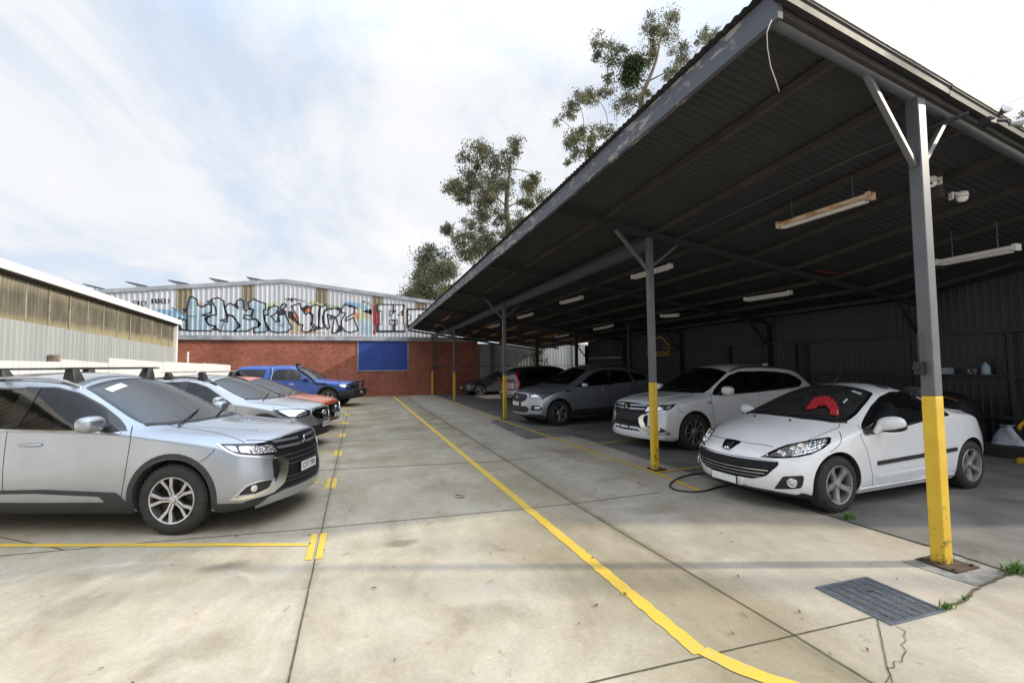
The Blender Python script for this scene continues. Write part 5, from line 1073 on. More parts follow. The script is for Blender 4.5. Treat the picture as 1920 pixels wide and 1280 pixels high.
def outlander(name, label, loc, rz, pm, phev, grp, plate):
    c = Car(SUV, name, label, 'car', loc, rz, pm, grp)
    if not OT:
        for k, pts in dict(win=[(178, 448), (196, 234), (320, 243), (440, 285), (560, 352), (645, 424), (692, 484), (470, 468)], sail=[(585, 378), (648, 424), (697, 487), (600, 486)], gapA=[(722, 462), (716, 520), (700, 610), (676, 760), (658, 880)],
            lamp=[(1190, 559), (1335, 557), (1520, 541), (1562, 576), (1525, 612), (1400, 621), (1290, 614), (1240, 592)], refl=[(1300, 574), (1480, 560), (1512, 600), (1390, 612), (1312, 606)], turn=[(1222, 570), (1284, 572), (1302, 605), (1266, 600)],
            trim=[(1186, 560), (1238, 598), (1290, 620), (1400, 628), (1520, 634)], shield=[(1490, 628), (1545, 634), (1568, 655), (1566, 700), (1545, 770), (1490, 818), (1430, 842), (1250, 862), (1270, 848), (1380, 832), (1450, 802), (1505, 752), (1528, 690), (1524, 655)], fog=[(1296, 838), (1350, 790), (1420, 765), (1488, 752), (1466, 790), (1405, 824)], fogt=[(1275, 848), (1340, 785), (1415, 759), (1500, 746)], fogc=[(1385, 800)],
            hood=[(905, 450), (1100, 482), (1250, 515), (1335, 553)], handle=[(168, 565)], fend=[(1188, 562), (1165, 600), (1120, 640), (1085, 656)]).items(): OT[k] = c.pxt(pts, *Z1)
    OT['win'] = [(a, 0, b) for a, b in ((2.66, 1.085), (2.70, 1.492), (2.46, 1.49), (2.19, 1.425), (1.90, 1.295), (1.67, 1.16), (1.52, 1.055), (1.92, 1.066))]
    c.window('front_window', two(OT['win']), 'side', darkg if phev else tint, .05)
    c.window('rear_window', [(2.78, 1.09), (2.78, 1.487), (3.15, 1.492), (3.56, 1.468), (3.62, 1.13)], 'side', darkg, .04)
    c.window('quarter_window', [(3.70, 1.135), (3.645, 1.455), (3.95, 1.43), (4.18, 1.33), (4.24, 1.25), (4.05, 1.165)], 'side', darkg, .05)
    c.window('windscreen', mirrored([(1.17, 0), (1.20, .30), (1.30, .55), (1.44, .685), (1.62, .675), (1.9, .63), (2.20, .565), (2.17, .3), (2.13, 0)]), 'top', darkg if phev else clearg, .03, border=.04)
    c.window('rear_screen', fmir([(0, 1.12), (.60, 1.14), (.55, 1.40), (.3, 1.46), (0, 1.47)]), 'rear', darkg, .05)
    c.finish()
    for q in ([(2.63, 1.075), (2.63, 1.50), (2.81, 1.505), (2.81, 1.08)], [(3.59, 1.12), (3.54, 1.48), (3.68, 1.47), (3.72, 1.13)], two(OT['sail'])): c.patch('window_pillar', q, 'side', M['gloss'], .0035, .01)
    c.strip('window_moulding', [(1.55, 1.035), (2.6, 1.065), (3.6, 1.105), (4.1, 1.145)], 'side', M['chrome'], .018, .006)
    for q in (two(OT['gapA']), two(OT['fend']), [(2.72, 1.06), (2.73, .7), (2.72, .34)], [(3.66, 1.11), (3.68, .95), (3.52, .75), (3.26, .55), (3.22, .36)]): c.strip('panel_gap', q, 'side', M['seam'], .008, .0012)
    c.strip('bonnet_gap', omir([(.10, 0), (.115, .30), (.20, .55), (.36, .67)]), 'top', M['seam'], .010, .0012, r=.05)
    for sg in (1, -1): c.strip('bonnet_gap', [(q[0], q[1]*sg) for q in OT['hood']], 'top', M['seam'], .008, .0012)
    for sg in (1, -1): c.strip('bonnet_crease', [(.40, .40*sg), (.7, .47*sg), (1.1, .52*sg)], 'top', pm, .05, .006)
    c.patch('cowl', mirrored([(1.10, 0), (1.13, .32), (1.24, .58), (1.40, .715), (1.445, .70), (1.30, .56), (1.205, .31), (1.178, 0)]), 'top', M['black'], .004)
    c.wiper((1.16, -.58), (1.36, .02)); c.wiper((1.15, .02), (1.42, .60))
    # wheels and cladding
    rim = RIM_Y() if not phev else dict(r=.232, m=M['alloyd'], m2=M['gun'], n=10, hub=.2, rot=.1, spokes=[[(.16, -.05), (.95, -.075), (.95, -.03), (.16, -.015)], [(.16, .015), (.95, .03), (.95, .075), (.16, .05)]], back=[[(.15, -.1), (.97, -.14), (.97, .14), (.15, .1)]])
    c.wheels4(.352, .225, rim)
    clad = pm if phev else M['trim']
    if not phev:
        for sx in SUV['wheels']: arch_band(c, sx, .408, .462, M['trim'], .26)
    c.patch('sill_moulding', [(1.40, .20), (1.40, .28), (1.55, .435), (2.3, .47), (3.16, .46), (3.26, .28), (3.26, .20)], 'side', M['trim'], .010, .03)
    if not phev: c.patch('sill_strip', [(1.66, .345), (1.72, .40), (2.4, .435), (3.14, .425), (3.14, .355), (2.4, .345)], 'side', silver2, .018, .02)
    else: c.patch('sill_strip', [(1.6, .30), (1.72, .40), (2.4, .425), (3.14, .42), (3.14, .30)], 'side', pm, .018, .02)
    c.patch('lower_bumper', [(.12, .20), (.12, .30), (.56, .31), (.56, .20)], 'side', clad, .008)
    c.patch('front_valance', fmir([(0, .24), (.80, .24), (.80, .31), (.55, .33), (.5, .37), (0, .38)]), 'front', M['black'] if not phev else pm, .006)
    # face
    c.patch('front_grille', fmir([(0, .36), (.46, .36), (.545, .47), (.545, .66), (.50, .76), (.57, .80), (.50, .875), (.3, .905), (0, .912)]), 'front', M['matte'], .006, .02)
    for z0, z1, w0, w1 in ((.842, .872, .10, .48), (.775, .805, .09, .45)):
        for sg in (1, -1): c.patch('grille_bar', [(sg*w0, z0), (sg*w1, z0+.012), (sg*(w1+.03), z1+.008), (sg*w0, z1)], 'front', silver2 if not phev else simple('smoked_chrome', (.30, .33, .37), .2, .9), .016, .006)
    for z in (.70, .65, .60, .46, .42): c.strip('grille_slat', [(-.49, z), (0, z-.004), (.49, z)], 'front', M['trim'], .022, .014)
    tri_logo(c, .815, .062)
    hb = c.patch('headlight', OT['lamp'], 52, M['gloss'], .004, .015)
    c.patch('lamp_reflector', OT['refl'], 52, M['lamp'], .008, .015, parent=hb); c.patch('turn_lens', OT['turn'], 52, simple('clear_lens', (.55, .55, .55), .1, .3, coat=1), .008, .01, parent=hb)
    c.strip('chrome_trim', OT['trim'], 52, M['satin'], .022, .012, r=.05)
    c.patch('chrome_shield', OT['shield'], 45, M['satin'], .018, .02, step=.025)
    fg = c.patch('fog_recess', OT['fog'], 50, M['black'], .006, .03); c.strip('fog_trim', OT['fogt'], 50, M['satin'], .012, .012, parent=fg)
    for sg in (1, -1): b = MB(); p, n = c.hit(c.uv(OT['fogc'][0], 50), 50); b.lathe([(.001, .012), (.034, .008), (.036, -.02)], 16, Matrix.Translation((p.x, p.y*sg, p.z)) @ Vector((n.x, n.y*sg, n.z)).to_track_quat('Z', 'Y').to_matrix().to_4x4()); c.add(b, 'fog_lamp', M['lamp'], fg[0 if sg > 0 else 1])
    sk = [(0, .255), (.50, .255), (.70, .235), (.60, .315), (.42, .345), (0, .345)]
    c.patch('skid_bar', fmir(sk), 'front', silver2 if not phev else white, .03, .02)
    if phev: c.strip('bumper_blade', ofmir([(0, .43), (.36, .43), (.50, .36), (.56, .32)]), 'front', white, .045, .03)
    c.plate(.535 if not phev else .44, plate, mat=M['plate'] if not phev else M['black'], w=.372 if not phev else .30, off=.02)
    c.mirror(1.74, 1.00, 1.135, (.085, .125, .085), low=None); c.patch('mirror_base', [(1.56, 1.04), (1.76, 1.15), (1.80, 1.045)], 'side', M['black'], .01)
    c.handle(OT['handle'][0][0], OT['handle'][0][2]); c.handle(3.56, .93)
    # rear, not much seen
    c.patch('tail_light', [(4.695, .62, 1.08), (4.4, .87, 1.12), (4.4, .87, .98), (4.695, .62, .95)], 125, M['redlamp'], .006, .03); c.plate(.82, None, True)
    c.patch('rear_spoiler', [(4.45, -.5), (4.45, .5), (4.72, .48), (4.72, -.48)], 'top', pm, .02, .03)
    for sg in (1, -1):
        pts = []
        for q in np.linspace(2.25, 4.25, 14):
            p, n = c.hit(Vector((c.X(q), c.f['edgew'](q)*.93)), 'top'); e = min(1, (q-2.2)/.25, (4.3-q)/.25); pts.append(Vector((p.x, p.y*sg, p.z+.008+.022*e)))
        b = MB(); b.tube(pts, [.012]+[.018]*12+[.012], 8); c.add(b, 'roof_rail', silver2 if not phev else M['trim'], smooth=60)
    b = MB(); p, n = c.hit(Vector((c.X(4.05), 0)), 'top'); b.blob((p.x, 0, p.z+.02), (.09, .03, .045), p=2.4); c.add(b, 'roof_fin', pm, smooth=60)
    c.interior(2.15, .62, 3.15, dash=(1.5, 1.0)); return c
CARGRP = 'cars parked in the left bays'; CARGRP2 = 'cars parked under the carport'
PHI = -19.5
oc = outlander('sport_utility_wagon', 'nearest silver wagon at the left edge, black roof bars and grey wheel arch trims', place((-1.79, 5.58), PHI, SUV, -1), R_(PHI), silver, False, CARGRP, 'CXY 70B')
lab = MB(); p, n = oc.hit(oc.uv((2.02, .36), 'top'), 'top')
oc.patch('windscreen_sticker', [(1.98, -.50), (1.98, -.30), (2.06, -.30), (2.06, -.50)], 'top', M['whitepaint'], .004)
def roof_bars(c, qs, ym, zb, mat, foot, w=.075):
    for k, q in enumerate(qs):
        t = thing('roof_bar', '', 'roof rack', (0, 0, 0)); b = MB(); b.blob((c.X(q), 0, zb), (w/2, ym+.10, .013), p=5, nu=16, nv=10); b.build('crossbar', mat, t, smooth=60)
        for sg in (1, -1):
            y = sg*(ym-.10); p, n = c.hit(Vector((c.X(q), abs(y))), 'top'); b = MB(); h_ = zb-p.z; b.add([(c.X(q)+a*(.075 if k == 0 else .045), y+e*(.075 if k == 0 else .04)-(.03*sg if k == 0 else 0), p.z-.012 if k == 0 else zb-.005) for k in (0, 1) for a, e in ((-1, -1), (1, -1), (1, 1), (-1, 1))], [(3, 2, 1, 0), (4, 5, 6, 7), (0, 1, 5, 4), (1, 2, 6, 5), (2, 3, 7, 6), (3, 0, 4, 7)]); b.build('foot', foot, t, smooth=40, bevel=.012)
        t.location = c.root.location; t.rotation_euler = c.root.rotation_euler; yield t
for t, lb in zip(roof_bars(oc, (2.42, 3.22), .62, 1.70, M['black'], M['black']), ('front black roof bar clamped on the nearest silver wagon', 'rear black roof bar on the nearest silver wagon, at the left edge')): tag(t, lb, group='roof bars on the nearest wagon')
wo = outlander('sport_utility_wagon', 'white wagon with chrome-flanked black nose, behind the second yellow post', place((6.18, 7.36), 184, SUV, 1), R_(184), pearl, True, CARGRP2, None)
for sg in (1,):
    b = wo.text('model_badge', 'S 07', .075, (0, 0, 0), (0, 0, 0), M['gloss']); p, n = wo.hit(wo.uv((1.36, .905), 'side'), 'side'); b.location = (p.x, p.y+.004, p.z); b.rotation_euler = (R_(90), 0, R_(180))
# ---------------------------------------------------------------- white coupe with the folding roof
CC = dict(L=4.037, W=1.75, wheels=(.815, 3.355), wr=.312, arch=.355, cab=(1.14, 3.15), bowf=.46, bowr=.30, bowp=2.4, fadef=1.25, fader=1.0,
    top=[(0, .665), (.08, .715), (.25, .80), (.5, .885), (.75, .945), (.93, .985), (1.1, 1.065), (1.4, 1.205), (1.75, 1.325), (2.05, 1.375), (2.4, 1.388), (2.7, 1.365), (2.95, 1.28), (3.2, 1.12), (3.36, 1.05), (3.7, 1.03), (3.93, .985), (4.037, .92)],
    edge=[(0, .61), (.1, .645), (.3, .735), (.6, .825), (.95, .90), (1.22, .945), (1.40, 1.005), (1.7, 1.14), (2.0, 1.25), (2.3, 1.295), (2.6, 1.275), (2.85, 1.19), (3.1, 1.06), (3.3, 1.005), (3.7, .985), (4.037, .87)],
    edgew=[(0, .54), (.3, .64), (.8, .71), (1.22, .735), (1.45, .705), (1.8, .625), (2.2, .565), (2.6, .55), (2.9, .61), (3.15, .70), (3.4, .715), (3.8, .68), (4.037, .60)],
    belt=[(0, .55), (.3, .655), (.8, .79), (1.25, .88), (1.6, .905), (2.3, .935), (3.0, .975), (3.5, .955), (4.037, .82)],
    beltw=[(0, .72), (.4, .81), (.8, .85), (1.4, .852), (2.6, .855), (3.2, .862), (3.7, .83), (4.037, .74)],
    bot=[(0, .21), (.3, .175), (.6, .17), (3.2, .18), (3.7, .25), (4.037, .32)],
    lw=[(0, .77), (.4, .85), (.82, .873), (1.4, .855), (2.5, .858), (3.35, .875), (3.7, .85), (4.037, .78)],
    nose=[(.17, .10), (.25, .05), (.36, .005), (.46, 0), (.56, .03), (.66, .085), (.8, .14)], tail=[(.3, .05), (.5, 0), (.7, .03), (.95, .12)])
CC['st'] = stations(CC['L'])
dusty = glass('dusty_screen_glass', (.60, .66, .64), .40, .06, 1.7, .07)
c = Car(CC, 'coupe', 'white folding-roof coupe with a blank number plate and red cloth behind its windscreen', 'car', place((5.09, 3.76), 182.2, CC, 1), R_(182.2), white, CARGRP2)
ZP = ((1300, 720), 4.922); ZR = ((1600, 700), 4.921); two = lambda pts: [(q[0], q[2]) for q in pts]
T = {k: c.pxt(pts, *ZP) for k, pts in dict(lamp=[(615, 672), (700, 625), (800, 580), (870, 555), (1000, 530), (1150, 500), (1250, 487), (1275, 495), (1265, 540), (1200, 595), (1100, 645), (980, 672), (850, 683), (700, 682)], refl=[(690, 662), (800, 598), (900, 562), (1050, 535), (1190, 508), (1240, 505), (1232, 540), (1175, 590), (1080, 632), (960, 660), (820, 670)],
    fog=[(745, 962), (825, 850), (1010, 840), (1020, 862), (1008, 930), (990, 958), (870, 966)], fogc=[(912, 905)], b1=[(815, 640)], b2=[(935, 610)], b3=[(1010, 590)], gapA=[(1515, 375), (1540, 470), (1600, 600), (1640, 760), (1642, 950)], fend=[(1270, 500), (1330, 455), (1395, 425), (1400, 392)], lip=[(1130, 640), (1250, 750)], jets=[(505, 320), (868, 365)]).items()}
T.update({k: c.pxt(pts, *ZR) for k, pts in dict(win=[(88, 540), (86, 490), (115, 415), (170, 312), (250, 222), (340, 178), (470, 166), (545, 178), (600, 280), (662, 425), (480, 480), (300, 522), (215, 542), (120, 567)], mould=[(165, 852), (690, 745)], skirt=[(105, 1070), (700, 965), (700, 1010), (105, 1125)], handle=[(672, 545)], tail=[(1118, 380), (1150, 372), (1215, 470), (1225, 500), (1190, 480), (1140, 420)], boot=[(935, 385), (975, 410), (1100, 388)]).items()})
c.window('front_window', two(T['win']) if True else [(1.44, .925), (1.50, 1.0), (1.75, 1.125), (2.05, 1.215), (2.30, 1.245), (2.52, 1.235), (2.44, .955)], 'side', tint, .05, border=.03)
c.window('quarter_window', [(2.50, .962), (2.585, 1.228), (2.76, 1.165), (2.93, 1.04), (2.94, .985)], 'side', tint, .03)
c.window('windscreen', mirrored([(.955, 0), (.985, .33), (1.10, .58), (1.25, .672), (1.45, .65), (1.75, .585), (1.99, .515), (1.98, .25), (1.97, 0)]), 'top', dusty, .035, border=.04)
c.window('rear_screen', mirrored([(2.80, 0), (2.80, .40), (3.02, .50), (3.20, .56), (3.26, .3), (3.27, 0)]), 'top', darkg, .03)
c.finish()
for q in (two(T['gapA']), [(2.60, .965), (2.68, .8), (2.66, .5), (2.58, .245)], [(1.22, .245), (2.6, .245), (2.98, .26)], [(1.28, .905), (1.42, .915)], [(.98, .88), (.82, .74), (.70, .68)]): c.strip('panel_gap', q, 'side', M['seam'], .007, .0012)
c.strip('roof_gap', [(1.72, 1.165), (1.66, 1.20)], 'side', M['seam'], .007, .001); c.strip('roof_gap', [(2.52, 1.255), (2.46, 1.31)], 'side', M['seam'], .007, .001)
c.strip('roof_gap', omir([(2.06, 0), (2.05, .3), (1.98, .53)]), 'top', M['seam'], .008, .001)
c.strip('bonnet_gap', omir([(.185, 0), (.20, .22), (.30, .46)]), 'top', M['seam'], .009, .0012, r=.05)
for sg in (1, -1): c.strip('bonnet_gap', [(.52, .655*sg), (.8, .705*sg), (1.05, .715*sg), (1.16, .66*sg)], 'top', M['seam'], .008, .0012)
c.patch('boot_lid', mirrored([(3.34, 0), (3.34, .45), (3.40, .66), (3.70, .66), (3.98, .52), (4.02, 0)]), 'top', white, .004, .06)
c.patch('cowl', mirrored([(.915, 0), (.945, .34), (1.07, .62), (1.20, .71), (1.245, .685), (1.10, .59), (.985, .335), (.957, 0)]), 'top', M['black'], .004)
c.wiper((.97, -.50), (1.16, .05)); c.wiper((.955, .10), (1.22, .60))
for y in (-.26, .26):
    p, n = c.hit(c.uv((.84, y), 'top'), 'top'); b = MB(); b.blob((p.x, p.y, p.z+.008), (.016, .02, .012)); c.add(b, 'washer_jet', M['black'], smooth=60)
# face
mouth = [(0, .335), (.36, .345), (.50, .40), (.60, .535), (.585, .575), (.40, .578), (0, .572)]
gm = c.patch('front_grille', fmir(mouth), 'front', M['matte'], .004, .03)
c.patch('grille_bar', fmir([(0, .475), (.52, .478), (.565, .53), (.55, .548), (0, .540)]), 'front', M['matte'], .022, .02, dome=.012)
for z, w, h in ((.560, .575, .009), (.452, .515, .007), (.415, .485, .007), (.378, .44, .007)): c.strip('grille_slat', [(-w, z+.008), (-w*.5, z+.002), (0, z), (w*.5, z+.002), (w, z+.008)], 'front', M['satin'], h, .012)
hb = c.patch('headlight', T['lamp'], 48, M['gloss'], .002, .01); c.patch('lamp_reflector', T['refl'], 48, M['lamp'], .006, .02, parent=hb)
for sg in (1, -1):
    for (q, r) in ((T['b1'][0], .040), (T['b2'][0], .046), (T['b3'][0], .055)):
        p, n = c.hit(c.uv(q, 48), 48); Mx = Matrix.Translation((p.x, p.y*sg, p.z)) @ Vector((n.x+.6, n.y*sg*.6, n.z*.4)).to_track_quat('Z', 'Y').to_matrix().to_4x4()
        b = MB(); b.lathe([(.001, .004), (r*.35, .007), (r*.4, .014), (r*.8, .018), (r, .022), (r*1.06, .016), (r*1.08, .0)], 20, Mx); c.add(b, 'lamp_bowl', M['satin'], hb[0 if sg > 0 else 1], smooth=40)
fr_ = c.patch('fog_recess', T['fog'], 42, M['black'], .005, .02)
for sg in (1, -1):
    p, n = c.hit(c.uv(T['fogc'][0], 42), 42); b = MB(); b.lathe([(.001, .022), (.03, .02), (.045, .014), (.05, .018), (.054, .004)], 20, Matrix.Translation((p.x, p.y*sg, p.z)) @ Vector((n.x+.4, n.y*sg, n.z)).to_track_quat('Z', 'Y').to_matrix().to_4x4()); c.add(b, 'fog_lamp', M['lamp'], fr_[0 if sg > 0 else 1], smooth=40)
c.patch('chin_lip', fmir([(0, .17), (.82, .17), (.82, .205), (.5, .235), (0, .245)]), 'front', M['black'], .014, .02)
c.patch('plate_mount', fmir([(0, .245), (.24, .25), (.26, .33), (0, .335)]), 'front', white, .02, .02)
c.plate(.298, None, w=.372, h=.085, off=.026)
BS = lambda pts: [(y*1.4, .672+(z-.672)*1.3) for y, z in pts]
sd = c.patch('badge_shield', fmir(BS([(0, .628), (.045, .635), (.085, .70), (.075, .712), (0, .715)])), 'front', M['gloss'], .006, .008)[0]
c.strip('badge_rim', ofmir(BS([(0, .617), (.05, .622), (.075, .65)])), 'front', M['chrome'], .010, .010, parent=sd)
lion = [(-.020, .638), (-.008, .638), (-.002, .655), (.010, .640), (.024, .640), (.012, .662), (.016, .672), (.030, .668), (.036, .676), (.018, .686), (.022, .700), (.008, .706), (-.010, .702), (-.016, .690), (-.034, .692), (-.030, .680), (-.012, .678), (-.010, .664), (-.024, .652)]; lion = BS(lion)
c.patch('lion_emblem', lion, 'front', M['chrome'], .011, 0, step=.02, parent=sd)
# sides
c.patch('door_moulding', [(1.46, .475), (1.46, .52), (2.3, .545), (3.0, .575), (3.0, .53), (2.3, .50)], 'side', M['black'], .012, .018)
c.strip('door_crease', [(1.45, .335), (2.2, .345), (2.62, .36)], 'side', white, .05, .007)
c.patch('side_skirt', [(1.18, .165), (1.20, .235), (2.98, .250), (2.99, .175)], 'side', white, .022, .02)
c.patch('tail_light', [(3.66, .80, .93), (3.98, .60, .92), (4.03, .55, .74), (3.82, .80, .72)], 135, M['redlamp'], .006, .03)
c.patch('fuel_flap', [(3.40+.075*math.cos(a), .80+.085*math.sin(a)) for a in [i*math.pi/10 for i in range(20)]], 'side', white, .0015); c.plate(.55, None, True)
for sg in (1, -1):
    Mx = Matrix.Rotation(R_(sg*10), 4, 'Z') @ Matrix.Rotation(R_(sg*10), 4, 'X'); b = MB(); b.blob((c.X(1.53), sg*.985, .962), (.078, .14, .085), Mx, 22, 12, 2.3); b.tube([(c.X(1.50), sg*.91, .94), (c.X(1.47), sg*.88, .89), (c.X(1.45), sg*.858, .845)], [.055, .042, .035], 10); o = c.add(b, 'wing_mirror', white, smooth=60)
    b = MB(); b.blob((c.X(1.545), sg*1.0, .912), (.072, .128, .045), Mx, 20, 8, 2.3); c.add(b, 'lower_shell', M['black'], o, smooth=60); b = MB(); b.blob((c.X(1.59), sg*.985, .962), (.025, .115, .065), Mx, 16, 8, 2.4); c.add(b, 'mirror_glass', M['gloss'], o, smooth=60)
c.handle(2.47, .80)
p, n = c.hit(Vector((c.X(2.05), 0)), 'top'); b = MB(); b.blob((p.x, 0, p.z+.008), (.045, .02, .022)); b.tube([(p.x, 0, p.z+.02), (p.x-.20, 0, p.z+.21)], [.006, .003], 6); c.add(b, 'aerial', M['black'], smooth=60)
W5 = [[(.16, -.16), (.45, -.14), (.75, -.155), (.97, -.235), (.97, .235), (.75, .155), (.45, .14), (.16, .16)]]
c.wheels4(.312, .20, dict(r=.208, m=M['alloyd'], n=5, hub=.20, rot=R_(84), nuts=4, spokes=W5)); c.interior(1.95, .50, 2.72, dash=(1.25, .95))
c.patch('screen_sticker', [(1.84, .36), (1.84, .47), (1.88, .465), (1.88, .355)], 'top', simple('pale_green_sticker', (.45, .55, .52), .5), .003); c.patch('screen_label', [(1.52, .46), (1.62, .44), (1.62, .455), (1.52, .475)], 'top', M['whitepaint'], .003)
# red cloth draped against the screen
rc = MB(); r = random.Random(5); gridn = 12
outl = [(1.50, .06), (1.62, .10), (1.76, .165), (1.83, .24), (1.82, .34), (1.72, .385), (1.56, .405), (1.44, .40), (1.44, .36), (1.54, .325), (1.62, .30), (1.62, .24), (1.58, .17), (1.50, .12), (1.46, .08)]
outl = c.pxt([(1045, 235), (1110, 150), (1180, 142), (1240, 125), (1290, 160), (1330, 215), (1340, 290), (1300, 305), (1265, 285), (1260, 250), (1225, 210), (1160, 215), (1090, 250), (1055, 255)], *ZP);
outl = [(q[0], q[3]) for q in outl]
v, f = cdt([tuple(q) for q in c.rounded([c.uv(p, 'top') for p in outl], .01)], .014)
V = []
for q in v:
    p, n = c.hit(Vector(q[:2]), 'top'); V.append(tuple(p+n*(.026+.014*math.sin(p.x*75+p.y*60)+.010*math.sin(p.y*130-p.x*40)+.006*r.random())))
cm = bpy.data.meshes.new('red_cloth'); cm.from_pydata(V, [], f); cm.shade_smooth(); cm.materials.append(simple('red_cloth', (.42, .012, .022), .8, var=.35, scale=30)); co = bpy.data.objects.new('red_cloth', cm); COL.objects.link(co); md = co.modifiers.new('t', 'SOLIDIFY'); md.thickness = .01
co.location = c.root.location; co.rotation_euler = c.root.rotation_euler; tag(co, 'crumpled red cloth with white trim lying against the windscreen of the white coupe', 'cloth')
mb = MB()
for (q, y) in [(a[0], a[3]) for a in c.pxt([(1325, 245), (1328, 265), (1318, 275), (1330, 285)], *ZP)]:
    p, n = c.hit(c.uv((q, y), 'top'), 'top'); mb.blob(p+n*.03, (.012, .006, .006))
mb.build('white_trim', M['whitepaint'], co, smooth=60)
# ---------------------------------------------------------------- remaining cars
def scaled(P, **k):
    Q = dict(P); Q.update(k); Q['st'] = stations(Q['L']); return Q
def common(c, D):
    for nm, pts, mt in D['panes']: c.window(nm, pts, 'side', mt, .045)
    c.window('windscreen', mirrored(D['screen']), 'top', D.get('sg', clearg), .03, border=.035)
    if 'rear' in D: c.window('rear_screen', fmir(D['rear']), 'rear', darkg, .05)
    c.finish()
    for q in D.get('pillars', []): c.patch('window_pillar', q, 'side', M['gloss'], .0035, .01)
    for q in D['gaps']: c.strip('panel_gap', q, 'side', M['seam'], .008, .0012)
    c.strip('bonnet_gap', omir(D['hood']), 'top', M['seam'], .009, .0012, r=.05)
    for sg in (1, -1): c.strip('bonnet_gap', [(a, b*sg) for a, b in D['hoodside']], 'top', M['seam'], .008, .0012)
    c.patch('cowl', mirrored(D['cowl']), 'top', M['black'], .004)
    if 'wip' in D:
        for a, b in D['wip']: c.wiper(a, b)
    hb = c.patch('headlight', D['lamp'], D.get('la', 50), M['gloss'], .004, .02); c.patch('lamp_reflector', D['lampin'], D.get('la', 50), M['lamp'], .008, .02, parent=hb)
    c.wheels4(D['R'], D.get('tw', .215), D['rim'])
    if 'sill' in D: c.patch('sill_cladding', D['sill'], 'side', M['trim'], .010, .02)
    if 'arch' in D:
        for sx in c.P['wheels']: arch_band(c, sx, c.P['arch']+.003, c.P['arch']+D['arch'], M['trim'], .24)
    for a in D['handles']: c.handle(a[0], a[1], D.get('hm'))
    c.mirror(*D['mirror']); c.interior(*D['seats'], seat=D.get('seatm'), dash=D['dash'])
    if 'moulding' in D: c.strip('window_moulding', D['moulding'], 'side', D.get('mm', M['chrome']), .016, .005)
W10 = dict(r=.215, m=M['alloyd'], m2=M['gun'], n=5, hub=.2, rot=.3, spokes=[[(.16, -.13), (.95, -.17), (.95, -.06), (.16, -.02)], [(.16, .02), (.95, .06), (.95, .17), (.16, .13)]], back=[[(.15, -.15), (.97, -.2), (.97, .2), (.15, .15)]])
# silver compact wagon with silver roof bars
XVP = scaled(SUV, L=4.45, W=1.78, wheels=(.86, 3.495), wr=.338, arch=.385, bowf=.38,
    top=[(0, .835), (.10, .885), (.3, .935), (.6, .975), (.9, 1.01), (1.03, 1.03), (1.2, 1.12), (1.5, 1.28), (1.9, 1.435), (2.2, 1.515), (2.45, 1.545), (2.8, 1.555), (3.4, 1.53), (3.9, 1.47), (4.2, 1.40), (4.40, 1.28), (4.45, 1.2)],
    edge=[(0, .78), (.12, .82), (.4, .89), (.9, .955), (1.2, .99), (1.38, 1.03), (1.55, 1.11), (1.9, 1.28), (2.2, 1.40), (2.45, 1.45), (2.8, 1.465), (3.4, 1.44), (3.9, 1.38), (4.2, 1.30), (4.45, 1.12)],
    edgew=[(0, .66), (.5, .72), (1.0, .75), (1.38, .745), (1.6, .71), (1.9, .66), (2.3, .60), (2.8, .58), (3.6, .57), (4.2, .55), (4.45, .52)],
    belt=[(0, .70), (.4, .80), (.9, .88), (1.4, .945), (1.7, .96), (2.6, .98), (3.6, 1.02), (4.45, 1.03)], beltw=[(0, .76), (.5, .84), (1, .865), (1.5, .865), (2.6, .86), (3.6, .86), (4.45, .78)],
    lw=[(0, .81), (.5, .87), (.9, .887), (1.55, .878), (3.0, .878), (3.5, .89), (4.1, .87), (4.45, .81)], bot=[(0, .25), (.3, .21), (.6, .21), (3.8, .22), (4.45, .35)], cab=(1.25, 4.2))
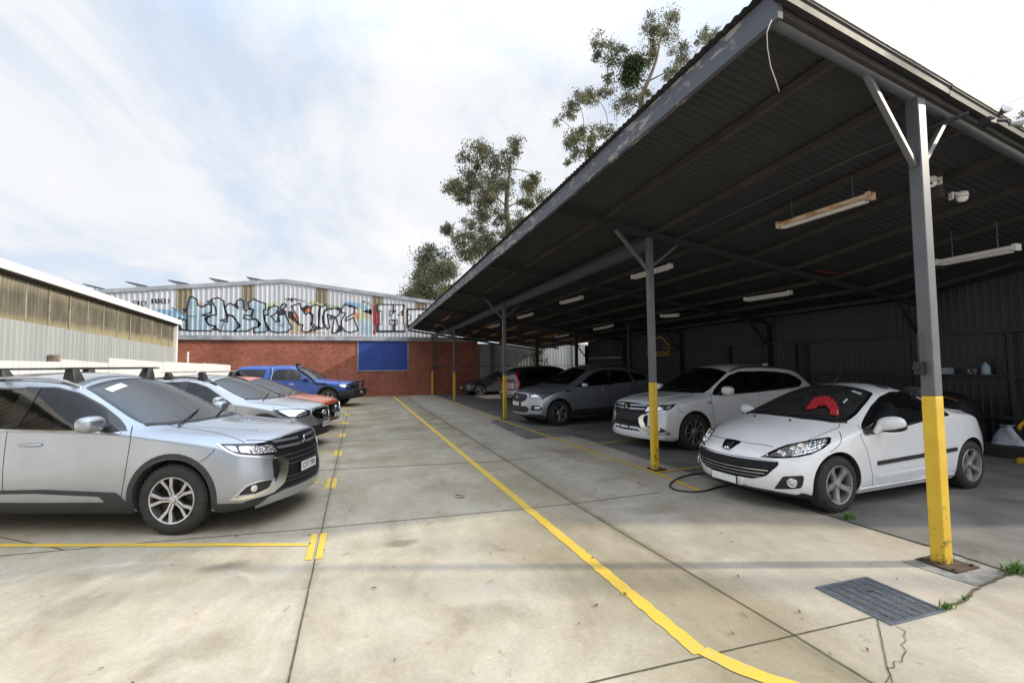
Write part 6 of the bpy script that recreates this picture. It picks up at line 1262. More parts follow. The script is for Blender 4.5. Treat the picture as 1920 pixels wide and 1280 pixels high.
def XVfeat(c, plate, orange_=False):
    common(c, dict(panes=[('front_window', [(1.60, .985), (1.85, 1.14), (2.15, 1.30), (2.42, 1.385), (2.58, 1.405), (2.58, 1.005)], tint), ('rear_window', [(2.70, 1.01), (2.70, 1.41), (3.1, 1.405), (3.42, 1.375), (3.48, 1.05)], tint), ('quarter_window', [(3.56, 1.055), (3.52, 1.36), (3.85, 1.28), (4.0, 1.14), (3.9, 1.08)], darkg)],
        screen=[(1.06, 0), (1.09, .32), (1.22, .58), (1.38, .675), (1.6, .655), (1.9, .60), (2.13, .535), (2.11, .28), (2.09, 0)], rear=[(0, 1.06), (.55, 1.08), (.48, 1.30), (0, 1.36)],
        gaps=[[(1.42, .965), (1.42, .80), (1.46, .5), (1.42, .33)], [(2.64, .99), (2.66, .6), (2.64, .32)], [(3.52, 1.03), (3.5, .9), (3.3, .68), (3.1, .45), (3.08, .32)], [(.72, .90), (.60, .72), (.52, .62)]], hood=[(.09, 0), (.11, .3), (.24, .55)], hoodside=[(.24, .55), (.45, .665), (.9, .735), (1.28, .74)],
        cowl=[(1.0, 0), (1.03, .33), (1.17, .60), (1.33, .71), (1.375, .69), (1.22, .595), (1.09, .33), (1.062, 0)], wip=[((1.06, -.55), (1.24, .0)), ((1.05, .05), (1.30, .58))], pillars=[[(2.555, 1.0), (2.555, 1.425), (2.725, 1.425), (2.725, 1.0)]],
        lamp=[(.72, .84, .84), (.48, .75, .855), (.24, .58, .835), (.13, .46, .80), (.14, .47, .70), (.26, .60, .665), (.44, .74, .675), (.56, .80, .72)], lampin=[(.62, .80, .825), (.46, .73, .835), (.25, .58, .815), (.17, .49, .785), (.18, .50, .715), (.28, .61, .69), (.44, .73, .70)],
        R=.338, rim=W10, sill=[(1.30, .20), (1.32, .34), (3.06, .34), (3.06, .21)], arch=.05, handles=[(2.45, .85), (3.36, .88)], mirror=(1.70, .985, 1.045, (.08, .12, .08)), seats=(2.05, .56, 3.0), dash=(1.42, .95), seatm=M['beige']))
    c.patch('mirror_base', [(1.52, .97), (1.72, 1.08), (1.76, .975)], 'side', M['black'], .01)
    g = c.patch('front_grille', fmir([(0, .60), (.30, .605), (.40, .70), (.40, .75), (.30, .80), (0, .81)]), 'front', M['gloss'], .006, .02)[0]
    c.strip('grille_frame', ofmir([(0, .59), (.30, .595), (.415, .70), (.415, .755), (.385, .785)]), 'front', M['chrome'], .026, .014, parent=g); c.strip('grille_wing', [(-.38, .745), (-.2, .72), (0, .715), (.2, .72), (.38, .745)], 'front', M['chrome'], .028, .018, parent=g)
    p, n = c.hit(Vector((0, .715)), 'front'); b = MB(); b.lathe([(.001, .012), (.065, .010), (.075, .018), (.085, .012), (.088, 0)], 24, Matrix(((0, 0, 1, p.x+.016), (1, 0, 0, 0), (0, .55, 0, .718), (0, 0, 0, 1)))); c.add(b, 'oval_badge', M['chrome'], g, smooth=40)
    c.patch('lower_grille', fmir([(0, .27), (.62, .27), (.70, .33), (.50, .47), (0, .475)]), 'front', M['black'], .008, .03); c.patch('chin_lip', fmir([(0, .21), (.80, .215), (.80, .27), (0, .27)]), 'front', M['trim'], .02, .02); c.plate(.475, plate, off=.03)
    c.patch('tail_light', [(4.1, .84, 1.04), (4.38, .62, 1.02), (4.42, .6, .88), (4.15, .84, .86)], 135, M['redlamp'], .006, .03)
XP = (-1.78, 10.3)
c = Car(XVP, 'crossover_wagon', 'silver crossover with slim silver roof bars and an oval badge, second from the camera', 'car', place(XP, PHI, XVP, -1), R_(PHI), silver2, CARGRP)
XVfeat(c, 'BK 83 WF')
for sg in (1, -1):
    pts = []
    for q in np.linspace(2.0, 3.9, 12): p, n = c.hit(Vector((c.X(q), c.f['edgew'](q)*.95)), 'top'); e = min(1, (q-1.95)/.22, (3.95-q)/.22); pts.append(Vector((p.x, p.y*sg, p.z+.006+.03*e)))
    b = MB(); b.tube(pts, .018, 8); c.add(b, 'roof_rail', M['black'], smooth=60)
for t, lb in zip(roof_bars(c, (2.38, 3.1), .60, 1.615, M['alloyd'], M['black'], .06), ('front silver roof bar on the silver crossover', 'rear silver roof bar on the silver crossover')): tag(t, lb, group='roof bars on the silver crossover')
# orange hatchback, lower
ORP = scaled(XVP, L=4.35, W=1.77, wr=.318, arch=.36, wheels=(.86, 3.46), top=[(q, z-.09 if q > 1.0 else z-.055) for q, z in XVP['top'][:-2]]+[(4.30, 1.16), (4.35, 1.1)], edge=[(q, z-.085 if q > 1.2 else z-.055) for q, z in XVP['edge']], belt=[(q, z-.06) for q, z in XVP['belt']], edgew=[(q, w) for q, w in XVP['edgew']])
ORP['cab'] = (1.25, 4.1)
c = Car(ORP, 'hatchback', 'orange red hatchback between the silver crossover and the blue utility', 'car', place((-1.66, 13.0), PHI, ORP, -1), R_(PHI), orange, CARGRP)
common(c, dict(panes=[('front_window', [(1.62, .92), (1.85, 1.05), (2.15, 1.20), (2.42, 1.285), (2.58, 1.31), (2.58, .94)], tint), ('rear_window', [(2.70, .95), (2.70, 1.315), (3.1, 1.31), (3.42, 1.26), (3.48, .98)], tint)],
    screen=[(1.06, 0), (1.09, .32), (1.22, .58), (1.38, .665), (1.6, .645), (1.9, .595), (2.13, .53), (2.11, .28), (2.09, 0)], gaps=[[(1.42, .90), (1.42, .75), (1.46, .5), (1.42, .30)], [(2.64, .93), (2.66, .6), (2.64, .30)]], hood=[(.09, 0), (.11, .3), (.24, .55)], hoodside=[(.24, .55), (.45, .665), (.9, .735), (1.28, .74)],
    cowl=[(1.0, 0), (1.03, .33), (1.17, .60), (1.33, .71), (1.375, .69), (1.22, .595), (1.09, .33), (1.062, 0)], wip=[((1.06, -.55), (1.24, .0)), ((1.05, .05), (1.30, .58))], pillars=[[(2.555, .94), (2.555, 1.33), (2.725, 1.335), (2.725, .94)]],
    lamp=[(.72, .84, .78), (.48, .75, .795), (.24, .58, .77), (.15, .48, .735), (.17, .50, .68), (.30, .62, .655), (.50, .76, .68)], lampin=[(.62, .80, .77), (.46, .73, .775), (.25, .58, .755), (.20, .52, .715), (.22, .54, .69), (.32, .62, .675), (.48, .74, .695)],
    R=.318, rim=W10, handles=[(2.45, .80), (3.36, .83)], mirror=(1.70, .975, .98, (.075, .115, .075)), seats=(2.05, .50, 3.0), dash=(1.42, .90)))
g = c.patch('front_grille', fmir([(0, .33), (.36, .335), (.46, .45), (.42, .64), (.28, .705), (0, .72)]), 'front', M['gloss'], .006, .03)[0]; c.strip('grille_frame', ofmir([(0, .50), (.25, .52), (.44, .66), (.47, .70)]), 'front', M['chrome'], .03, .014, parent=g); c.patch('lower_grille', fmir([(0, .22), (.6, .22), (.6, .29), (0, .30)]), 'front', M['black'], .008, .02); c.plate(.42, 'DJT 51P', off=.03)
p, n = c.hit(Vector((0, .60)), 'front'); b = MB(); b.lathe([(.05, .01), (.065, .018), (.07, 0)], 20, Matrix(((0, 0, 1, p.x+.012), (1, 0, 0, 0), (0, .8, 0, .60), (0, 0, 0, 1)))); c.add(b, 'round_badge', M['chrome'], g, smooth=40)
# blue dual-cab utility with canopy, snorkel and bull bar
HXP = dict(L=5.25, W=1.855, wheels=(.95, 4.03), wr=.385, arch=.455, cab=(1.55, 3.35), bowf=.30, bowr=.08, bowp=2.6,
    top=[(0, 1.00), (.12, 1.04), (.35, 1.085), (.8, 1.13), (1.15, 1.155), (1.32, 1.18), (1.5, 1.27), (1.8, 1.45), (2.15, 1.65), (2.4, 1.755), (2.7, 1.80), (3.2, 1.81), (3.6, 1.80), (4.2, 1.815), (4.8, 1.80), (5.1, 1.74), (5.25, 1.60)],
    edge=[(0, .95), (.12, .98), (.4, 1.035), (.9, 1.085), (1.3, 1.12), (1.52, 1.15), (1.8, 1.33), (2.15, 1.53), (2.4, 1.64), (2.7, 1.695), (3.2, 1.71), (3.6, 1.70), (4.2, 1.715), (4.8, 1.70), (5.1, 1.63), (5.25, 1.5)],
    edgew=[(0, .72), (.5, .78), (1.0, .80), (1.5, .79), (1.8, .73), (2.2, .67), (2.6, .64), (3.3, .64), (4.2, .66), (5.0, .65), (5.25, .62)], belt=[(0, .86), (.4, .95), (.9, 1.0), (1.5, 1.06), (1.8, 1.09), (2.6, 1.11), (3.4, 1.14), (3.8, 1.14), (5.25, 1.14)],
    beltw=[(0, .80), (.5, .87), (1, .90), (1.5, .90), (3.3, .895), (3.7, .90), (5.0, .89), (5.25, .87)], bot=[(0, .42), (.4, .38), (.9, .36), (1.5, .38), (3.3, .40), (4.6, .48), (5.25, .55)], lw=[(0, .84), (.5, .90), (.95, .925), (1.6, .905), (3.2, .905), (4.03, .925), (4.6, .91), (5.25, .89)],
    nose=[(.3, .05), (.5, .0), (.7, .0), (.9, .06), (1.05, .12)], tail=[(.5, 0), (1.1, 0), (1.4, .10), (1.7, .24)])
HXP['st'] = stations(HXP['L'])
c = Car(HXP, 'dual_cab_utility', 'bright blue dual-cab utility with canopy, snorkel and black bull bar by the brick wall', 'car', place((-1.22, 21.05), PHI+2, HXP, -1), R_(PHI+2), blue, CARGRP)
common(c, dict(panes=[('front_window', [(1.80, 1.115), (2.05, 1.31), (2.32, 1.50), (2.50, 1.585), (2.62, 1.60), (2.62, 1.14)], tint), ('rear_window', [(2.74, 1.145), (2.74, 1.61), (3.05, 1.615), (3.26, 1.58), (3.36, 1.40), (3.34, 1.17)], tint), ('canopy_window', [(3.74, 1.18), (3.66, 1.60), (4.3, 1.615), (4.85, 1.60), (4.98, 1.45), (5.0, 1.20)], darkg)],
    screen=[(1.36, 0), (1.39, .35), (1.50, .64), (1.60, .715), (1.85, .68), (2.15, .62), (2.40, .58), (2.38, .3), (2.36, 0)], gaps=[[(1.62, 1.06), (1.62, .8), (1.66, .5), (1.64, .42)], [(2.68, 1.12), (2.70, .7), (2.68, .42)], [(3.42, 1.65), (3.44, 1.1), (3.42, .46)]], hood=[(.12, 0), (.14, .35), (.22, .60)], hoodside=[(.22, .60), (.5, .74), (1.0, .79), (1.46, .77)],
    cowl=[(1.29, 0), (1.32, .36), (1.44, .66), (1.55, .76), (1.60, .73), (1.50, .655), (1.39, .36), (1.362, 0)], wip=[((1.36, -.55), (1.52, .0)), ((1.36, .05), (1.55, .58))], pillars=[[(2.60, 1.12), (2.60, 1.62), (2.76, 1.625), (2.76, 1.12)]],
    lamp=[(.62, .86, .95), (.40, .78, .96), (.18, .60, .93), (.12, .52, .90), (.14, .54, .80), (.28, .68, .78), (.48, .82, .82)], lampin=[(.54, .83, .935), (.40, .77, .945), (.20, .62, .91), (.17, .57, .88), (.18, .58, .82), (.30, .69, .80), (.46, .80, .84)],
    R=.385, tw=.265, rim=dict(W10, r=.245, m=M['alloyd']), arch=.075, handles=[(2.50, .98), (3.22, 1.0)], hm=M['chrome'], mirror=(1.92, 1.06, 1.185, (.09, .13, .10)), seats=(2.3, .78, 3.0), dash=(1.65, 1.08)))
c.patch('mirror_cap', [(1.70, 1.10), (1.90, 1.24), (1.95, 1.10)], 'side', M['black'], .01)
for q, mt in ((3.40, M['alloyd']), (3.475, M['seam'])): c.strip('canopy_joint', [(q+.02, 1.69), (q-.03, 1.4), (q-.01, 1.12)], 'side', mt, .035, .003)
g = c.patch('front_grille', fmir([(0, .60), (.44, .60), (.52, .80), (.48, .93), (0, .955)]), 'front', M['black'], .008, .03)[0]
for z in (.70, .78, .86): c.strip('grille_slat', [(-.46, z), (.46, z)], 'front', M['chrome'], .028, .02, parent=g)
c.text('bonnet_badge', '4x4', .09, (0, 0, 0), (0, 0, 0), M['chrome']); bd = c.root.children[-1]; p, n = c.hit(c.uv((1.25, .93), 'side'), 'side'); bd.location = (p.x, -p.y-.006, p.z); bd.rotation_euler = (R_(90), 0, 0)
b = MB(); b.box(c.X(-.16), c.X(.04), -.92, .92, .42, .72); b.box(c.X(-.05), c.X(.45), -.93, -.80, .45, .70); b.box(c.X(-.05), c.X(.45), .80, .93, .45, .70); bb = c.add(b, 'bull_bar', M['black'], bevel=.03, smooth=40)
b = MB()
for sg in (1, -1): b.tube([(c.X(-.10), sg*.42, .72), (c.X(-.16), sg*.42, .98), (c.X(-.12), sg*.45, 1.06), (c.X(-.10), sg*.70, 1.05), (c.X(0), sg*.84, .98), (c.X(.05), sg*.86, .72)], .032, 8)
b.tube([(c.X(-.13), -.44, 1.05), (c.X(-.15), 0, 1.05), (c.X(-.13), .44, 1.05)], .032, 8); b.tube([(c.X(-.13), -.44, .88), (c.X(-.15), 0, .88), (c.X(-.13), .44, .88)], .025, 8); c.add(b, 'bar_hoops', M['black'], bb, smooth=60)
b = MB(); b.box(c.X(-.06), c.X(.35), -.75, .75, .34, .42); c.add(b, 'bash_plate', M['black'], bb, bevel=.015)
pl = c.plate(.58, 'EL 07 QX', off=.02); pl.location.x = c.X(-.175)
# snorkel on the driver's side (near side)
b = MB(); pts = []
for (q, z, o_) in ((1.05, .985, .045), (1.25, .995, .06), (1.42, 1.02, .065), (1.56, 1.12, .06), (1.80, 1.30, .055), (2.05, 1.46, .055), (2.28, 1.62, .06), (2.36, 1.74, .07), (2.33, 1.80, .08)):
    p, n = c.hit(c.uv((q, min(z, c.f['edge'](q)-.01)), 'side'), 'side'); pts.append(Vector((p.x, -(p.y+o_), z)))
b.tube(smooth_path(pts, 4), .045, 10); b.blob(pts[-1]+Vector((.03, 0, .02)), (.11, .055, .065), p=3.5); c.add(b, 'snorkel', M['black'], smooth=60)
# silver wagon under the carport
KGP = scaled(SUV, L=4.524, W=1.838, wheels=(.90, 3.59), wr=.346, arch=.39, bowf=.42, cab=(1.28, 4.25),
    top=[(0, .90), (.10, .96), (.3, 1.015), (.6, 1.06), (.85, 1.09), (1.0, 1.115), (1.2, 1.22), (1.5, 1.39), (1.85, 1.555), (2.1, 1.63), (2.4, 1.675), (2.8, 1.69), (3.4, 1.665), (3.9, 1.60), (4.2, 1.53), (4.45, 1.42), (4.524, 1.35)],
    edge=[(0, .85), (.12, .89), (.4, .955), (.9, 1.03), (1.15, 1.065), (1.34, 1.11), (1.55, 1.21), (1.9, 1.40), (2.15, 1.50), (2.4, 1.555), (2.8, 1.585), (3.4, 1.565), (3.9, 1.50), (4.2, 1.43), (4.524, 1.25)], belt=[(0, .76), (.4, .86), (.9, .94), (1.35, 1.01), (1.7, 1.035), (2.6, 1.08), (3.6, 1.15), (4.1, 1.19), (4.524, 1.15)], bot=[(0, .27), (.3, .23), (.6, .23), (4.0, .25), (4.524, .36)])
c = Car(KGP, 'sport_utility_wagon', 'silver grey wagon with a dark oval-badged grille behind the third yellow post', 'car', place((5.30, 11.72), 187, KGP, 1), R_(187), sgrey, CARGRP2)
common(c, dict(panes=[('front_window', [(1.58, 1.055), (1.9, 1.27), (2.2, 1.42), (2.42, 1.48), (2.58, 1.495), (2.58, 1.10)], darkg), ('rear_window', [(2.70, 1.11), (2.70, 1.50), (3.1, 1.495), (3.45, 1.455), (3.52, 1.18)], darkg), ('quarter_window', [(3.60, 1.19), (3.55, 1.44), (3.85, 1.38), (4.10, 1.28), (4.05, 1.22)], darkg)],
    screen=[(1.04, 0), (1.07, .32), (1.20, .60), (1.34, .70), (1.55, .675), (1.85, .62), (2.06, .565), (2.04, .28), (2.02, 0)], gaps=[[(1.40, 1.02), (1.39, .85), (1.45, .55), (1.42, .36)], [(2.64, 1.08), (2.66, .6), (2.64, .36)], [(3.56, 1.15), (3.55, 1.0), (3.36, .75), (3.16, .5), (3.12, .36)]], hood=[(.08, 0), (.10, .3), (.22, .55)], hoodside=[(.22, .55), (.5, .70), (.9, .76), (1.24, .76)],
    cowl=[(.98, 0), (1.01, .33), (1.15, .62), (1.29, .735), (1.335, .71), (1.20, .61), (1.07, .33), (1.042, 0)], pillars=[[(2.555, 1.08), (2.555, 1.515), (2.725, 1.52), (2.725, 1.08)], [(1.46, 1.04), (1.72, 1.17), (1.75, 1.05)]],
    lamp=[(.80, .86, .925), (.50, .77, .915), (.26, .62, .885), (.15, .50, .855), (.15, .50, .775), (.30, .66, .765), (.52, .80, .80), (.66, .85, .86)], lampin=[(.72, .84, .905), (.50, .76, .895), (.28, .62, .868), (.19, .53, .84), (.19, .53, .79), (.32, .66, .782), (.52, .79, .815)],
    R=.346, rim=dict(W10, r=.225, m=M['alloy']), sill=[(1.28, .23), (1.34, .40), (1.5, .42), (3.05, .46), (3.18, .40), (3.2, .24)], arch=.018, handles=[(2.46, .95), (3.40, 1.0)], hm=M['chrome'], mirror=(1.68, 1.02, 1.10, (.08, .12, .075)), seats=(2.05, .62, 3.0), dash=(1.4, 1.0), sg=darkg))
g = c.patch('front_grille', fmir([(0, .66), (.30, .66), (.42, .74), (.44, .80), (.36, .875), (0, .885)]), 'front', M['matte'], .008, .03)[0]
for z, w in ((.72, .38), (.775, .42), (.83, .39)): c.strip('grille_slat', [(-w, z), (w, z)], 'front', M['gun'], .03, .016, parent=g)
p, n = c.hit(Vector((0, .775)), 'front'); b = MB(); b.lathe([(.001, .012), (.06, .010), (.075, .012), (.08, 0)], 24, Matrix(((0, 0, 1, p.x+.02), (1, 0, 0, 0), (0, .45, 0, .775), (0, 0, 0, 1)))); c.add(b, 'oval_badge', M['chrome'], g, smooth=40)
c.patch('lower_grille', fmir([(0, .36), (.46, .37), (.54, .46), (.46, .54), (0, .545)]), 'front', M['black'], .008, .03); c.patch('chin_lip', fmir([(0, .22), (.82, .24), (.82, .33), (.55, .335), (.45, .30), (0, .30)]), 'front', M['trim'], .012, .02); c.plate(.60, 'CTR 64L', off=.03)
fg = c.patch('fog_recess', [(.18, .56, .44), (.20, .58, .57), (.34, .72, .58), (.46, .80, .50), (.38, .76, .43)], 46, M['black'], .006, .03); c.patch('fog_lamp', [(.26, .66, .48), (.26, .66, .545), (.38, .75, .54), (.40, .76, .49)], 46, M['lamp'], .012, .03, parent=fg)
c.patch('side_vent', [(1.10, .925), (1.12, .955), (1.30, .96), (1.27, .92)], 'side', M['gloss'], .006, .01)
for sg in (1, -1):
    pts = []
    for q in np.linspace(2.1, 4.0, 12): p, n = c.hit(Vector((c.X(q), c.f['edgew'](q)*.95)), 'top'); e = min(1, (q-2.05)/.22, (4.05-q)/.22); pts.append(Vector((p.x, p.y*sg, p.z+.006+.02*e)))
    b = MB(); b.tube(pts, .016, 8); c.add(b, 'roof_rail', M['trim'], smooth=60)
# black wagon reversed in
VOP = scaled(SUV, L=4.63, W=1.89, wheels=(.9, 3.67), wr=.36, arch=.40, cab=(1.33, 4.3))
vl = VOP['L']/2; VA = R_(8); vx, vy = 5.75, 16.75
c = Car(VOP, 'estate_wagon', 'black wagon parked nose in with tall red tail lamps, beyond the silver grey wagon', 'car', (vx+vl*math.cos(VA)-.93*math.sin(VA), vy+vl*math.sin(VA)+.93*math.cos(VA), 0), VA, vblack, CARGRP2)
common(c, dict(panes=[('front_window', [(1.63, 1.055), (1.95, 1.245), (2.28, 1.405), (2.44, 1.45), (2.66, 1.48), (2.66, 1.085)], darkg), ('rear_window', [(2.78, 1.09), (2.78, 1.487), (3.15, 1.492), (3.56, 1.468), (3.62, 1.13)], darkg), ('quarter_window', [(3.70, 1.135), (3.645, 1.455), (3.95, 1.43), (4.16, 1.32), (4.0, 1.165)], darkg)],
    screen=[(1.17, 0), (1.20, .30), (1.30, .55), (1.44, .685), (1.62, .675), (1.9, .63), (2.20, .565), (2.17, .3), (2.13, 0)], rear=[(0, 1.08), (.58, 1.10), (.50, 1.42), (0, 1.47)], gaps=[[(1.50, 1.0), (1.545, .45), (1.52, .30)], [(2.72, 1.06), (2.72, .30)]], hood=[(.10, 0), (.115, .30), (.20, .55)], hoodside=[(.20, .55), (.7, .735), (1.36, .755)], cowl=[(1.10, 0), (1.13, .32), (1.24, .58), (1.40, .715), (1.445, .70), (1.30, .56), (1.205, .31), (1.178, 0)],
    lamp=[(.72, .86, .92), (.3, .66, .90), (.18, .52, .86), (.2, .54, .80), (.45, .76, .80)], lampin=[(.6, .82, .90), (.32, .66, .88), (.24, .57, .84), (.25, .58, .82), (.45, .75, .82)], R=.36, rim=W10, handles=[(2.56, .905), (3.56, .93)], mirror=(1.74, 1.02, 1.135), seats=(2.15, .62, 3.15), dash=(1.5, 1.0), sg=darkg))
c.patch('tail_light', [(4.46, .64, 1.44), (4.38, .70, 1.44), (4.42, .76, 1.14), (4.34, .84, .98), (4.36, .85, .84), (4.55, .74, .84), (4.60, .68, .94), (4.55, .70, 1.10), (4.50, .62, 1.30)], 125, M['redlamp'], .012, .03)
c.patch('tailgate_panel', fmir([(0, .74), (.62, .76), (.60, .98), (0, 1.0)]), 'rear', sgrey, .006, .03); c.patch('rear_bumper', fmir([(0, .52), (.88, .54), (.86, .70), (0, .70)]), 'rear', sgrey, .02, .03); c.patch('skid_trim', fmir([(0, .40), (.5, .41), (.52, .47), (0, .47)]), 'rear', M['chrome'], .02, .02); c.plate(.86, 'BLF 90K', True); c.strip('tailgate_chrome', ofmir([(0, .945), (.40, .945)]), 'rear', M['chrome'], .04, .012)
c.text('tailgate_lettering', '', .1, (0, 0, 0), (0, 0, 0), M['chrome']) if False else None
# dark grey saloon at the far end
BMP = dict(L=4.58, W=1.80, wheels=(.80, 3.58), wr=.325, arch=.36, cab=(1.45, 3.75), bowf=.40, bowr=.30, bowp=2.5,
    top=[(0, .68), (.10, .75), (.3, .81), (.7, .875), (1.1, .925), (1.35, .955), (1.55, 1.05), (1.9, 1.22), (2.2, 1.335), (2.5, 1.385), (2.9, 1.39), (3.3, 1.32), (3.7, 1.15), (3.95, 1.04), (4.3, 1.02), (4.5, .98), (4.58, .92)], edge=[(0, .63), (.12, .68), (.4, .77), (1.0, .86), (1.4, .90), (1.65, .98), (2.0, 1.15), (2.3, 1.25), (2.6, 1.295), (2.95, 1.29), (3.3, 1.22), (3.65, 1.06), (3.95, .98), (4.3, .96), (4.58, .86)],
    edgew=[(0, .60), (.4, .68), (1.0, .74), (1.5, .74), (1.9, .66), (2.4, .58), (2.9, .56), (3.4, .60), (3.8, .70), (4.3, .68), (4.58, .62)], belt=[(0, .58), (.5, .74), (1.2, .84), (1.7, .88), (2.6, .91), (3.6, .94), (4.58, .84)], beltw=[(0, .74), (.5, .84), (1, .87), (2.6, .87), (3.7, .86), (4.58, .76)], bot=[(0, .21), (.4, .17), (3.6, .18), (4.58, .30)], lw=[(0, .80), (.5, .87), (.8, .895), (1.5, .88), (3.0, .88), (3.6, .897), (4.2, .87), (4.58, .80)],
    nose=[(.18, .05), (.3, .0), (.5, .0), (.65, .04), (.8, .10)], tail=[(.3, .04), (.6, 0), (.95, .08)])
BMP['st'] = stations(BMP['L'])
c = Car(BMP, 'saloon', 'dark grey low saloon at the far end of the carport before the ribbed fence', 'car', place((6.52, 25.3), 184, BMP, 1), R_(184), dgrey, CARGRP2)
common(c, dict(panes=[('front_window', [(1.80, .905), (2.05, 1.06), (2.35, 1.19), (2.62, 1.235), (2.62, .935)], tint), ('rear_window', [(2.72, .94), (2.72, 1.24), (3.0, 1.225), (3.35, 1.12), (3.55, .985)], tint)], screen=[(1.40, 0), (1.43, .33), (1.55, .60), (1.70, .66), (1.95, .60), (2.22, .53), (2.2, .25), (2.18, 0)],
    gaps=[[(1.60, .88), (1.58, .7), (1.62, .4), (1.58, .25)], [(2.68, .92), (2.7, .5), (2.68, .25)]], hood=[(.14, 0), (.16, .3), (.25, .5)], hoodside=[(.25, .5), (.7, .68), (1.45, .72)], cowl=[(1.33, 0), (1.36, .34), (1.49, .62), (1.64, .70), (1.69, .675), (1.55, .615), (1.43, .34), (1.402, 0)],
    lamp=[(.55, .80, .72), (.3, .66, .735), (.14, .48, .71), (.14, .47, .62), (.3, .65, .60), (.48, .78, .63)], lampin=[(.48, .77, .70), (.3, .65, .715), (.18, .51, .69), (.18, .51, .64), (.3, .64, .62), (.45, .76, .65)], R=.325, rim=dict(r=.235, m=M['alloy'], n=10, hub=.2, spokes=[[(.16, -.07), (.95, -.055), (.95, .055), (.16, .07)]]), handles=[(2.5, .76), (3.4, .80)], mirror=(1.86, .96, .96, (.075, .11, .065)), seats=(2.25, .46, 3.0), dash=(1.75, .88)))
for sg in (1, -1): c.patch('kidney_grille', [(sg*.015, .50), (sg*.015, .67), (sg*.16, .67), (sg*.17, .60), (sg*.13, .50)], 'front', M['chrome'], .008, .03)
c.patch('lower_grille', fmir([(0, .26), (.5, .27), (.45, .38), (0, .38)]), 'front', M['black'], .006, .03); c.plate(.42, 'AV 19 LC', off=.02)
# ---------------------------------------------------------------- trees beyond the carport
def leafmat(name, a, b, d):
    t = NT(name); f = t.noise(.9, 3); g = t.noise(14, 2); c = t.ramp(f, (.32, a), (.55, b), (.75, d)); t.set(Base_Color=t.mix(1.0, c, t.ramp(g, (.3, .7), (.7, 1.3)), 'MULTIPLY'), Roughness=.5, Specular_IOR_Level=.4)
    tr = t.n('ShaderNodeBsdfTranslucent'); mx_ = t.n('ShaderNodeMixShader'); mx_.inputs[0].default_value = .38; t.lk(c, tr.inputs[0]); o = t.t.nodes['Material Output']; t.lk(t.b.outputs[0], mx_.inputs[1]); t.lk(tr.outputs[0], mx_.inputs[2]); t.lk(mx_.outputs[0], o.inputs[0]); return t.m
LF = leafmat('gum_leaves', (.075, .09, .045), (.15, .155, .08), (.25, .21, .125)); LFD = leafmat('mistletoe_leaves', (.035, .06, .018), (.055, .09, .025), (.07, .105, .03)); BARK = simple('gum_bark', (.16, .125, .10), .85, var=.45, scale=2.5)
def gum(name, label, base, trunk, clumps, seed, lsize, dens, dark=(), lm=None):
    r = random.Random(seed); t = thing(name, label, 'tree', base, 0, 'trees beyond the carport'); B = Vector(base)
    nodes = [(p-B, rad, None) for p, rad in trunk]; bm_ = MB(); bm_.tube(smooth_path([n[0] for n in nodes], 4), [np.interp(i/(4*(len(nodes)-1)), np.linspace(0, 1, len(nodes)), [n[1] for n in nodes]) for i in range(4*(len(nodes)-1)+1)], 8)
    tb = [n[0] for n in nodes]; lv_ = MB(); dk_ = MB(); sk = [(p, n[1]) for p, n in zip(tb, nodes)]
    for (p, rad) in sorted(clumps, key=lambda q: min((q[0]-B-s[0]).length for s in sk)):
        p = p-B; best = min(sk, key=lambda s: (s[0]-p).length*(1.0 if s[0].z < p.z+.3 else 1.7)); a, ra = best; d = p-a; L = d.length
        side = Vector((r.uniform(-1, 1), r.uniform(-1, 1), r.uniform(-.2, .8)))*L*.16; m1 = a+d*.35+side; m2 = a+d*.72+side*.7+Vector((0, 0, L*.05)); r0 = max(.03, min(ra*.62, .03+.020*L)); pth = smooth_path([a, m1, m2, p], 4); bm_.tube(pth, [r0+(.018-r0)*i/(len(pth)-1) for i in range(len(pth))], 6)
        sk += [(m1, r0*.85), (m2, r0*.6), (p, .03)]
        isd = any((p+B-q).length < .3 for q in dark)
        n = int(dens*(rad/.9)**2*(2.6 if isd else 1)*r.uniform(.6, 1.2)); subs = []
        for k in range(11 if not isd else 3):
            v = Vector((r.gauss(0, 1), r.gauss(0, 1), r.gauss(0, .8))).normalized()*rad*r.uniform(.35, 1.0)
            if isd: v *= .4
            subs.append((p+v, rad*r.uniform(.32, .65)*(2.0 if isd else 1))); bm_.tube([p-d.normalized()*rad*.3, p+v*.5+Vector((0, 0, .06)), p+v], [.018, .013, .006], 4)
        for k in range(n):
            c_, q = r.choice(subs); v = Vector((r.gauss(0, .5), r.gauss(0, .5), r.gauss(0, .42)))*q; o = c_+v; l = lsize*r.uniform(.6, 1.3); w = l*r.uniform(.16, .28)*(1.6 if isd else 1)
            dn = Vector((r.gauss(0, .6), r.gauss(0, .6), -1+r.gauss(0, .5))).normalized(); s_ = dn.cross(Vector((r.gauss(0, 1), r.gauss(0, 1), r.gauss(0, .3)))).normalized()*w
            (dk_ if isd else lv_).add([o, o+dn*l*.5+s_, o+dn*l, o+dn*l*.5-s_], [(0, 1, 2, 3)])
    bm_.build('trunk', BARK, t, smooth=60); lv_.build('crown', lm or LF, t, fix=False)
    if dk_.v: dk_.build('mistletoe', LFD, t, fix=False)
    return t
def zc5(l, Y, dy, seed):
    r = random.Random(seed); return [(onY(760+x/2.286, y/2.286, Y+r.uniform(-dy, dy)), (rr/2.286)*Y/860*1.2) for x, y, rr in l]
YA = 36.0
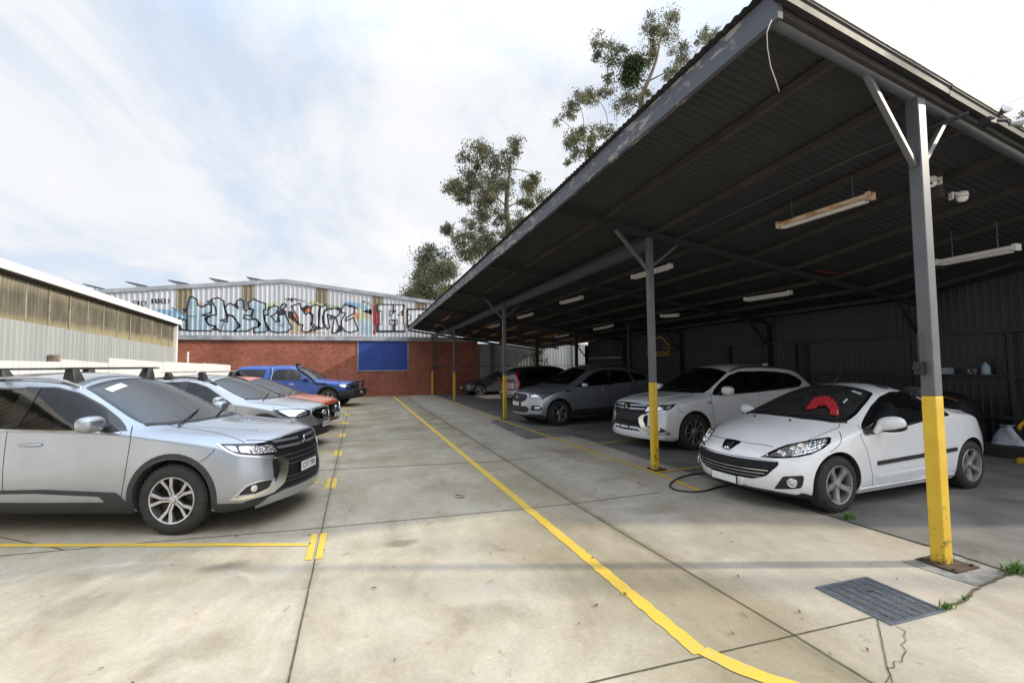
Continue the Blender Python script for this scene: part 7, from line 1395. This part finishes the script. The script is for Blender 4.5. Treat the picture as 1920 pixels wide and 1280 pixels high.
ca = zc5([(330, 650, 55), (270, 720, 50), (240, 670, 22), (400, 700, 60), (480, 600, 30), (470, 640, 26), (200, 800, 38), (260, 820, 50), (350, 830, 60), (430, 790, 40), (540, 800, 50), (520, 870, 40), (600, 850, 40), (320, 920, 50), (400, 930, 38), (250, 1000, 50), (180, 975, 36), (330, 1050, 60), (260, 1080, 50), (130, 1120, 70), (90, 1180, 55), (160, 1180, 60), (60, 1260, 55), (200, 1250, 50), (420, 1000, 40), (490, 950, 40), (380, 760, 45), (300, 770, 40), (560, 760, 24), (700, 770, 16), (340, 1000, 40), (100, 1250, 60), (30, 1290, 40)], YA, 1.6, 3)
ta = [(onY(952, y, YA)+Vector((dx, 0, 0)), rd) for y, dx, rd in ((560, -.3, .34), (480, .05, .30), (430, .1, .26), (390, -.1, .22), (350, .0, .17), (320, .2, .11), (290, .25, .06))]; ba = Vector((ta[0][0].x-.2, YA, 0)); ta = [(ba, .42)]+ta
gum('gum_tree', 'open crowned gum tree rising beyond the middle of the carport roof, the lower of two', ba, ta, ca, 21, .185, 1250)
YB = 31.0
cbl = [(850, 190, 50), (880, 250, 38), (830, 240, 28), (930, 210, 28), (975, 270, 48), (975, 330, 46), (1060, 120, 50), (1140, 80, 48), (1120, 150, 50), (1180, 190, 50), (1190, 260, 48), (1140, 310, 40), (1050, 250, 36), (1060, 190, 36), (1280, 160, 42), (1330, 150, 36), (1300, 200, 28), (740, 440, 46), (800, 410, 46), (860, 400, 38), (930, 450, 46), (980, 420, 36), (700, 480, 32), (650, 515, 20), (750, 560, 46), (720, 600, 38), (800, 580, 40), (860, 560, 38), (740, 650, 36), (800, 650, 40), (695, 690, 20), (870, 330, 26), (1030, 400, 30), (1350, 260, 40), (1250, 260, 30), (880, 620, 30)]
cb = zc5(cbl, YB, 1.4, 5); dkc = [cb[4][0], cb[5][0]]
tbp = [(onY(760+x/2.286, y/2.286, YB), rd) for x, y, rd in ((960, 700, .42), (985, 560, .36), (1015, 470, .30), (1010, 420, .22), (1040, 350, .16), (1075, 260, .11), (1090, 180, .07))]; bbs = Vector((tbp[0][0].x-.1, YB, 0)); tbp = [(bbs, .55)]+tbp
gum('gum_tree', 'tall sparse gum tree with a dark mistletoe ball above the carport roof', bbs, tbp, cb, 33, .175, 1200, dkc)
cc_ = [(onY(1908, 222, 20), .35), (onY(1918, 214, 20), .4), (onY(1925, 226, 20.4), .5), (onY(1900, 232, 20), .3), (onY(1930, 240, 20), .6), (onY(1945, 225, 20), .7), (onY(1960, 250, 20), .8)]
bc = Vector((onY(1960, 250, 20).x, 20, 0)); gum('gum_tree', 'distant tree whose leafy edge shows at the right border over the gutter', bc, [(bc, .3), (bc+Vector((0, 0, 5)), .22), (bc+Vector((-.3, 0, 11)), .12)], cc_, 9, .22, 260)
w_ = MB()
for (ya, yb) in (((1860, 208), (1990, 150)), ((1885, 222), (1990, 178))): w_.tube([onY(*ya, 24), onY(*yb, 12)], .012, 5)
tag(w_.build('overhead_wires', M['black']), 'two thin overhead wires crossing the sky at the right border', 'wire')
sb = Vector((10.6, 26.6, 0)); r = random.Random(2); gum('shrub', 'dark slender shrub in the far corner between carport and fence', sb, [(sb, .04), (sb+Vector((0, 0, 1.2)), .03), (sb+Vector((.1, 0, 2.2)), .02)], [(sb+Vector((r.uniform(-.45, .45), r.uniform(-.3, .3), z)), .42) for z in (.7, 1.1, 1.5, 1.9, 2.2, 2.5)]+[(sb+Vector((-.9, 0, 2.2)), .25)], 4, .2, 200, lm=LFD)
